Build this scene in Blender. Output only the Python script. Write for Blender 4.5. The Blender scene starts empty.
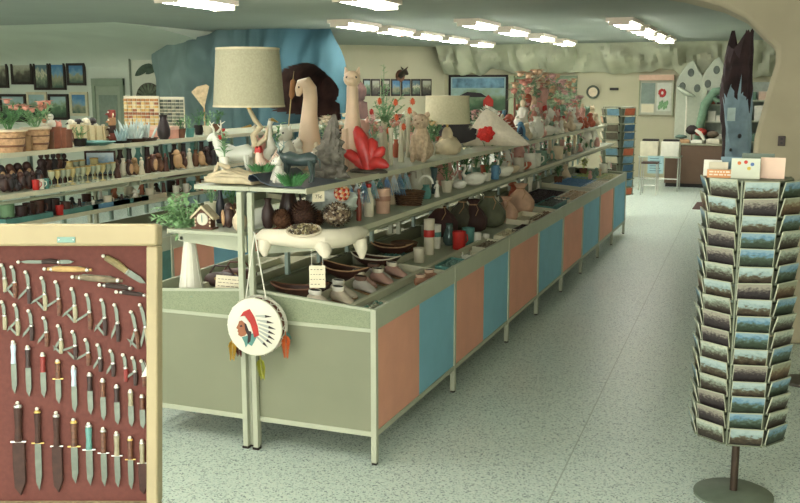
import bpy, bmesh, math, random
from mathutils import Vector, Matrix
PI = math.pi
R = random.Random(7)
COL = bpy.context.scene.collection
SC = bpy.context.scene

# ------------------------------------------------------------------ camera
FPX, CAMZ, VPX, HZN = 961.0, 2.1, 780.0, 88.0
PITCH = math.atan((251.5 - HZN) / FPX)
YAW = math.atan((VPX - 400) / math.hypot(FPX, 251.5 - HZN))
SY, CY, SP, CP = math.sin(YAW), math.cos(YAW), math.sin(PITCH), math.cos(PITCH)
EYE = Vector((0, 0, CAMZ))
FWD = Vector((-SY * CP, CY * CP, -SP))
RGT = Vector((CY, SY, 0))
UPV = RGT.cross(FWD)
cam = bpy.data.cameras.new('camera')
cam.sensor_width = 36.0
cam.lens = FPX / 800 * 36.0
cam.clip_end = 200
camo = bpy.data.objects.new('camera', cam)
COL.objects.link(camo)
camo.location = EYE
camo.rotation_euler = (PI / 2 - PITCH, 0, YAW)
SC.camera = camo

def yat(px, X, z):
    """distance down the shop (Y) of the point at lateral X and height z that the column px shows"""
    a = (px - 400) / FPX
    dz = z - CAMZ
    return (a * (-X * SY * CP - SP * dz) - X * CY) / (SY - a * CY * CP)

def xat(px, Y, z):
    """lateral X at distance Y"""
    a = (px - 400) / FPX
    dz = z - CAMZ
    return (a * (Y * CY * CP - SP * dz) - Y * SY) / (CY + a * SY * CP)

def dep(p):
    return (Vector(p) - EYE).dot(FWD)

def zat(py, X, Y):
    """height of the point above (X, Y) that the line py shows"""
    b = (251.5 - py) / FPX
    hx = X * FWD.x + Y * FWD.y
    ux = X * UPV.x + Y * UPV.y
    return CAMZ + (b * hx - ux) / (UPV.z - b * FWD.z)

def flat(px, py, z):
    d = FWD * FPX + RGT * (px - 400) + UPV * (251.5 - py)
    t = (z - CAMZ) / d.z
    return EYE + d * t

# ------------------------------------------------------------------ materials
def lin(c):
    out = []
    for v in c:
        v /= 255.0
        out.append(v / 12.92 if v <= 0.04045 else ((v + 0.055) / 1.055) ** 2.4)
    return tuple(out) + (1.0,)

MATS = {}
def mat(c, rough=0.6, metal=0.0, var=0.12, scale=14.0, bump=0.0, key=None, spec=0.4):
    k = key or (tuple(c), rough, metal, var, scale, bump)
    if k in MATS:
        return MATS[k]
    m = bpy.data.materials.new('surface')
    m.use_nodes = True
    nt = m.node_tree
    b = nt.nodes['Principled BSDF']
    b.inputs['Roughness'].default_value = rough
    b.inputs['Metallic'].default_value = metal
    b.inputs['Specular IOR Level'].default_value = spec
    tc = nt.nodes.new('ShaderNodeTexCoord')
    nz = nt.nodes.new('ShaderNodeTexNoise')
    nz.inputs['Scale'].default_value = scale
    nz.inputs['Detail'].default_value = 3
    nt.links.new(tc.outputs['Object'], nz.inputs['Vector'])
    cr = nt.nodes.new('ShaderNodeValToRGB')
    L = lin(c)
    cr.color_ramp.elements[0].position = 0.3
    cr.color_ramp.elements[1].position = 0.7
    cr.color_ramp.elements[0].color = tuple(x * (1 - var) for x in L[:3]) + (1,)
    cr.color_ramp.elements[1].color = tuple(min(1, x * (1 + var)) for x in L[:3]) + (1,)
    nt.links.new(nz.outputs['Fac'], cr.inputs['Fac'])
    nt.links.new(cr.outputs['Color'], b.inputs['Base Color'])
    if bump:
        bp = nt.nodes.new('ShaderNodeBump')
        bp.inputs['Strength'].default_value = bump
        bp.inputs['Distance'].default_value = 0.01
        nt.links.new(nz.outputs['Fac'], bp.inputs['Height'])
        nt.links.new(bp.outputs['Normal'], b.inputs['Normal'])
    MATS[k] = m
    return m

def speckle(base, specks, scale=60.0, rough=0.5, key=None, thr=0.42, wobble=None):
    """terrazzo / pebble / mottled surface: chips of several colours in a base colour"""
    m = bpy.data.materials.new('surface')
    m.use_nodes = True
    nt = m.node_tree
    b = nt.nodes['Principled BSDF']
    b.inputs['Roughness'].default_value = rough
    b.inputs['Specular IOR Level'].default_value = 0.3
    tc = nt.nodes.new('ShaderNodeTexCoord')
    vo = nt.nodes.new('ShaderNodeTexVoronoi')
    vo.inputs['Scale'].default_value = scale
    nt.links.new(tc.outputs['Object'], vo.inputs['Vector'])
    sep = nt.nodes.new('ShaderNodeSeparateColor')
    nt.links.new(vo.outputs['Color'], sep.inputs['Color'])
    cr = nt.nodes.new('ShaderNodeValToRGB')
    cr.color_ramp.interpolation = 'CONSTANT'
    e = cr.color_ramp.elements
    e[0].position = 0.0
    e[0].color = lin(base)
    e[1].position = thr
    e[1].color = lin(specks[0])
    for i, s in enumerate(specks[1:]):
        n = e.new(thr + (1 - thr) * (i + 1) / len(specks))
        n.color = lin(s)
    nt.links.new(sep.outputs[0], cr.inputs['Fac'])
    nt.links.new(cr.outputs['Color'], b.inputs['Base Color'])
    return m

def picture_mat(stops, key, detail=6.0, axis=1):
    """a printed picture: bands of colour up the picture with ragged borders; each object gets its own version"""
    if key in MATS:
        return MATS[key]
    m = bpy.data.materials.new('printed_picture')
    m.use_nodes = True
    nt = m.node_tree
    b = nt.nodes['Principled BSDF']
    b.inputs['Roughness'].default_value = 0.35
    tc = nt.nodes.new('ShaderNodeTexCoord')
    oi = nt.nodes.new('ShaderNodeObjectInfo')
    mp = nt.nodes.new('ShaderNodeVectorMath')
    mp.operation = 'MULTIPLY_ADD'
    nt.links.new(oi.outputs['Random'], mp.inputs[0])
    mp.inputs[1].default_value = (37, 51, 23)
    nt.links.new(tc.outputs['Generated'], mp.inputs[2])
    nz = nt.nodes.new('ShaderNodeTexNoise')
    nz.inputs['Scale'].default_value = detail
    nz.inputs['Detail'].default_value = 6
    nt.links.new(mp.outputs[0], nz.inputs['Vector'])
    sx = nt.nodes.new('ShaderNodeSeparateXYZ')
    nt.links.new(tc.outputs['Generated'], sx.inputs[0])
    ad = nt.nodes.new('ShaderNodeMath')
    ad.operation = 'MULTIPLY_ADD'
    nt.links.new(nz.outputs['Fac'], ad.inputs[0])
    ad.inputs[1].default_value = 0.9
    sb = nt.nodes.new('ShaderNodeMath')
    sb.operation = 'SUBTRACT'
    nt.links.new(sx.outputs[2], sb.inputs[0])
    sb.inputs[1].default_value = 0.45
    nt.links.new(sb.outputs[0], ad.inputs[2])
    cr = nt.nodes.new('ShaderNodeValToRGB')
    e = cr.color_ramp.elements
    e[0].position, e[0].color = stops[0][0], lin(stops[0][1])
    e[1].position, e[1].color = stops[1][0], lin(stops[1][1])
    for p, c in stops[2:]:
        n = e.new(p)
        n.color = lin(c)
    nt.links.new(ad.outputs[0], cr.inputs['Fac'])
    nt.links.new(cr.outputs['Color'], b.inputs['Base Color'])
    MATS[key] = m
    return m

def glow(c, strength, key):
    if key in MATS:
        return MATS[key]
    m = bpy.data.materials.new('lamp_light')
    m.use_nodes = True
    b = m.node_tree.nodes['Principled BSDF']
    b.inputs['Base Color'].default_value = lin(c)
    b.inputs['Emission Color'].default_value = lin(c)
    b.inputs['Emission Strength'].default_value = strength
    MATS[key] = m
    return m

# ------------------------------------------------------------------ mesh builder
class MB:
    def __init__(s):
        s.v, s.f, s.mi, s.cur = [], [], [], 0
    def add(s, v, f):
        o = len(s.v)
        s.v += [tuple(p) for p in v]
        s.f += [tuple(i + o for i in q) for q in f]
        s.mi += [s.cur] * len(f)
        return s
    def use(s, i):
        s.cur = i
        return s
    def box(s, x0, x1, y0, y1, z0, z1):
        return s.add([(x0, y0, z0), (x1, y0, z0), (x1, y1, z0), (x0, y1, z0), (x0, y0, z1), (x1, y0, z1), (x1, y1, z1), (x0, y1, z1)],
                     [(0, 3, 2, 1), (4, 5, 6, 7), (0, 1, 5, 4), (1, 2, 6, 5), (2, 3, 7, 6), (3, 0, 4, 7)])
    def tube(s, pts, rad, n=8, flatx=1.0):
        pts = [Vector(p) for p in pts]
        if not hasattr(rad, '__len__'):
            rad = [rad] * len(pts)
        v, f, up = [], [], None
        for i, p in enumerate(pts):
            t = (pts[min(i + 1, len(pts) - 1)] - pts[max(i - 1, 0)])
            t = t.normalized() if t.length > 1e-9 else Vector((0, 0, 1))
            if up is None:
                up = Vector((0, 0, 1)) if abs(t.z) < 0.9 else Vector((0, 1, 0))
            a = up.cross(t)
            a = a.normalized() if a.length > 1e-6 else Vector((1, 0, 0))
            b = t.cross(a)
            up = b
            for k in range(n):
                w = 2 * PI * k / n
                v.append(p + a * (math.cos(w) * rad[i] * flatx) + b * (math.sin(w) * rad[i]))
        for i in range(len(pts) - 1):
            for k in range(n):
                k2 = (k + 1) % n
                f.append((i * n + k, i * n + k2, (i + 1) * n + k2, (i + 1) * n + k))
        f.append(tuple(range(n))[::-1])
        f.append(tuple((len(pts) - 1) * n + k for k in range(n)))
        return s.add(v, f)
    def lathe(s, prof, n=16, c=(0, 0, 0), sx=1.0, sy=1.0):
        v, f = [], []
        for r, z in prof:
            for k in range(n):
                w = 2 * PI * k / n
                v.append((c[0] + math.cos(w) * r * sx, c[1] + math.sin(w) * r * sy, c[2] + z))
        m = len(prof)
        for i in range(m - 1):
            for k in range(n):
                k2 = (k + 1) % n
                f.append((i * n + k, i * n + k2, (i + 1) * n + k2, (i + 1) * n + k))
        if prof[0][0] > 1e-5:
            f.append(tuple(range(n))[::-1])
        if prof[-1][0] > 1e-5:
            f.append(tuple((m - 1) * n + k for k in range(n)))
        return s.add(v, f)
    def ell(s, c, r, n=12, m=8, rot=None, lump=0.0, rnd=None):
        if not hasattr(r, '__len__'):
            r = (r, r, r)
        v, f = [(0, 0, -1)], []
        for i in range(1, m):
            a = -PI / 2 + PI * i / m
            for k in range(n):
                w = 2 * PI * k / n
                q = 1 + (lump * ((rnd or R).random() - 0.5) if lump else 0)
                v.append((math.cos(a) * math.cos(w) * q, math.cos(a) * math.sin(w) * q, math.sin(a) * q))
        v.append((0, 0, 1))
        for k in range(n):
            f.append((0, 1 + (k + 1) % n, 1 + k))
            f.append((len(v) - 1, 1 + (m - 2) * n + k, 1 + (m - 2) * n + (k + 1) % n))
        for i in range(m - 2):
            for k in range(n):
                k2 = (k + 1) % n
                f.append((1 + i * n + k, 1 + i * n + k2, 1 + (i + 1) * n + k2, 1 + (i + 1) * n + k))
        out = []
        for p in v:
            q = Vector((p[0] * r[0], p[1] * r[1], p[2] * r[2]))
            if rot is not None:
                q = rot @ q
            out.append(q + Vector(c))
        return s.add(out, f)
    def prism(s, pts, t, o=(0, 0, 0), ux=(1, 0, 0), uy=(0, 0, 1)):
        """closed outline in the plane (ux, uy) given thickness t along ux x uy"""
        o, ux, uy = Vector(o), Vector(ux), Vector(uy)
        nn = ux.cross(uy).normalized()
        n = len(pts)
        a = [o + ux * p[0] + uy * p[1] for p in pts]
        v = a + [p + nn * t for p in a]
        f = [tuple(range(n))[::-1], tuple(range(n, 2 * n))]
        for k in range(n):
            k2 = (k + 1) % n
            f.append((k, k2, n + k2, n + k))
        return s.add(v, f)
    def leaf(s, c, d, size, w=0.4, bend=0.25):
        c, d = Vector(c), Vector(d).normalized()
        a = d.cross(Vector((0, 0, 1)))
        a = a.normalized() if a.length > 1e-3 else Vector((1, 0, 0))
        nn = a.cross(d)
        p = [c, c + d * size * 0.5 + a * size * w * 0.5 + nn * size * 0.06, c + d * size - nn * size * bend * 0.5, c + d * size * 0.5 - a * size * w * 0.5 + nn * size * 0.06,
             c + d * size * 0.5 - nn * size * 0.02]
        return s.add(p, [(0, 1, 4), (1, 2, 4), (2, 3, 4), (3, 0, 4)])
    def build(s, name, m, parent=None, loc=None, rot=None, smooth=True, bev=0.0):
        me = bpy.data.meshes.new(name)
        me.from_pydata(s.v, [], s.f)
        for q in (m if isinstance(m, (list, tuple)) else [m]):
            me.materials.append(q)
        if len(set(s.mi)) > 1 or (s.mi and s.mi[0]):
            me.polygons.foreach_set('material_index', s.mi)
        bm = bmesh.new()
        bm.from_mesh(me)
        bmesh.ops.recalc_face_normals(bm, faces=bm.faces)
        bm.to_mesh(me)
        bm.free()
        if smooth:
            me.polygons.foreach_set('use_smooth', [True] * len(me.polygons))
            try:
                me.set_sharp_from_angle(angle=math.radians(42))
            except Exception:
                pass
        o = bpy.data.objects.new(name, me)
        COL.objects.link(o)
        if parent is not None:
            o.parent = parent
        if loc is not None:
            o.location = loc
        if rot is not None:
            o.rotation_euler = rot
        if bev:
            b = o.modifiers.new('edge', 'BEVEL')
            b.width = bev
            b.segments = 2
            b.limit_method = 'ANGLE'
        return o

def thing(name, label, cat, loc=(0, 0, 0), rz=0.0, group=None):
    o = bpy.data.objects.new(name, None)
    o.empty_display_size = 0.05
    COL.objects.link(o)
    o.location = loc
    o.rotation_euler = (0, 0, rz)
    return tag(o, label, cat, group)

def tag(o, label, cat, group=None):
    o['label'] = label
    o['category'] = cat
    if group:
        o['group'] = group
    return o

def structure(o, label=None):
    o['kind'] = 'structure'
    if label:
        o['label'] = label
    return o

def text_mesh(body, size, m, parent, loc, rot, name='lettering'):
    cu = bpy.data.curves.new(name, 'FONT')
    cu.body = body
    cu.size = size
    cu.extrude = 0.0003
    cu.align_x = 'CENTER'
    cu.align_y = 'CENTER'
    t = bpy.data.objects.new(name, cu)
    COL.objects.link(t)
    me = bpy.data.meshes.new_from_object(t.evaluated_get(bpy.context.evaluated_depsgraph_get()))
    bpy.data.objects.remove(t)
    me.materials.clear()
    me.materials.append(m)
    o = bpy.data.objects.new(name, me)
    COL.objects.link(o)
    o.parent = parent
    o.location = loc
    o.rotation_euler = rot
    return o

ORD = ('first second third fourth fifth sixth seventh eighth ninth tenth eleventh twelfth thirteenth fourteenth fifteenth sixteenth seventeenth eighteenth nineteenth twentieth '
       'twenty-first twenty-second twenty-third twenty-fourth twenty-fifth twenty-sixth twenty-seventh twenty-eighth twenty-ninth thirtieth').split()

# palette
GREEN_METAL = mat((150, 160, 130), 0.55, var=0.05, scale=3)
GREEN_PANEL = mat((127, 131, 108), 0.6, var=0.06, scale=2)
GREEN_MESH = None
SHELF_M = mat((172, 177, 155), 0.5, var=0.06, scale=4)
EDGE_M = mat((198, 196, 170), 0.5, var=0.06, scale=6)
ORANGE_P = mat((222, 160, 136), 0.65, var=0.05, scale=5)
BLUE_P = mat((128, 184, 204), 0.65, var=0.05, scale=5)
RUBBER = mat((35, 28, 24), 0.8)
CREAM = mat((214, 198, 168), 0.45, var=0.08, scale=9)
WHITE = mat((224, 222, 206), 0.4, var=0.05)
CARD = mat((222, 214, 186), 0.7, var=0.03)
BLACK = mat((30, 26, 24), 0.5)
DKBROWN = mat((58, 38, 30), 0.6, var=0.3)
BROWN = mat((112, 76, 54), 0.6, var=0.25)
TAN = mat((172, 138, 100), 0.6, var=0.2)
LEAF = mat((84, 128, 82), 0.6, var=0.3, scale=30)
LEAF2 = mat((124, 164, 118), 0.6, var=0.3, scale=30)
RED = mat((176, 44, 38), 0.45, var=0.15)
PINK = mat((206, 140, 124), 0.5)
TEAL = mat((84, 136, 128), 0.45, var=0.15)
SKYB = mat((96, 142, 172), 0.5, var=0.15)
STEEL = mat((190, 192, 186), 0.28, metal=0.85, var=0.05)
BRASS = mat((180, 150, 84), 0.35, metal=0.8, var=0.1)
# ------------------------------------------------------------------ the room
CEIL = 3.12
FILL_W = 390.0
HOUSING0 = mat((190, 186, 170), 0.5, var=0.03)
def floor_mat():
    m = speckle((212, 226, 214), [(200, 216, 204), (220, 230, 220), (180, 198, 188), (214, 224, 210), (134, 152, 146)], scale=120, rough=0.36, thr=0.4)
    nt = m.node_tree
    b = nt.nodes['Principled BSDF']
    tc = nt.nodes['Texture Coordinate']
    # thin divider strips laid in the terrazzo
    sx = nt.nodes.new('ShaderNodeSeparateXYZ')
    nt.links.new(tc.outputs['Object'], sx.inputs[0])
    a = nt.nodes.new('ShaderNodeMath')
    a.operation = 'MULTIPLY_ADD'
    nt.links.new(sx.outputs[1], a.inputs[0])
    a.inputs[1].default_value = 0.028
    nt.links.new(sx.outputs[0], a.inputs[2])
    p = nt.nodes.new('ShaderNodeMath')
    p.operation = 'ADD'
    nt.links.new(a.outputs[0], p.inputs[0])
    p.inputs[1].default_value = 0.852
    ab = nt.nodes.new('ShaderNodeMath')
    ab.operation = 'ABSOLUTE'
    nt.links.new(p.outputs[0], ab.inputs[0])
    lt = nt.nodes.new('ShaderNodeMath')
    lt.operation = 'LESS_THAN'
    nt.links.new(ab.outputs[0], lt.inputs[0])
    lt.inputs[1].default_value = 0.004
    mx = nt.nodes.new('ShaderNodeMix')
    mx.data_type = 'RGBA'
    nt.links.new(lt.outputs[0], mx.inputs['Factor'])
    src = b.inputs['Base Color'].links[0].from_socket
    nt.links.new(src, mx.inputs['A'])
    mx.inputs['B'].default_value = lin((166, 180, 166))
    nt.links.new(mx.outputs['Result'], b.inputs['Base Color'])
    return m

structure(MB().box(-17, 4, -4, 24, -0.1, 0).build('floor', floor_mat()), 'pale green grey terrazzo floor with dark specks')
PLASTER = mat((188, 184, 156), 0.85, var=0.06, scale=1.2, bump=0.15)
CEILM = mat((150, 158, 148), 0.9, var=0.05, scale=0.8)
GREYWALL = mat((200, 208, 192), 0.85, var=0.06, scale=1.0, bump=0.1)
structure(MB().box(-17, 4, -4, 24, CEIL, CEIL + 0.1).build('ceiling', CEILM))
structure(MB().box(-17.1, -17, -4, 24, 0, CEIL).build('wall_left', GREYWALL))
structure(MB().box(4, 4.1, -4, 24, 0, CEIL).build('wall_right', PLASTER))
# shop front behind the photographer: an invented long window lets the added daylight in
fw = MB()
fw.box(-17, -8.5, -4.1, -4, 0, CEIL).box(3.2, 4, -4.1, -4, 0, CEIL).box(-8.5, 3.2, -4.1, -4, 0, 0.5).box(-8.5, 3.2, -4.1, -4, 2.95, CEIL)
structure(fw.build('wall_front', PLASTER, smooth=False))
wf = MB()
for k in range(6):
    x = -8.5 + 11.7 * k / 5
    wf.box(x - 0.04, x + 0.04, -4.08, -4.0, 0.5, 2.95)
wf.box(-8.5, 3.2, -4.09, -4.0, 0.46, 0.54).box(-8.5, 3.2, -4.09, -4.0, 2.91, 2.99)
structure(wf.build('added_window', HOUSING0, smooth=False))
dl = bpy.data.lights.new('front_fill', 'AREA')  # area light added outside the window opening as frontal fill
dl.shape = 'RECTANGLE'
dl.size, dl.size_y = 11.4, 2.4
dl.energy = FILL_W
dl.color = (1.0, 0.95, 0.86)
dlo = bpy.data.objects.new('front_fill', dl)
COL.objects.link(dlo)
dlo.location = (-2.65, -4.3, 1.9)
dlo.rotation_euler = (PI / 2 + 0.05, 0, 0)
structure(MB().box(-17, -10.3, 16.2, 16.3, 0, CEIL).build('wall_picture', GREYWALL))
structure(MB().box(-8.1, 4, 23.5, 23.6, 0, CEIL).build('wall_back', PLASTER))
# side wall that runs back from the blue rock
structure(MB().prism([(-10.6, 20.4), (-7.95, 23.5), (-8.05, 23.6), (-10.8, 20.5)], CEIL, (0, 0, 0), (1, 0, 0), (0, 1, 0)).build('wall_alcove', PLASTER))
# curved plaster cove where the picture wall meets the ceiling
m = MB()
cv = [(16.2, CEIL), (16.2, 2.5)] + [(16.2 - 3.4 * (1 - math.cos(t_ * PI / 20)), 2.5 + (CEIL - 2.5) * math.sin(t_ * PI / 20)) for t_ in range(1, 11)]
m.prism(cv, 7.2, (-17, 0, 0), (0, 1, 0), (0, 0, 1))
structure(m.build('trim_1', GREYWALL))

def vnoise(x, y, z=0.0):
    from mathutils import noise
    return noise.noise(Vector((x, y, z)))

# blue moulded rock with the cave mouth
def rock():
    x0, x1, nx, nz = -11.1, -6.98, 220, 160
    v, f, mi = [], [], []
    hx, hz, rx, rz = -7.74, 1.85, 0.56, 0.68
    for j in range(nz + 1):
        for i in range(nx + 1):
            u, w = i / nx, j / nz
            x = x0 + (x1 - x0) * u
            top = 2.75 + 0.5 * math.sin(min(1, u * 1.4) * PI / 2) - max(0, u - 0.84) ** 2 * 46
            z = w * min(CEIL, top + 0.18 * vnoise(u * 5, 3.1))
            y = 15.55 - 0.5 * math.sin(u * PI) + 0.34 * vnoise(x * 1.7, z * 0.9, 1.3) + 0.16 * vnoise(x * 4.3, z * 2.0, 5.0)
            y += 1.1 * max(0, w - 0.8) * 3 * max(0, w - 0.8)
            e = math.hypot((x - hx + 0.1 * vnoise(z * 3, 9)) / rx, (z - hz) / rz)
            if e < 1.0 or (z < hz and abs(x - hx) < rx):
                y += 1.6 * min(1, max(0.0, (1.0 - min(e, abs(x - hx) / rx if z < hz else 9))) * 6)
            v.append((x, y, z))
    for j in range(nz):
        for i in range(nx):
            a = j * (nx + 1) + i
            q = (a, a + 1, a + nx + 2, a + nx + 1)
            f.append(q)
            cx = sum(v[k][0] for k in q) / 4
            cz = sum(v[k][2] for k in q) / 4
            inn = math.hypot((cx - hx + 0.1 * vnoise(cz * 3, 9)) / rx, (cz - hz) / rz) < 1.0
            mi.append(1 if inn else 0)
    b = MB()
    b.add(v, f)
    b.mi = mi
    return b
def rock_mat():
    m = mat((122, 142, 138), 0.85, var=0.2, scale=1.1, bump=0.4, key='blue rock')
    nt = m.node_tree
    b = nt.nodes['Principled BSDF']
    tc = nt.nodes['Texture Coordinate']
    sx = nt.nodes.new('ShaderNodeSeparateXYZ')
    nt.links.new(tc.outputs['Object'], sx.inputs[0])
    mr = nt.nodes.new('ShaderNodeMapRange')
    mr.inputs['From Min'].default_value = -10.2
    mr.inputs['From Max'].default_value = -8.0
    nt.links.new(sx.outputs[0], mr.inputs['Value'])
    mx = nt.nodes.new('ShaderNodeMix')
    mx.data_type = 'RGBA'
    nt.links.new(mr.outputs['Result'], mx.inputs['Factor'])
    nt.links.new(b.inputs['Base Color'].links[0].from_socket, mx.inputs['A'])
    mx.inputs['B'].default_value = lin((70, 108, 120))
    nt.links.new(mx.outputs['Result'], b.inputs['Base Color'])
    return m
BLUE_ROCK = rock_mat()
CAVE_ROCK = mat((70, 46, 40), 0.9, var=0.4, scale=4, bump=0.5)
structure(rock().build('wall_rock', [BLUE_ROCK, CAVE_ROCK]), 'blue moulded rock wall with a dark brown cave mouth')

# hanging plaster rock folds along the top of the back wall
def folds(x0, x1, yb, z0, name, drop=0.7, seed=0):
    nx, nz = 110, 14
    v, f = [], []
    for j in range(nz + 1):
        for i in range(nx + 1):
            x = x0 + (x1 - x0) * i / nx
            w = j / nz
            low = z0 + 0.24 * vnoise(x * 1.3, seed) + 0.10 * vnoise(x * 4.1, seed + 3)
            z = low + (CEIL + 0.02 - low) * w
            fold = abs(vnoise(x * 1.7, w * 0.8, seed)) + 0.5 * abs(vnoise(x * 4.0, w * 1.5, seed + 2))
            y = yb - 0.05 - (0.12 + 1.0 * w ** 1.6) * drop - 0.95 * fold * (0.25 + 0.75 * math.sin(w * PI))
            v.append((x, y, z))
    for j in range(nz):
        for i in range(nx):
            a = j * (nx + 1) + i
            f.append((a, a + 1, a + nx + 2, a + nx + 1))
    b = MB()
    b.add(v, f)
    n0 = len(b.v)
    # underside back to the wall
    und = [(p[0], yb, p[2]) for p in v[:nx + 1]]
    b.v += und
    for i in range(nx):
        b.f.append((i, n0 + i, n0 + i + 1, i + 1))
        b.mi.append(0)
    return structure(b.build(name, mat((182, 184, 160), 0.9, var=0.12, scale=1.5, bump=0.3)))
folds(-7.9, 0.6, 23.5, 2.46, 'wall_rock_folds')

# right-hand rock pier with the arch that springs from it
pier = [(-0.10, 0), (-0.15, 0.6), (-0.19, 1.15), (-0.17, 1.7), (-0.10, 2.05), (-0.045, 2.3), (-0.05, 2.42), (-0.14, 2.5), (-0.30, 2.66), (-0.5, 2.76), (-0.85, 2.86), (-1.4, 2.96), (-2.3, 3.04), (-3.4, CEIL), (3.9, CEIL), (3.9, 0)]
PIER_M = mat((168, 160, 134), 0.9, var=0.09, scale=2.2, bump=0.35)
structure(MB().prism(pier[::-1], 0.9, (0, 9.3, 0), (1, 0, 0), (0, 0, 1)).build('wall_pier', PIER_M, bev=0.05, smooth=True), 'tan plaster rock pier and arch')

# ------------------------------------------------------------------ ceiling lights
TUBE_GLOW = glow((246, 246, 240), 28.0, 'tube')
HOUSING = mat((226, 214, 196), 0.5, var=0.03)
def ceiling_light(x, y, label):
    t = thing('ceiling_light', label, 'ceiling light', (x, y, CEIL), 0, 'fluorescent ceiling lights')
    MB().box(-0.2, 0.2, -0.6, 0.6, -0.055, -0.001).build('housing', HOUSING, t, smooth=False)
    for sx in (-0.1, 0.1):
        MB().tube([(sx, -0.57, -0.082), (sx, 0.57, -0.082)], 0.022, 8).build('fluorescent_tube', TUBE_GLOW, t)
    for sy in (-0.585, 0.585):
        MB().box(-0.15, 0.15, sy - 0.012, sy + 0.012, -0.11, -0.055).build('end_cap', HOUSING, t, smooth=False)
ROWS = [(-2.25, 'counter-aisle row', [15.2, 17.0, 18.7, 20.4]),
        (-4.4, 'middle row', [10.25, 14.6, 16.6, 18.8, 20.9]),
        (-6.25, 'row by the blue rock', [9.65, 14.1, 15.7, 17.3, 18.9, 20.9])]
for x, nm, ys in ROWS:
    for k, y in enumerate(ys):
        ceiling_light(x, y, 'twin tube ceiling light, %s from the near end of the %s' % (ORD[k], nm))
# unseen lights: rows carried on, more added to brighten floor, rack and picture wall
for x, y, nm in [(-4.4, 7.0, 'middle'), (-6.25, 6.6, 'blue rock'), (-4.4, 3.2, 'middle'), (-6.25, 3.2, 'blue rock'), (-2.25, 2.2, 'counter-aisle'), (-0.3, 2.2, 'pier side'), (-2.25, -1.0, 'counter-aisle'), (-4.4, -0.6, 'middle'), (-0.3, -1.0, 'pier side'), (-8.6, 7.2, 'far side'), (-8.6, 3.2, 'far side'), (-11.5, 6.6, 'picture wall'), (-11.5, 10.0, 'picture wall'), (-14.0, 12.6, 'picture wall'), (-14.0, 9.0, 'outer wall'), (0.9, 13.5, 'passage')]:
    ceiling_light(x, y, 'ceiling light added out of view, %s metres along the %s run' % (('%.1f' % abs(y)).replace('.', ' point '), nm))

# ------------------------------------------------------------------ display islands
def perforated():
    m = speckle((136, 145, 118), [(127, 137, 110), (142, 151, 124), (121, 130, 106)], scale=260, rough=0.6, thr=0.5)
    return m
GREEN_MESH = perforated()

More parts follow.
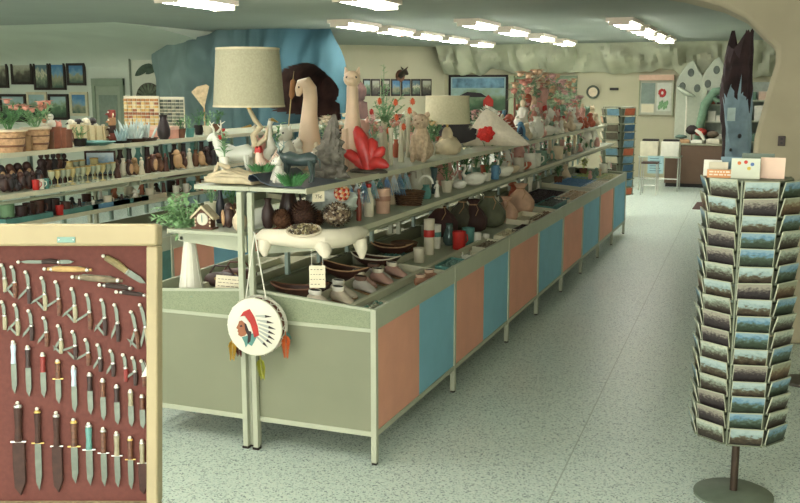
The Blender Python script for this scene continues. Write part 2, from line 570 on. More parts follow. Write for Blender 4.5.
def counter_unit(y0, y1, xc, w, sgn, label, group, panels, end=False, mid_post=False, last=False, cat='counter', slots=True):
    """one bay of an island: a sloping display tray on a framed cabinet; local x runs from the spine (0) outwards (w)"""
    t = thing('display_counter', label, cat, (xc, y0, 0), 0, group)
    L = y1 - y0
    X = lambda a: a * sgn
    def bx(b, a0, a1, *r):
        return b.box(min(X(a0), X(a1)), max(X(a0), X(a1)), *r)
    ps = 0.034
    ends = [0.0] + ([L - ps] if last else [])
    for e in ends:
        for a0 in (0.004, w - ps):
            p = bx(MB(), a0, a0 + ps, e, e + ps, 0.012, 0.9 if a0 > 0.1 else 0.955).build('post', SHELF_M, t, bev=0.003)
            bx(MB(), a0 + 0.003, a0 + ps - 0.003, e + 0.003, e + ps - 0.003, 0, 0.012).build('rubber_foot', RUBBER, p, smooth=False)
    if mid_post:
        p = bx(MB(), w - ps, w, L / 2 - 0.02, L / 2 + 0.02, 0.012, 0.78).build('post', SHELF_M, t, bev=0.003)
        bx(MB(), w - ps + 0.004, w - 0.004, L / 2 - 0.016, L / 2 + 0.016, 0, 0.012).build('rubber_foot', RUBBER, p, smooth=False)
    bx(MB(), w - 0.03, w - 0.002, ps, L - (ps if last else 0), 0.165, 0.195).build('bottom_rail', SHELF_M, t, bev=0.002)
    bx(MB(), w - 0.026, w - 0.004, ps, L - (ps if last else 0), 0.782, 0.9).build('top_rail', SHELF_M, t, bev=0.003)
    # coloured side panels
    n = len(panels)
    st, en = ps, L - (ps if last else 0)
    for k, (pm, lab) in enumerate(panels):
        a, b = st + (en - st) * k / n, st + (en - st) * (k + 1) / n
        if mid_post:
            a, b = a + (0.02 if k else 0), b - (0.02 if k == 0 else 0.012)
        o = bx(MB(), w - 0.022, w - 0.010, a, b, 0.195, 0.782).build('side_panel', pm, t, smooth=False)
        o['label'] = lab
    # floor of the cabinet and the sloping tray
    bx(MB(), 0.01, w - 0.03, 0.02, L, 0.175, 0.19).build('base_shelf', GREEN_PANEL, t, smooth=False)
    tr = MB()
    P = [(0.04, 0.868), (w - 0.03, 0.815), (w - 0.03, 0.80), (0.04, 0.853)]
    tr.prism([(X(a), z) for a, z in P], L - 0.01, (0, L, 0), (1, 0, 0), (0, 0, 1))
    tr.build('tray', SHELF_M, t, smooth=False)
    for a, h in ((w * 0.70, 0.045), (w * 0.38, 0.05)) if slots else ():
        z = 0.868 - (a - 0.04) / (w - 0.07) * 0.053
        bx(MB(), a, a + (0.035 if a > 0.4 else 0.012), 0.03, L - 0.02, z + 0.001, z + h).build('tray_divider', EDGE_M, t, smooth=False)
    cr = [(0.05, 0.868), (w - 0.035, 0.816), (w - 0.035, 0.865), (0.05, 0.925)]
    MB().prism([(X(a), z) for a, z in cr], 0.014, (0, L - 0.004, 0), (1, 0, 0), (0, 0, 1)).build('cross_divider', EDGE_M, t, smooth=False)
    bx(MB(), 0.006, 0.02, 0.04, L, 0.19, 0.95).build('back_panel', GREEN_PANEL, t, smooth=False)
    if end or last:
        e = 0.006 if end else L - 0.018
        bx(MB(), ps, w - ps, e, e + 0.012, 0.195, 0.768).build('end_panel', GREEN_PANEL, t, smooth=False)
        q = [(ps, 0.79), (w - ps, 0.79), (w - ps, 0.888), (ps, 0.942)]
        MB().prism([(X(a), z) for a, z in q], 0.012, (0, e + 0.012, 0), (1, 0, 0), (0, 0, 1)).build('perforated_panel', GREEN_MESH, t, smooth=False)
        y = e - 0.004
        bx(MB(), ps, w - ps, y, y + 0.02, 0.165, 0.195).build('end_rail', SHELF_M, t, bev=0.002)
        bx(MB(), ps, w - ps, y, y + 0.02, 0.768, 0.79).build('end_rail', SHELF_M, t, bev=0.002)
        q = [(ps, 0.942), (w - ps, 0.888), (w - ps, 0.902), (ps, 0.957)]
        MB().prism([(X(a), z) for a, z in q], 0.024, (0, y + 0.022, 0), (1, 0, 0), (0, 0, 1)).build('end_rail', SHELF_M, t, smooth=False)
    return t

XC = -2.78
BAYS = [4.74, 6.15, 7.58, 9.75, 11.95, 14.15]
bay_names = ['nearest', 'second nearest', 'middle', 'second farthest', 'farthest']
for k in range(5):
    counter_unit(BAYS[k], BAYS[k + 1], XC, 0.79, 1, 'green display counter with orange and blue side panels, %s bay of the aisle row' % bay_names[k], 'aisle side display counters',
                 [(ORANGE_P, 'orange side panel'), (BLUE_P, 'blue side panel')], end=(k == 0), mid_post=(k >= 2), last=(k == 4), slots=(k < 2))
    counter_unit(BAYS[k], BAYS[k + 1], XC, 0.79, -1, 'green metal display counter backing onto the aisle row, %s to the photographer' % bay_names[k], 'back to back display counters',
                 [(ORANGE_P, 'orange side panel'), (BLUE_P, 'blue side panel')], end=(k == 0), last=(k == 4))

TOPZ, LOWZ = 1.545, 1.275
def shelf_rack(name_label, xc, bays, tz, lz, tw, lw_neg, lw_pos, group=None, third=None):
    t = thing('shelf_rack', name_label, 'shelves', (xc, bays[0], 0), 0)
    y0 = bays[0]
    SL = mat((140, 160, 150), 0.5, var=0.05)
    for i, y in enumerate(bays):
        for dx in (-0.034, 0.034):
            yy = y - y0 + (0.012 if i == 0 else 0)
            if i == len(bays) - 1:
                yy -= 0.04
            o = MB().box(dx - 0.016, dx + 0.016, yy, yy + 0.03, 0.0 if i == 0 else 0.96, tz - 0.026).build('upright', SHELF_M, t, bev=0.002)
            if i == 0:
                o.location.y = -0.066
                o['label'] = 'tall end upright standing on the floor'
                MB().box(dx - 0.02, dx + 0.02, yy - 0.004, yy + 0.034, 0, 0.014).build('rubber_foot', RUBBER, o, smooth=False)
    for i in range(len(bays) - 1):
        if third:
            a, b = bays[i] - y0 + 0.004, bays[i + 1] - y0 - 0.004
            o = MB().box(0.055, 0.36, a, b, third - 0.022, third).build('bottom_shelf', SHELF_M, t, bev=0.003)
            MB().box(0.36, 0.364, a, b, third - 0.028, third + 0.004).build('edge_strip', EDGE_M, o, smooth=False)
        a, b = bays[i] - y0 + 0.004, bays[i + 1] - y0 - 0.004
        for sg, lw in ((-1, lw_neg), (1, lw_pos)):
            x0, x1 = (-tw, -0.002) if sg < 0 else (0.002, tw)
            o = MB().box(x0, x1, a, b, tz - 0.025, tz).build('top_shelf', SHELF_M, t, bev=0.003)
            ex = x1 if sg > 0 else x0
            MB().box(ex - (0.004 if sg < 0 else 0), ex + (0.004 if sg > 0 else 0), a, b, tz - 0.03, tz + 0.004).build('edge_strip', EDGE_M, o, smooth=False)
            x0, x1 = (-lw, -0.055) if sg < 0 else (0.055, lw)
            o = MB().box(x0, x1, a, b, lz - 0.022, lz).build('lower_shelf', SHELF_M, t, bev=0.003)
            ex = x1 if sg > 0 else x0
            MB().box(ex - (0.004 if sg < 0 else 0), ex + (0.004 if sg > 0 else 0), a, b, lz - 0.028, lz + 0.004).build('edge_strip', EDGE_M, o, smooth=False)
            MB().tube([(sg * (lw - 0.06), a + 0.05, lz - 0.06), (sg * (lw - 0.06), b - 0.05, lz - 0.06)], 0.012, 8).build('tube_rail', SHELF_M, t)
            for yy in (a + 0.06, b - 0.09):
                MB().prism([(0.055, lz - 0.024), (lw - 0.04, lz - 0.024), (lw - 0.04, lz - 0.075), (0.055, lz - 0.12)] if sg > 0 else [(-0.055, lz - 0.024), (-0.055, lz - 0.12), (-lw + 0.04, lz - 0.075), (-lw + 0.04, lz - 0.024)],
                           0.01, (0, yy, 0), (1, 0, 0), (0, 0, 1)).build('bracket', SHELF_M, t, smooth=False)
        # slatted divider between the two sides
        n = 5
        for q in range(1, n):
            yy = a + (b - a) * q / n
            MB().box(-0.012, 0.012, yy - 0.016, yy + 0.016, 0.96, tz - 0.026).build('slat', SL, t, smooth=False)
    return t
RB = [BAYS[0] + 0.02] + [7.0, 9.2, 11.4, 13.0, 14.9]
shelf_rack('two tier green metal shelf rack rising from the long aisle counters', XC, RB, TOPZ, LOWZ, 0.36, 0.56, 0.48)

# island on the far side of the second aisle
XL, LTOP, LLOW = -5.4, 1.645, 1.375
LB = [4.9, 6.62, 7.9, 9.6, 11.4, 13.2]
for k in range(5):
    counter_unit(LB[k], LB[k + 1], XL, 0.79, 1, 'display counter under the far island shelves, %s bay from the photographer' % bay_names[k], 'second island counters',
                 [(ORANGE_P, 'orange side panel'), (BLUE_P, 'blue side panel')] if k % 2 else [(mat((176, 84, 62), 0.65, var=0.06), 'red brown side panel'), (TEAL, 'teal side panel')], end=(k == 0), last=(k == 4), slots=False)
shelf_rack('three tier green metal shelf rack on the far island by the picture wall', XL, LB, LTOP, LLOW, 0.37, 0.52, 0.51, third=1.138)
# ------------------------------------------------------------------ knife display case
DK = 3.0
UPC = DK / FPX
C0 = EYE + FWD * DK
def case_uv(px, py):
    """photo point -> (across, up) on the board, in metres from the board's middle"""
    return ((px - 72) * UPC, (365 - py) * UPC)
ORG = C0 + RGT * ((72 - 400) * UPC) + UPV * ((251.5 - 365) * UPC)
MC = Matrix((RGT, UPV, -FWD)).transposed().to_4x4()   # columns: across, up, towards the viewer
MC.translation = ORG
case = bpy.data.objects.new('knife_display_case', None)
COL.objects.link(case)
case.matrix_world = MC
tag(case, 'cream framed display case holding rows of knives on a red brown board', 'display case')
uR, vT = case_uv(149, 246)
uL, vB = case_uv(-26, 502)
BOARD = mat((97, 55, 48), 0.85, var=0.10, scale=60, bump=0.1)
FRM = mat((158, 146, 112), 0.55, var=0.07, scale=5)
MB().box(uL - 0.01, uR + 0.01, vB - 0.01, vT + 0.01, -0.03, -0.015).build('board', BOARD, case, smooth=False)
fo = case_uv(160.5, 224)
fb = 0.026
MB().box(uL - 0.035, fo[0], vT, fo[1], -0.03, 0.042).build('frame_rail', FRM, case, bev=0.008)
MB().box(uL - 0.035, fo[0], vB - 0.04, vB, -0.03, 0.042).build('frame_rail', FRM, case, bev=0.008)
MB().box(uR, fo[0], vB, vT, -0.03, 0.036).build('frame_stile', FRM, case, bev=0.006)
MB().box(uL - 0.035, uL, vB, vT, -0.03, 0.036).build('frame_stile', FRM, case, bev=0.006)
MB().box(uR - 0.004, uR, vB, vT, -0.015, 0.012).build('inner_lip', mat((150, 96, 60), 0.6), case, smooth=False)
MB().box(uL - 0.03, fo[0] - 0.005, vB - 0.035, fo[1] - 0.005, -0.036, -0.03).build('back_panel', GREEN_PANEL, case, smooth=False)
a, b = case_uv(71, 240)
pl = MB().box(a - 0.028, a + 0.028, b - 0.009, b + 0.009, 0.042, 0.045).build('name_plate', mat((96, 124, 112), 0.35, metal=0.6), case, bev=0.001)
for s in (-0.022, 0.022):
    MB().ell((a + s, b, 0.045), (0.0025, 0.0025, 0.0015), 8, 5).build('screw', STEEL, pl)
inv = MC.inverted()
for s in (uL + 0.05, fo[0] - 0.14):
    top = MC @ Vector((s, vB + 0.25, -0.05))
    for dz, py in ((0, 0.03), (1, -0.45)):
        foot = Vector((top.x, top.y, 0)) - Vector((FWD.x, FWD.y, 0)) * (py)
        pts = [inv @ (MC @ Vector((s, vB - 0.02 if dz == 0 else vB + 0.25, -0.05))), inv @ foot]
        MB().tube(pts, 0.016, 8).build('leg', FRM, case)

PIN = mat((206, 206, 190), 0.4, var=0.02)
BLADE = mat((88, 97, 86), 0.38, metal=0.45, var=0.15, scale=40)
BONE = mat((138, 134, 108), 0.45, var=0.2, scale=50)
HORN = mat((92, 60, 42), 0.5, var=0.45, scale=70)
DARKH = mat((46, 32, 28), 0.5, var=0.3, scale=50)
PEARL = mat((168, 188, 200), 0.3, var=0.08, scale=30)
GOLD = mat((196, 170, 100), 0.35, metal=0.7)
REDH = mat((120, 40, 34), 0.5, var=0.2)
LEATH = mat((58, 36, 28), 0.7, var=0.3, scale=40)

def knife_root(name, label, u, v, ang, group):
    o = bpy.data.objects.new(name, None)
    COL.objects.link(o)
    o.matrix_world = MC @ Matrix.Translation((u, v, -0.0145)) @ Matrix.Rotation(ang, 4, 'Z') @ Matrix.Diagonal((1.25, 1, 1, 1))
    return tag(o, label, 'knife', group)

def pin(o, y=0.0):
    MB().ell((0, y, 0.012), (0.0048, 0.006, 0.005), 10, 6).tube([(0, y, -0.002), (0, y, 0.01)], 0.0015, 6).build('pin', PIN, o)

def blade_pts(L, w, tip=0.35):
    return [(-w * 0.5, 0), (w * 0.5, 0), (w * 0.55, -L * (1 - tip)), (w * 0.12, -L), (-w * 0.38, -L * (1 - tip * 0.6)), (-w * 0.5, -L * 0.4)]

def pocket_knife(label, px, py, ln, lean, spread, hm, group, small=None):
    """half open folding knife hung by its top bolster: handle down, main blade swung out to one side"""
    u, v = case_uv(px, py)
    o = knife_root('pocket_knife', label, u, v, lean, group)
    L = ln * UPC
    pin(o)
    hl = L * 0.5
    # blade above, standing up to the pin; handle below the joint
    MB().prism([(-0.0035, 0.0), (0.003, 0.002), (0.0075, -L * 0.18), (0.0075, -L * 0.5), (0.0005, -L * 0.5), (-0.001, -L * 0.22)], 0.003, (0, 0, 0.005), (1, 0, 0), (0, 1, 0)).build('blade', BLADE, o, smooth=False)
    h = MB()
    h.tube([(0.004, -L * 0.48, 0.006), (0.005, -L * 0.72, 0.007), (0.003, -L, 0.006)], [0.0055, 0.0062, 0.0045], 8)
    ho = h.build('handle', hm, o)
    MB().ell((0.004, -L * 0.50, 0.007), (0.0062, 0.006, 0.006), 8, 6).build('bolster', STEEL, ho)
    if spread > 0:
        d = Vector((-math.sin(spread), -math.cos(spread), 0))
        n = Vector((-d.y, d.x, 0))
        s0 = Vector((0.002, -L * 0.52, 0.006))
        bl = L * 0.42
        MB().prism([(0, -0.003), (bl * 0.7, -0.0035), (bl, 0.001), (bl * 0.7, 0.003), (0, 0.003)], 0.0025, s0, d, n).build('blade', BLADE, o, smooth=False)
        if small:
            s1 = Vector((0.002, -L * 0.98, 0.006))
            d2 = Vector((-math.sin(PI - small), -math.cos(PI - small), 0))
            n2 = Vector((-d2.y, d2.x, 0))
            bl = L * 0.36
            MB().prism([(0, -0.0028), (bl * 0.7, -0.003), (bl, 0.001), (bl * 0.7, 0.0028), (0, 0.0028)], 0.0025, s1, d2, n2).build('blade', BLADE, o, smooth=False)
    return o

pn = {0: ('dark handle', DARKH), 1: ('bone handle', BONE), 2: ('horn handle', HORN), 3: ('red brown handle', REDH)}
rowA = [(1, 265, 27, 0, 1), (11, 267, 31, .75, 2), (25, 272, 32, .7, 0), (41, 278, 33, .95, 1), (55, 282, 34, .95, 2), (71, 289, 34, .8, 1), (86, 295, 35, .95, 2), (101, 300, 36, .6, 0), (114, 305, 37, .35, 0), (130.5, 312, 38, .4, 2), (139.5, 305, 46, .3, 1)]
for k, (x, y, l, sp, h) in enumerate(rowA):
    pocket_knife('open pocket knife with %s, %s from the case edge in the upper row' % (pn[h][0], ORD[len(rowA) - 1 - k]), x, y, l, 0.06 if k < 9 else 0.16, sp, pn[h][1], 'upper row of pocket knives', small=0.55 if k % 2 else None)
rowB = [(1, 302, 28, 0, 1), (14, 305, 31, .7, 1), (28, 311, 30, .6, 0), (43, 318, 29, .6, 2), (57.5, 326, 28, .5, 1), (72, 332, 28, 1.2, 0), (85, 340, 26, 1.0, 2), (97, 345, 27, .5, 0), (110, 351, 26, .5, 0), (122.5, 355, 27, 0, 3), (132, 358, 28, .9, 0), (141, 361, 26, 0, 2)]
for k, (x, y, l, sp, h) in enumerate(rowB):
    pocket_knife('small open pocket knife, %s, %s from the case edge in second row' % (pn[h][0], ORD[len(rowB) - 1 - k]), x, y, l, 0.05, sp, pn[h][1], 'second row of pocket knives', small=0.6 if k in (1, 4, 5) else None)
u, v = case_uv(146, 372)
tg = bpy.data.objects.new('price_tag', None)
COL.objects.link(tg)
tg.matrix_world = MC @ Matrix.Translation((u, v, 0.004)) @ Matrix.Rotation(0.2, 4, 'Z')
tag(tg, 'white triangular paper tag tucked beside the frame of the knife case', 'tag')
MB().prism([(-0.016, -0.012), (0.012, -0.014), (0.008, 0.022)], 0.0012, (0, 0, 0), (1, 0, 0), (0, 1, 0)).build('paper', WHITE, tg, smooth=False)
MB().tube([(0.006, 0.02, 0.001), (-0.002, 0.035, -0.016)], 0.0008, 5).build('string', PIN, tg)

def side_knife(label, x0, y0, x1, y1, hm, group, fat=1.0, openb=True, blade_first=False):
    """knife pinned sideways between two photo points"""
    u0, v0 = case_uv(x0, y0)
    u1, v1 = case_uv(x1, y1)
    L = math.hypot(u1 - u0, v1 - v0)
    o = knife_root('pocket_knife', label, u0, v0, math.atan2(v1 - v0, u1 - u0) + PI / 2, group)
    pin(o)
    f = fat
    if openb:
        h = MB().tube([(0, -L * (0.42 if blade_first else 0.05), 0.007), (0.002, -L * (0.55 if blade_first else 0.3), 0.008), (0, -L * (0.72 if blade_first else 0.55), 0.007)], [0.006 * f, 0.0075 * f, 0.006 * f], 8).build('handle', hm, o)
        MB().ell((0, -L * (0.72 if blade_first else 0.55), 0.007), (0.0065 * f, 0.007, 0.006), 8, 6).build('bolster', STEEL, h)
        w = 0.011 * f
        MB().prism([(p[0], p[1] - L * (0.72 if blade_first else 0.55)) for p in blade_pts(L * (0.28 if blade_first else 0.45), w)], 0.003, (0, 0, 0.006), (1, 0, 0), (0, 1, 0)).build('blade', BLADE, o, smooth=False)
        if blade_first:
            MB().prism([(p[0] * 0.8, -p[1] - L * 0.42) for p in blade_pts(L * 0.4, w)], 0.003, (0, 0, 0.006), (1, 0, 0), (0, 1, 0)).build('blade', BLADE, o, smooth=False)
    else:
        h = MB().tube([(0, -L * 0.05, 0.006), (0.001, -L * 0.3, 0.008), (0.001, -L * 0.7, 0.008), (0, -L, 0.005)], [0.005 * f, 0.0085 * f, 0.008 * f, 0.004 * f], 8).build('handle', hm, o)
        for t_ in (0.14, 0.9):
            MB().ell((0, -L * t_, 0.007), (0.007 * f, 0.008, 0.006), 8, 6).build('bolster', STEEL, h)
        MB().prism([(0.004, -L * 0.15), (0.0095 * f, -L * 0.2), (0.0095 * f, -L * 0.75), (0.004, -L * 0.85)], 0.0025, (0, 0, 0.006), (1, 0, 0), (0, 1, 0)).build('blade', BLADE, o, smooth=False)
    return o
G = 'pocket knives pinned sideways'
side_knife('pocket knife pinned sideways with blades out at both ends, top of the board', 18, 262, 73, 262, DARKH, G, 0.9, True, True)
side_knife('closed pocket knife with yellow bone handle lying sideways under the open double knife', 44, 269, 91, 270, mat((170, 140, 90), 0.5, var=0.2, scale=40), G, 0.9, False)
side_knife('closed pocket knife with mottled grey handle in the middle of the sideways knives', 72, 277, 122, 281, mat((110, 100, 80), 0.5, var=0.35, scale=40), G, 1.0, False)
side_knife('short closed pocket knife with dark handle, second lowest of the sideways knives', 99, 285, 133, 289, DARKH, G, 0.75, False)
side_knife('slim closed pocket knife with dark handle, lowest of the sideways knives', 116, 292, 147, 296, DARKH, G, 0.65, False)
side_knife('large open clasp knife slanting across the upper corner of the board', 103, 256, 145, 284, mat((120, 110, 74), 0.5, var=0.3, scale=40), G, 1.3, True)

def sheath_knife(label, px, py, ln, hm, group, w=0.012, guard=True, style=0, name='hunting_knife'):
    u, v = case_uv(px, py)
    o = knife_root(name, label, u, v, 0.02, group)
    L = ln * UPC
    pin(o)
    hl = L * (0.42 if style != 2 else 0.36)
    h = MB().tube([(0, -0.004, 0.008), (0, -hl * 0.2, 0.010), (0, -hl * 0.6, 0.009), (0, -hl, 0.010)], [w * 0.45, w * 0.62, w * 0.5, w * 0.58], 10).build('handle', hm, o)
    MB().ell((0, -hl * 0.1, 0.009), (w * 0.66, w * 0.6, w * 0.6), 10, 6).build('pommel', STEEL if style != 1 else GOLD, h)
    if guard:
        MB().tube([(-w * 1.15, -hl, 0.009), (w * 1.15, -hl, 0.009)], w * 0.2, 6).build('guard', GOLD if style == 1 else STEEL, o)
    if style == 3:    # in a leather sheath
        MB().prism([(p[0] * 1.5, p[1] - hl) for p in blade_pts(L - hl, w * 1.2, 0.25)], 0.009, (0, 0, 0.003), (1, 0, 0), (0, 1, 0)).build('sheath', LEATH, o, bev=0.002)
    else:
        MB().prism([(p[0], p[1] - hl) for p in blade_pts(L - hl, w * 1.15, 0.3)], 0.0035, (0, 0, 0.006), (1, 0, 0), (0, 1, 0)).build('blade', BLADE, o, smooth=False)
    return o
rowC = [(12.5, 342, 52, PEARL, 'white pearl handle'), (27, 347, 50, DARKH, 'dark handle'), (42, 354, 44, REDH, 'red handle'), (57, 361, 43, HORN, 'brown horn handle'), (73, 367, 46, PEARL, 'pale blue handle'),
        (89, 374, 41, DARKH, 'black handle'), (102, 380, 41, HORN, 'brown horn handle'), (116, 386, 39, DARKH, 'black handle'), (130, 391, 36, BONE, 'grey bone handle'), (141.5, 396, 33, HORN, 'short horn handle')]
for k, (x, y, l, hm, nm) in enumerate(rowC):
    sheath_knife('slim hunting knife with %s, %s from the case edge in the third row' % (nm, ORD[len(rowC) - 1 - k]), x, y, l, hm, 'third row of slim hunting knives', 0.0115, guard=(k in (3,)), style=1 if k == 3 else 0)
rowD = [(17, 403, 93, LEATH, 'largest hunting knife in a black leather sheath', 3, .017), (36.5, 409, 82, LEATH, 'hunting knife with brass pommel and long guard', 1, .0135), (55.5, 413, 80, LEATH, 'hunting knife with black handle in a curved sheath', 3, .014),
        (73, 420, 64, HORN, 'hunting knife with brass fittings and horn handle', 1, .014), (88, 424, 62, TEAL, 'one piece green handled throwing knife', 0, .014), (102.5, 429, 58, HORN, 'hunting knife with pale blade shining below a brown handle', 0, .0125),
        (116, 433, 55, BONE, 'hunting knife with bone handle and bright blade', 0, .012), (129.5, 438, 52, HORN, 'hunting knife with brass collar at mid length', 1, .0115), (141.5, 441, 54, BONE, 'narrow hunting knife with pale grip nearest the case edge', 3, .0115)]
for x, y, l, hm, nm, st, w in rowD:
    sheath_knife('%s, bottom row of the board' % nm, x, y, l, hm, 'bottom row of large hunting knives', w, guard=True, style=st)

# ------------------------------------------------------------------ painted drum hung on the end upright
def drum():
    yf = 4.60
    c = Vector((xat(253.5, yf, 1.0), yf, 0))
    c.z = zat(327, c.x, yf)
    t = thing('hand_drum', 'round hand drum painted with a feathered headdress profile hanging on the counter end', 'drum', c, 0.10)
    r = 0.165
    MB().tube([(0, 0.0, 0), (0, 0.075, 0)], r - 0.008, 40).build('drum_shell', mat((110, 64, 44), 0.6, var=0.3), t)
    hd = MB().lathe([(0.0, 0.012), (r - 0.012, 0.010), (r, 0.003), (r, -0.012), (r - 0.006, -0.016)], 40).build('drum_head', mat((226, 224, 206), 0.6, var=0.04, scale=8), t)
    hd.rotation_euler = (PI / 2, 0, 0)
    MB().lathe([(r - 0.003, 0), (r + 0.005, 0.004), (r + 0.005, 0.014), (r - 0.003, 0.018)], 40).build('rear_hoop', WHITE, t, rot=(PI / 2, 0, 0), loc=(0, 0.08, 0))
    lac = MB()
    for k in range(20):
        a0, a1 = 2 * PI * k / 20, 2 * PI * (k + 0.5) / 20
        a2 = 2 * PI * (k + 1) / 20
        q = lambda a, y: (math.cos(a) * (r + 0.004), y, math.sin(a) * (r + 0.004))
        lac.tube([q(a0, 0.004), q(a1, 0.068)], 0.0025, 5)
        lac.tube([q(a1, 0.068), q(a2, 0.004)], 0.0025, 5)
    lac.build('lacing', WHITE, t)
    def shape(nm, pts, m, y=-0.0128, th=0.0008):
        # outlines given in the picture's tenths of the head radius
        return MB().prism([((p[0] * 1.16 + .6) * r / 10, (p[1] * 1.16 + .4) * r / 10) for p in pts], th, (0, y, 0), (1, 0, 0), (0, 0, 1)).build(nm, m, t, smooth=False)
    SK = mat((158, 100, 70), 0.7)
    DK = mat((52, 40, 40), 0.7)
    shape('painted_face', [(-5.0, 1.6), (-5.3, 0.6), (-6.1, -0.9), (-5.5, -1.2), (-5.7, -1.9), (-5.4, -2.2), (-5.5, -2.9), (-4.6, -3.4), (-3.4, -3.0), (-2.4, -2.0), (-2.1, -0.4), (-2.6, 1.2), (-3.6, 2.0)], SK)
    shape('painted_eye', [(-5.0, -0.1), (-4.3, 0.2), (-4.0, -0.2), (-4.6, -0.5)], DK, y=-0.0136)
    shape('painted_hair', [(-3.4, 0.8), (-2.2, 0.6), (-1.2, -2.0), (-1.6, -4.6), (-2.6, -5.4), (-2.4, -3.0), (-3.2, -1.2)], DK, y=-0.0134)
    shape('painted_collar', [(-4.4, -3.5), (-2.6, -2.9), (-0.6, -2.0), (0.4, -3.2), (-1.2, -6.0), (-2.4, -5.4), (-3.2, -6.6), (-3.6, -5.0)], TEAL, y=-0.0131)
    shape('painted_headband', [(-5.3, 1.2), (-5.0, 2.6), (-3.4, 3.0), (-1.6, 0.6), (-1.0, -1.6), (-2.0, -1.4), (-2.8, 0.6), (-4.2, 1.6)], WHITE, y=-0.0138)
    shape('painted_bonnet', [(-4.9, 2.5), (-3.6, 4.2), (-1.6, 5.2), (-0.2, 3.0), (0.8, 0.2), (1.2, -2.6), (-0.4, -3.4), (-0.8, -1.6), (-1.5, 0.8), (-3.2, 3.0)], RED, y=-0.0133)
    fe = [((0.2, 3.2), (5.2, 3.3)), ((0.6, 2.0), (5.8, 1.4)), ((0.9, 0.9), (6.4, -0.4)), ((1.1, -0.2), (6.2, -2.0)), ((1.2, -1.2), (6.0, -3.6)), ((1.0, -2.2), (5.2, -4.9)), ((0.4, -3.0), (3.8, -6.0))]
    for (x0, y0), (x1, y1) in fe:
        d = Vector((x1 - x0, y1 - y0))
        n = Vector((-d.y, d.x)).normalized() * 0.42
        q = lambda s, w: (x0 + d.x * s + n.x * w, y0 + d.y * s + n.y * w)
        o = shape('painted_feather', [q(0, .5), q(.55, 1), q(.6, 1), q(.6, -1), q(.55, -1), q(0, -.5)], mat((170, 176, 168), 0.7), y=-0.0130)
        tip = MB().prism([((p[0] * 1.16 + .6) * r / 10, (p[1] * 1.16 + .4) * r / 10) for p in [q(.6, 1), q(1, 0.1), q(1, -0.1), q(.6, -1)]], 0.0008, (0, -0.0130, 0), (1, 0, 0), (0, 0, 1)).build('feather_tip', DK, o, smooth=False)
    def plume(x, y, z, ln, m, lean, nm):
        b = MB()
        pts = [Vector((x, y, z)), Vector((x + lean * 0.4, y - 0.006, z - ln * 0.5)), Vector((x + lean, y, z - ln))]
        b.tube(pts, [0.002, 0.0015, 0.0006], 5)
        for k in range(46):
            s = 0.12 + 0.85 * k / 46
            p = pts[0].lerp(pts[2], s)
            for sd in (-1, 1):
                b.leaf(p, (sd * 0.9, R.uniform(-.5, .5), -1.0), 0.046 * (1.15 - s * 0.7), 0.26)
        o = b.build('feather', m, t)
        o['label'] = nm
        return o
    YEL, ORF, LIM = mat((206, 168, 60), 0.7), mat((214, 112, 56), 0.7), mat((168, 170, 62), 0.7)
    plume(-r * 0.90, 0.03, -0.075, 0.135, YEL, -0.01, 'yellow feather')
    plume(-r * 0.80, 0.05, -0.085, 0.10, mat((112, 50, 48), 0.7), 0.012, 'dark red feather')
    plume(r * 1.03, 0.04, -0.025, 0.15, ORF, 0.0, 'orange feather')
    plume(r * 1.0, 0.06, -0.02, 0.075, TEAL, 0.014, 'green feather')
    plume(0.03, 0.0, -0.165, 0.135, LIM, 0.012, 'lime green feather')
    hk = Vector((0.0, 0.035, 0.53))
    for sx in (-0.062, 0.062):
        MB().tube([(sx, 0.03, r * 0.93), (sx * 0.45, 0.03, 0.36), hk], 0.004, 6).build('hanging_cord', WHITE, t)
    MB().tube([(0, 0.02, 0.535), (0, 0.095, 0.535)], 0.004, 6).build('hook', STEEL, t)
    return t
drum()

# ------------------------------------------------------------------ postcard racks
CARDS = [picture_mat([(0.0, (34, 30, 26)), (0.36, (74, 64, 50)), (0.5, (104, 104, 84)), (0.62, (142, 164, 164)), (0.9, (170, 188, 184))], 'card_hills', 7),
         picture_mat([(0.0, (38, 32, 28)), (0.4, (58, 50, 42)), (0.6, (112, 118, 102)), (0.8, (150, 164, 150)), (0.95, (180, 186, 168))], 'card_rock', 9),
         picture_mat([(0.0, (48, 38, 30)), (0.45, (92, 70, 52)), (0.65, (124, 112, 86)), (0.8, (142, 146, 124))], 'card_cliff', 8),
         picture_mat([(0.0, (30, 36, 30)), (0.4, (54, 68, 52)), (0.58, (84, 104, 94)), (0.72, (96, 136, 160)), (0.9, (136, 164, 176))], 'card_lake', 6),
         picture_mat([(0.0, (26, 22, 24)), (0.5, (54, 46, 48)), (0.66, (98, 92, 86)), (0.85, (150, 146, 132))], 'card_cave', 10)]
CARDN = ['dark hills', 'grey rock', 'tan cliffs', 'a lake under blue sky', 'a cave chamber']
WIRE = mat((120, 128, 108), 0.45, metal=0.4, var=0.05)
EDGEC = mat((180, 184, 160), 0.6, var=0.03)

def postcard(label, parent_m, w, h, m, group, th=0.005):
    """a wad of cards with the front one showing its picture"""
    o = bpy.data.objects.new('postcard', None)
    COL.objects.link(o)
    o.matrix_world = parent_m
    tag(o, label, 'postcard', group)
    MB().box(-w / 2, w / 2, 0, th, 0, h).build('card_edge', EDGEC, o, smooth=False)
    MB().box(-w / 2 + 0.003, w / 2 - 0.003, -0.0012, -0.0001, 0.003, h - 0.004).build('picture_side', m, o, smooth=False)
    return o

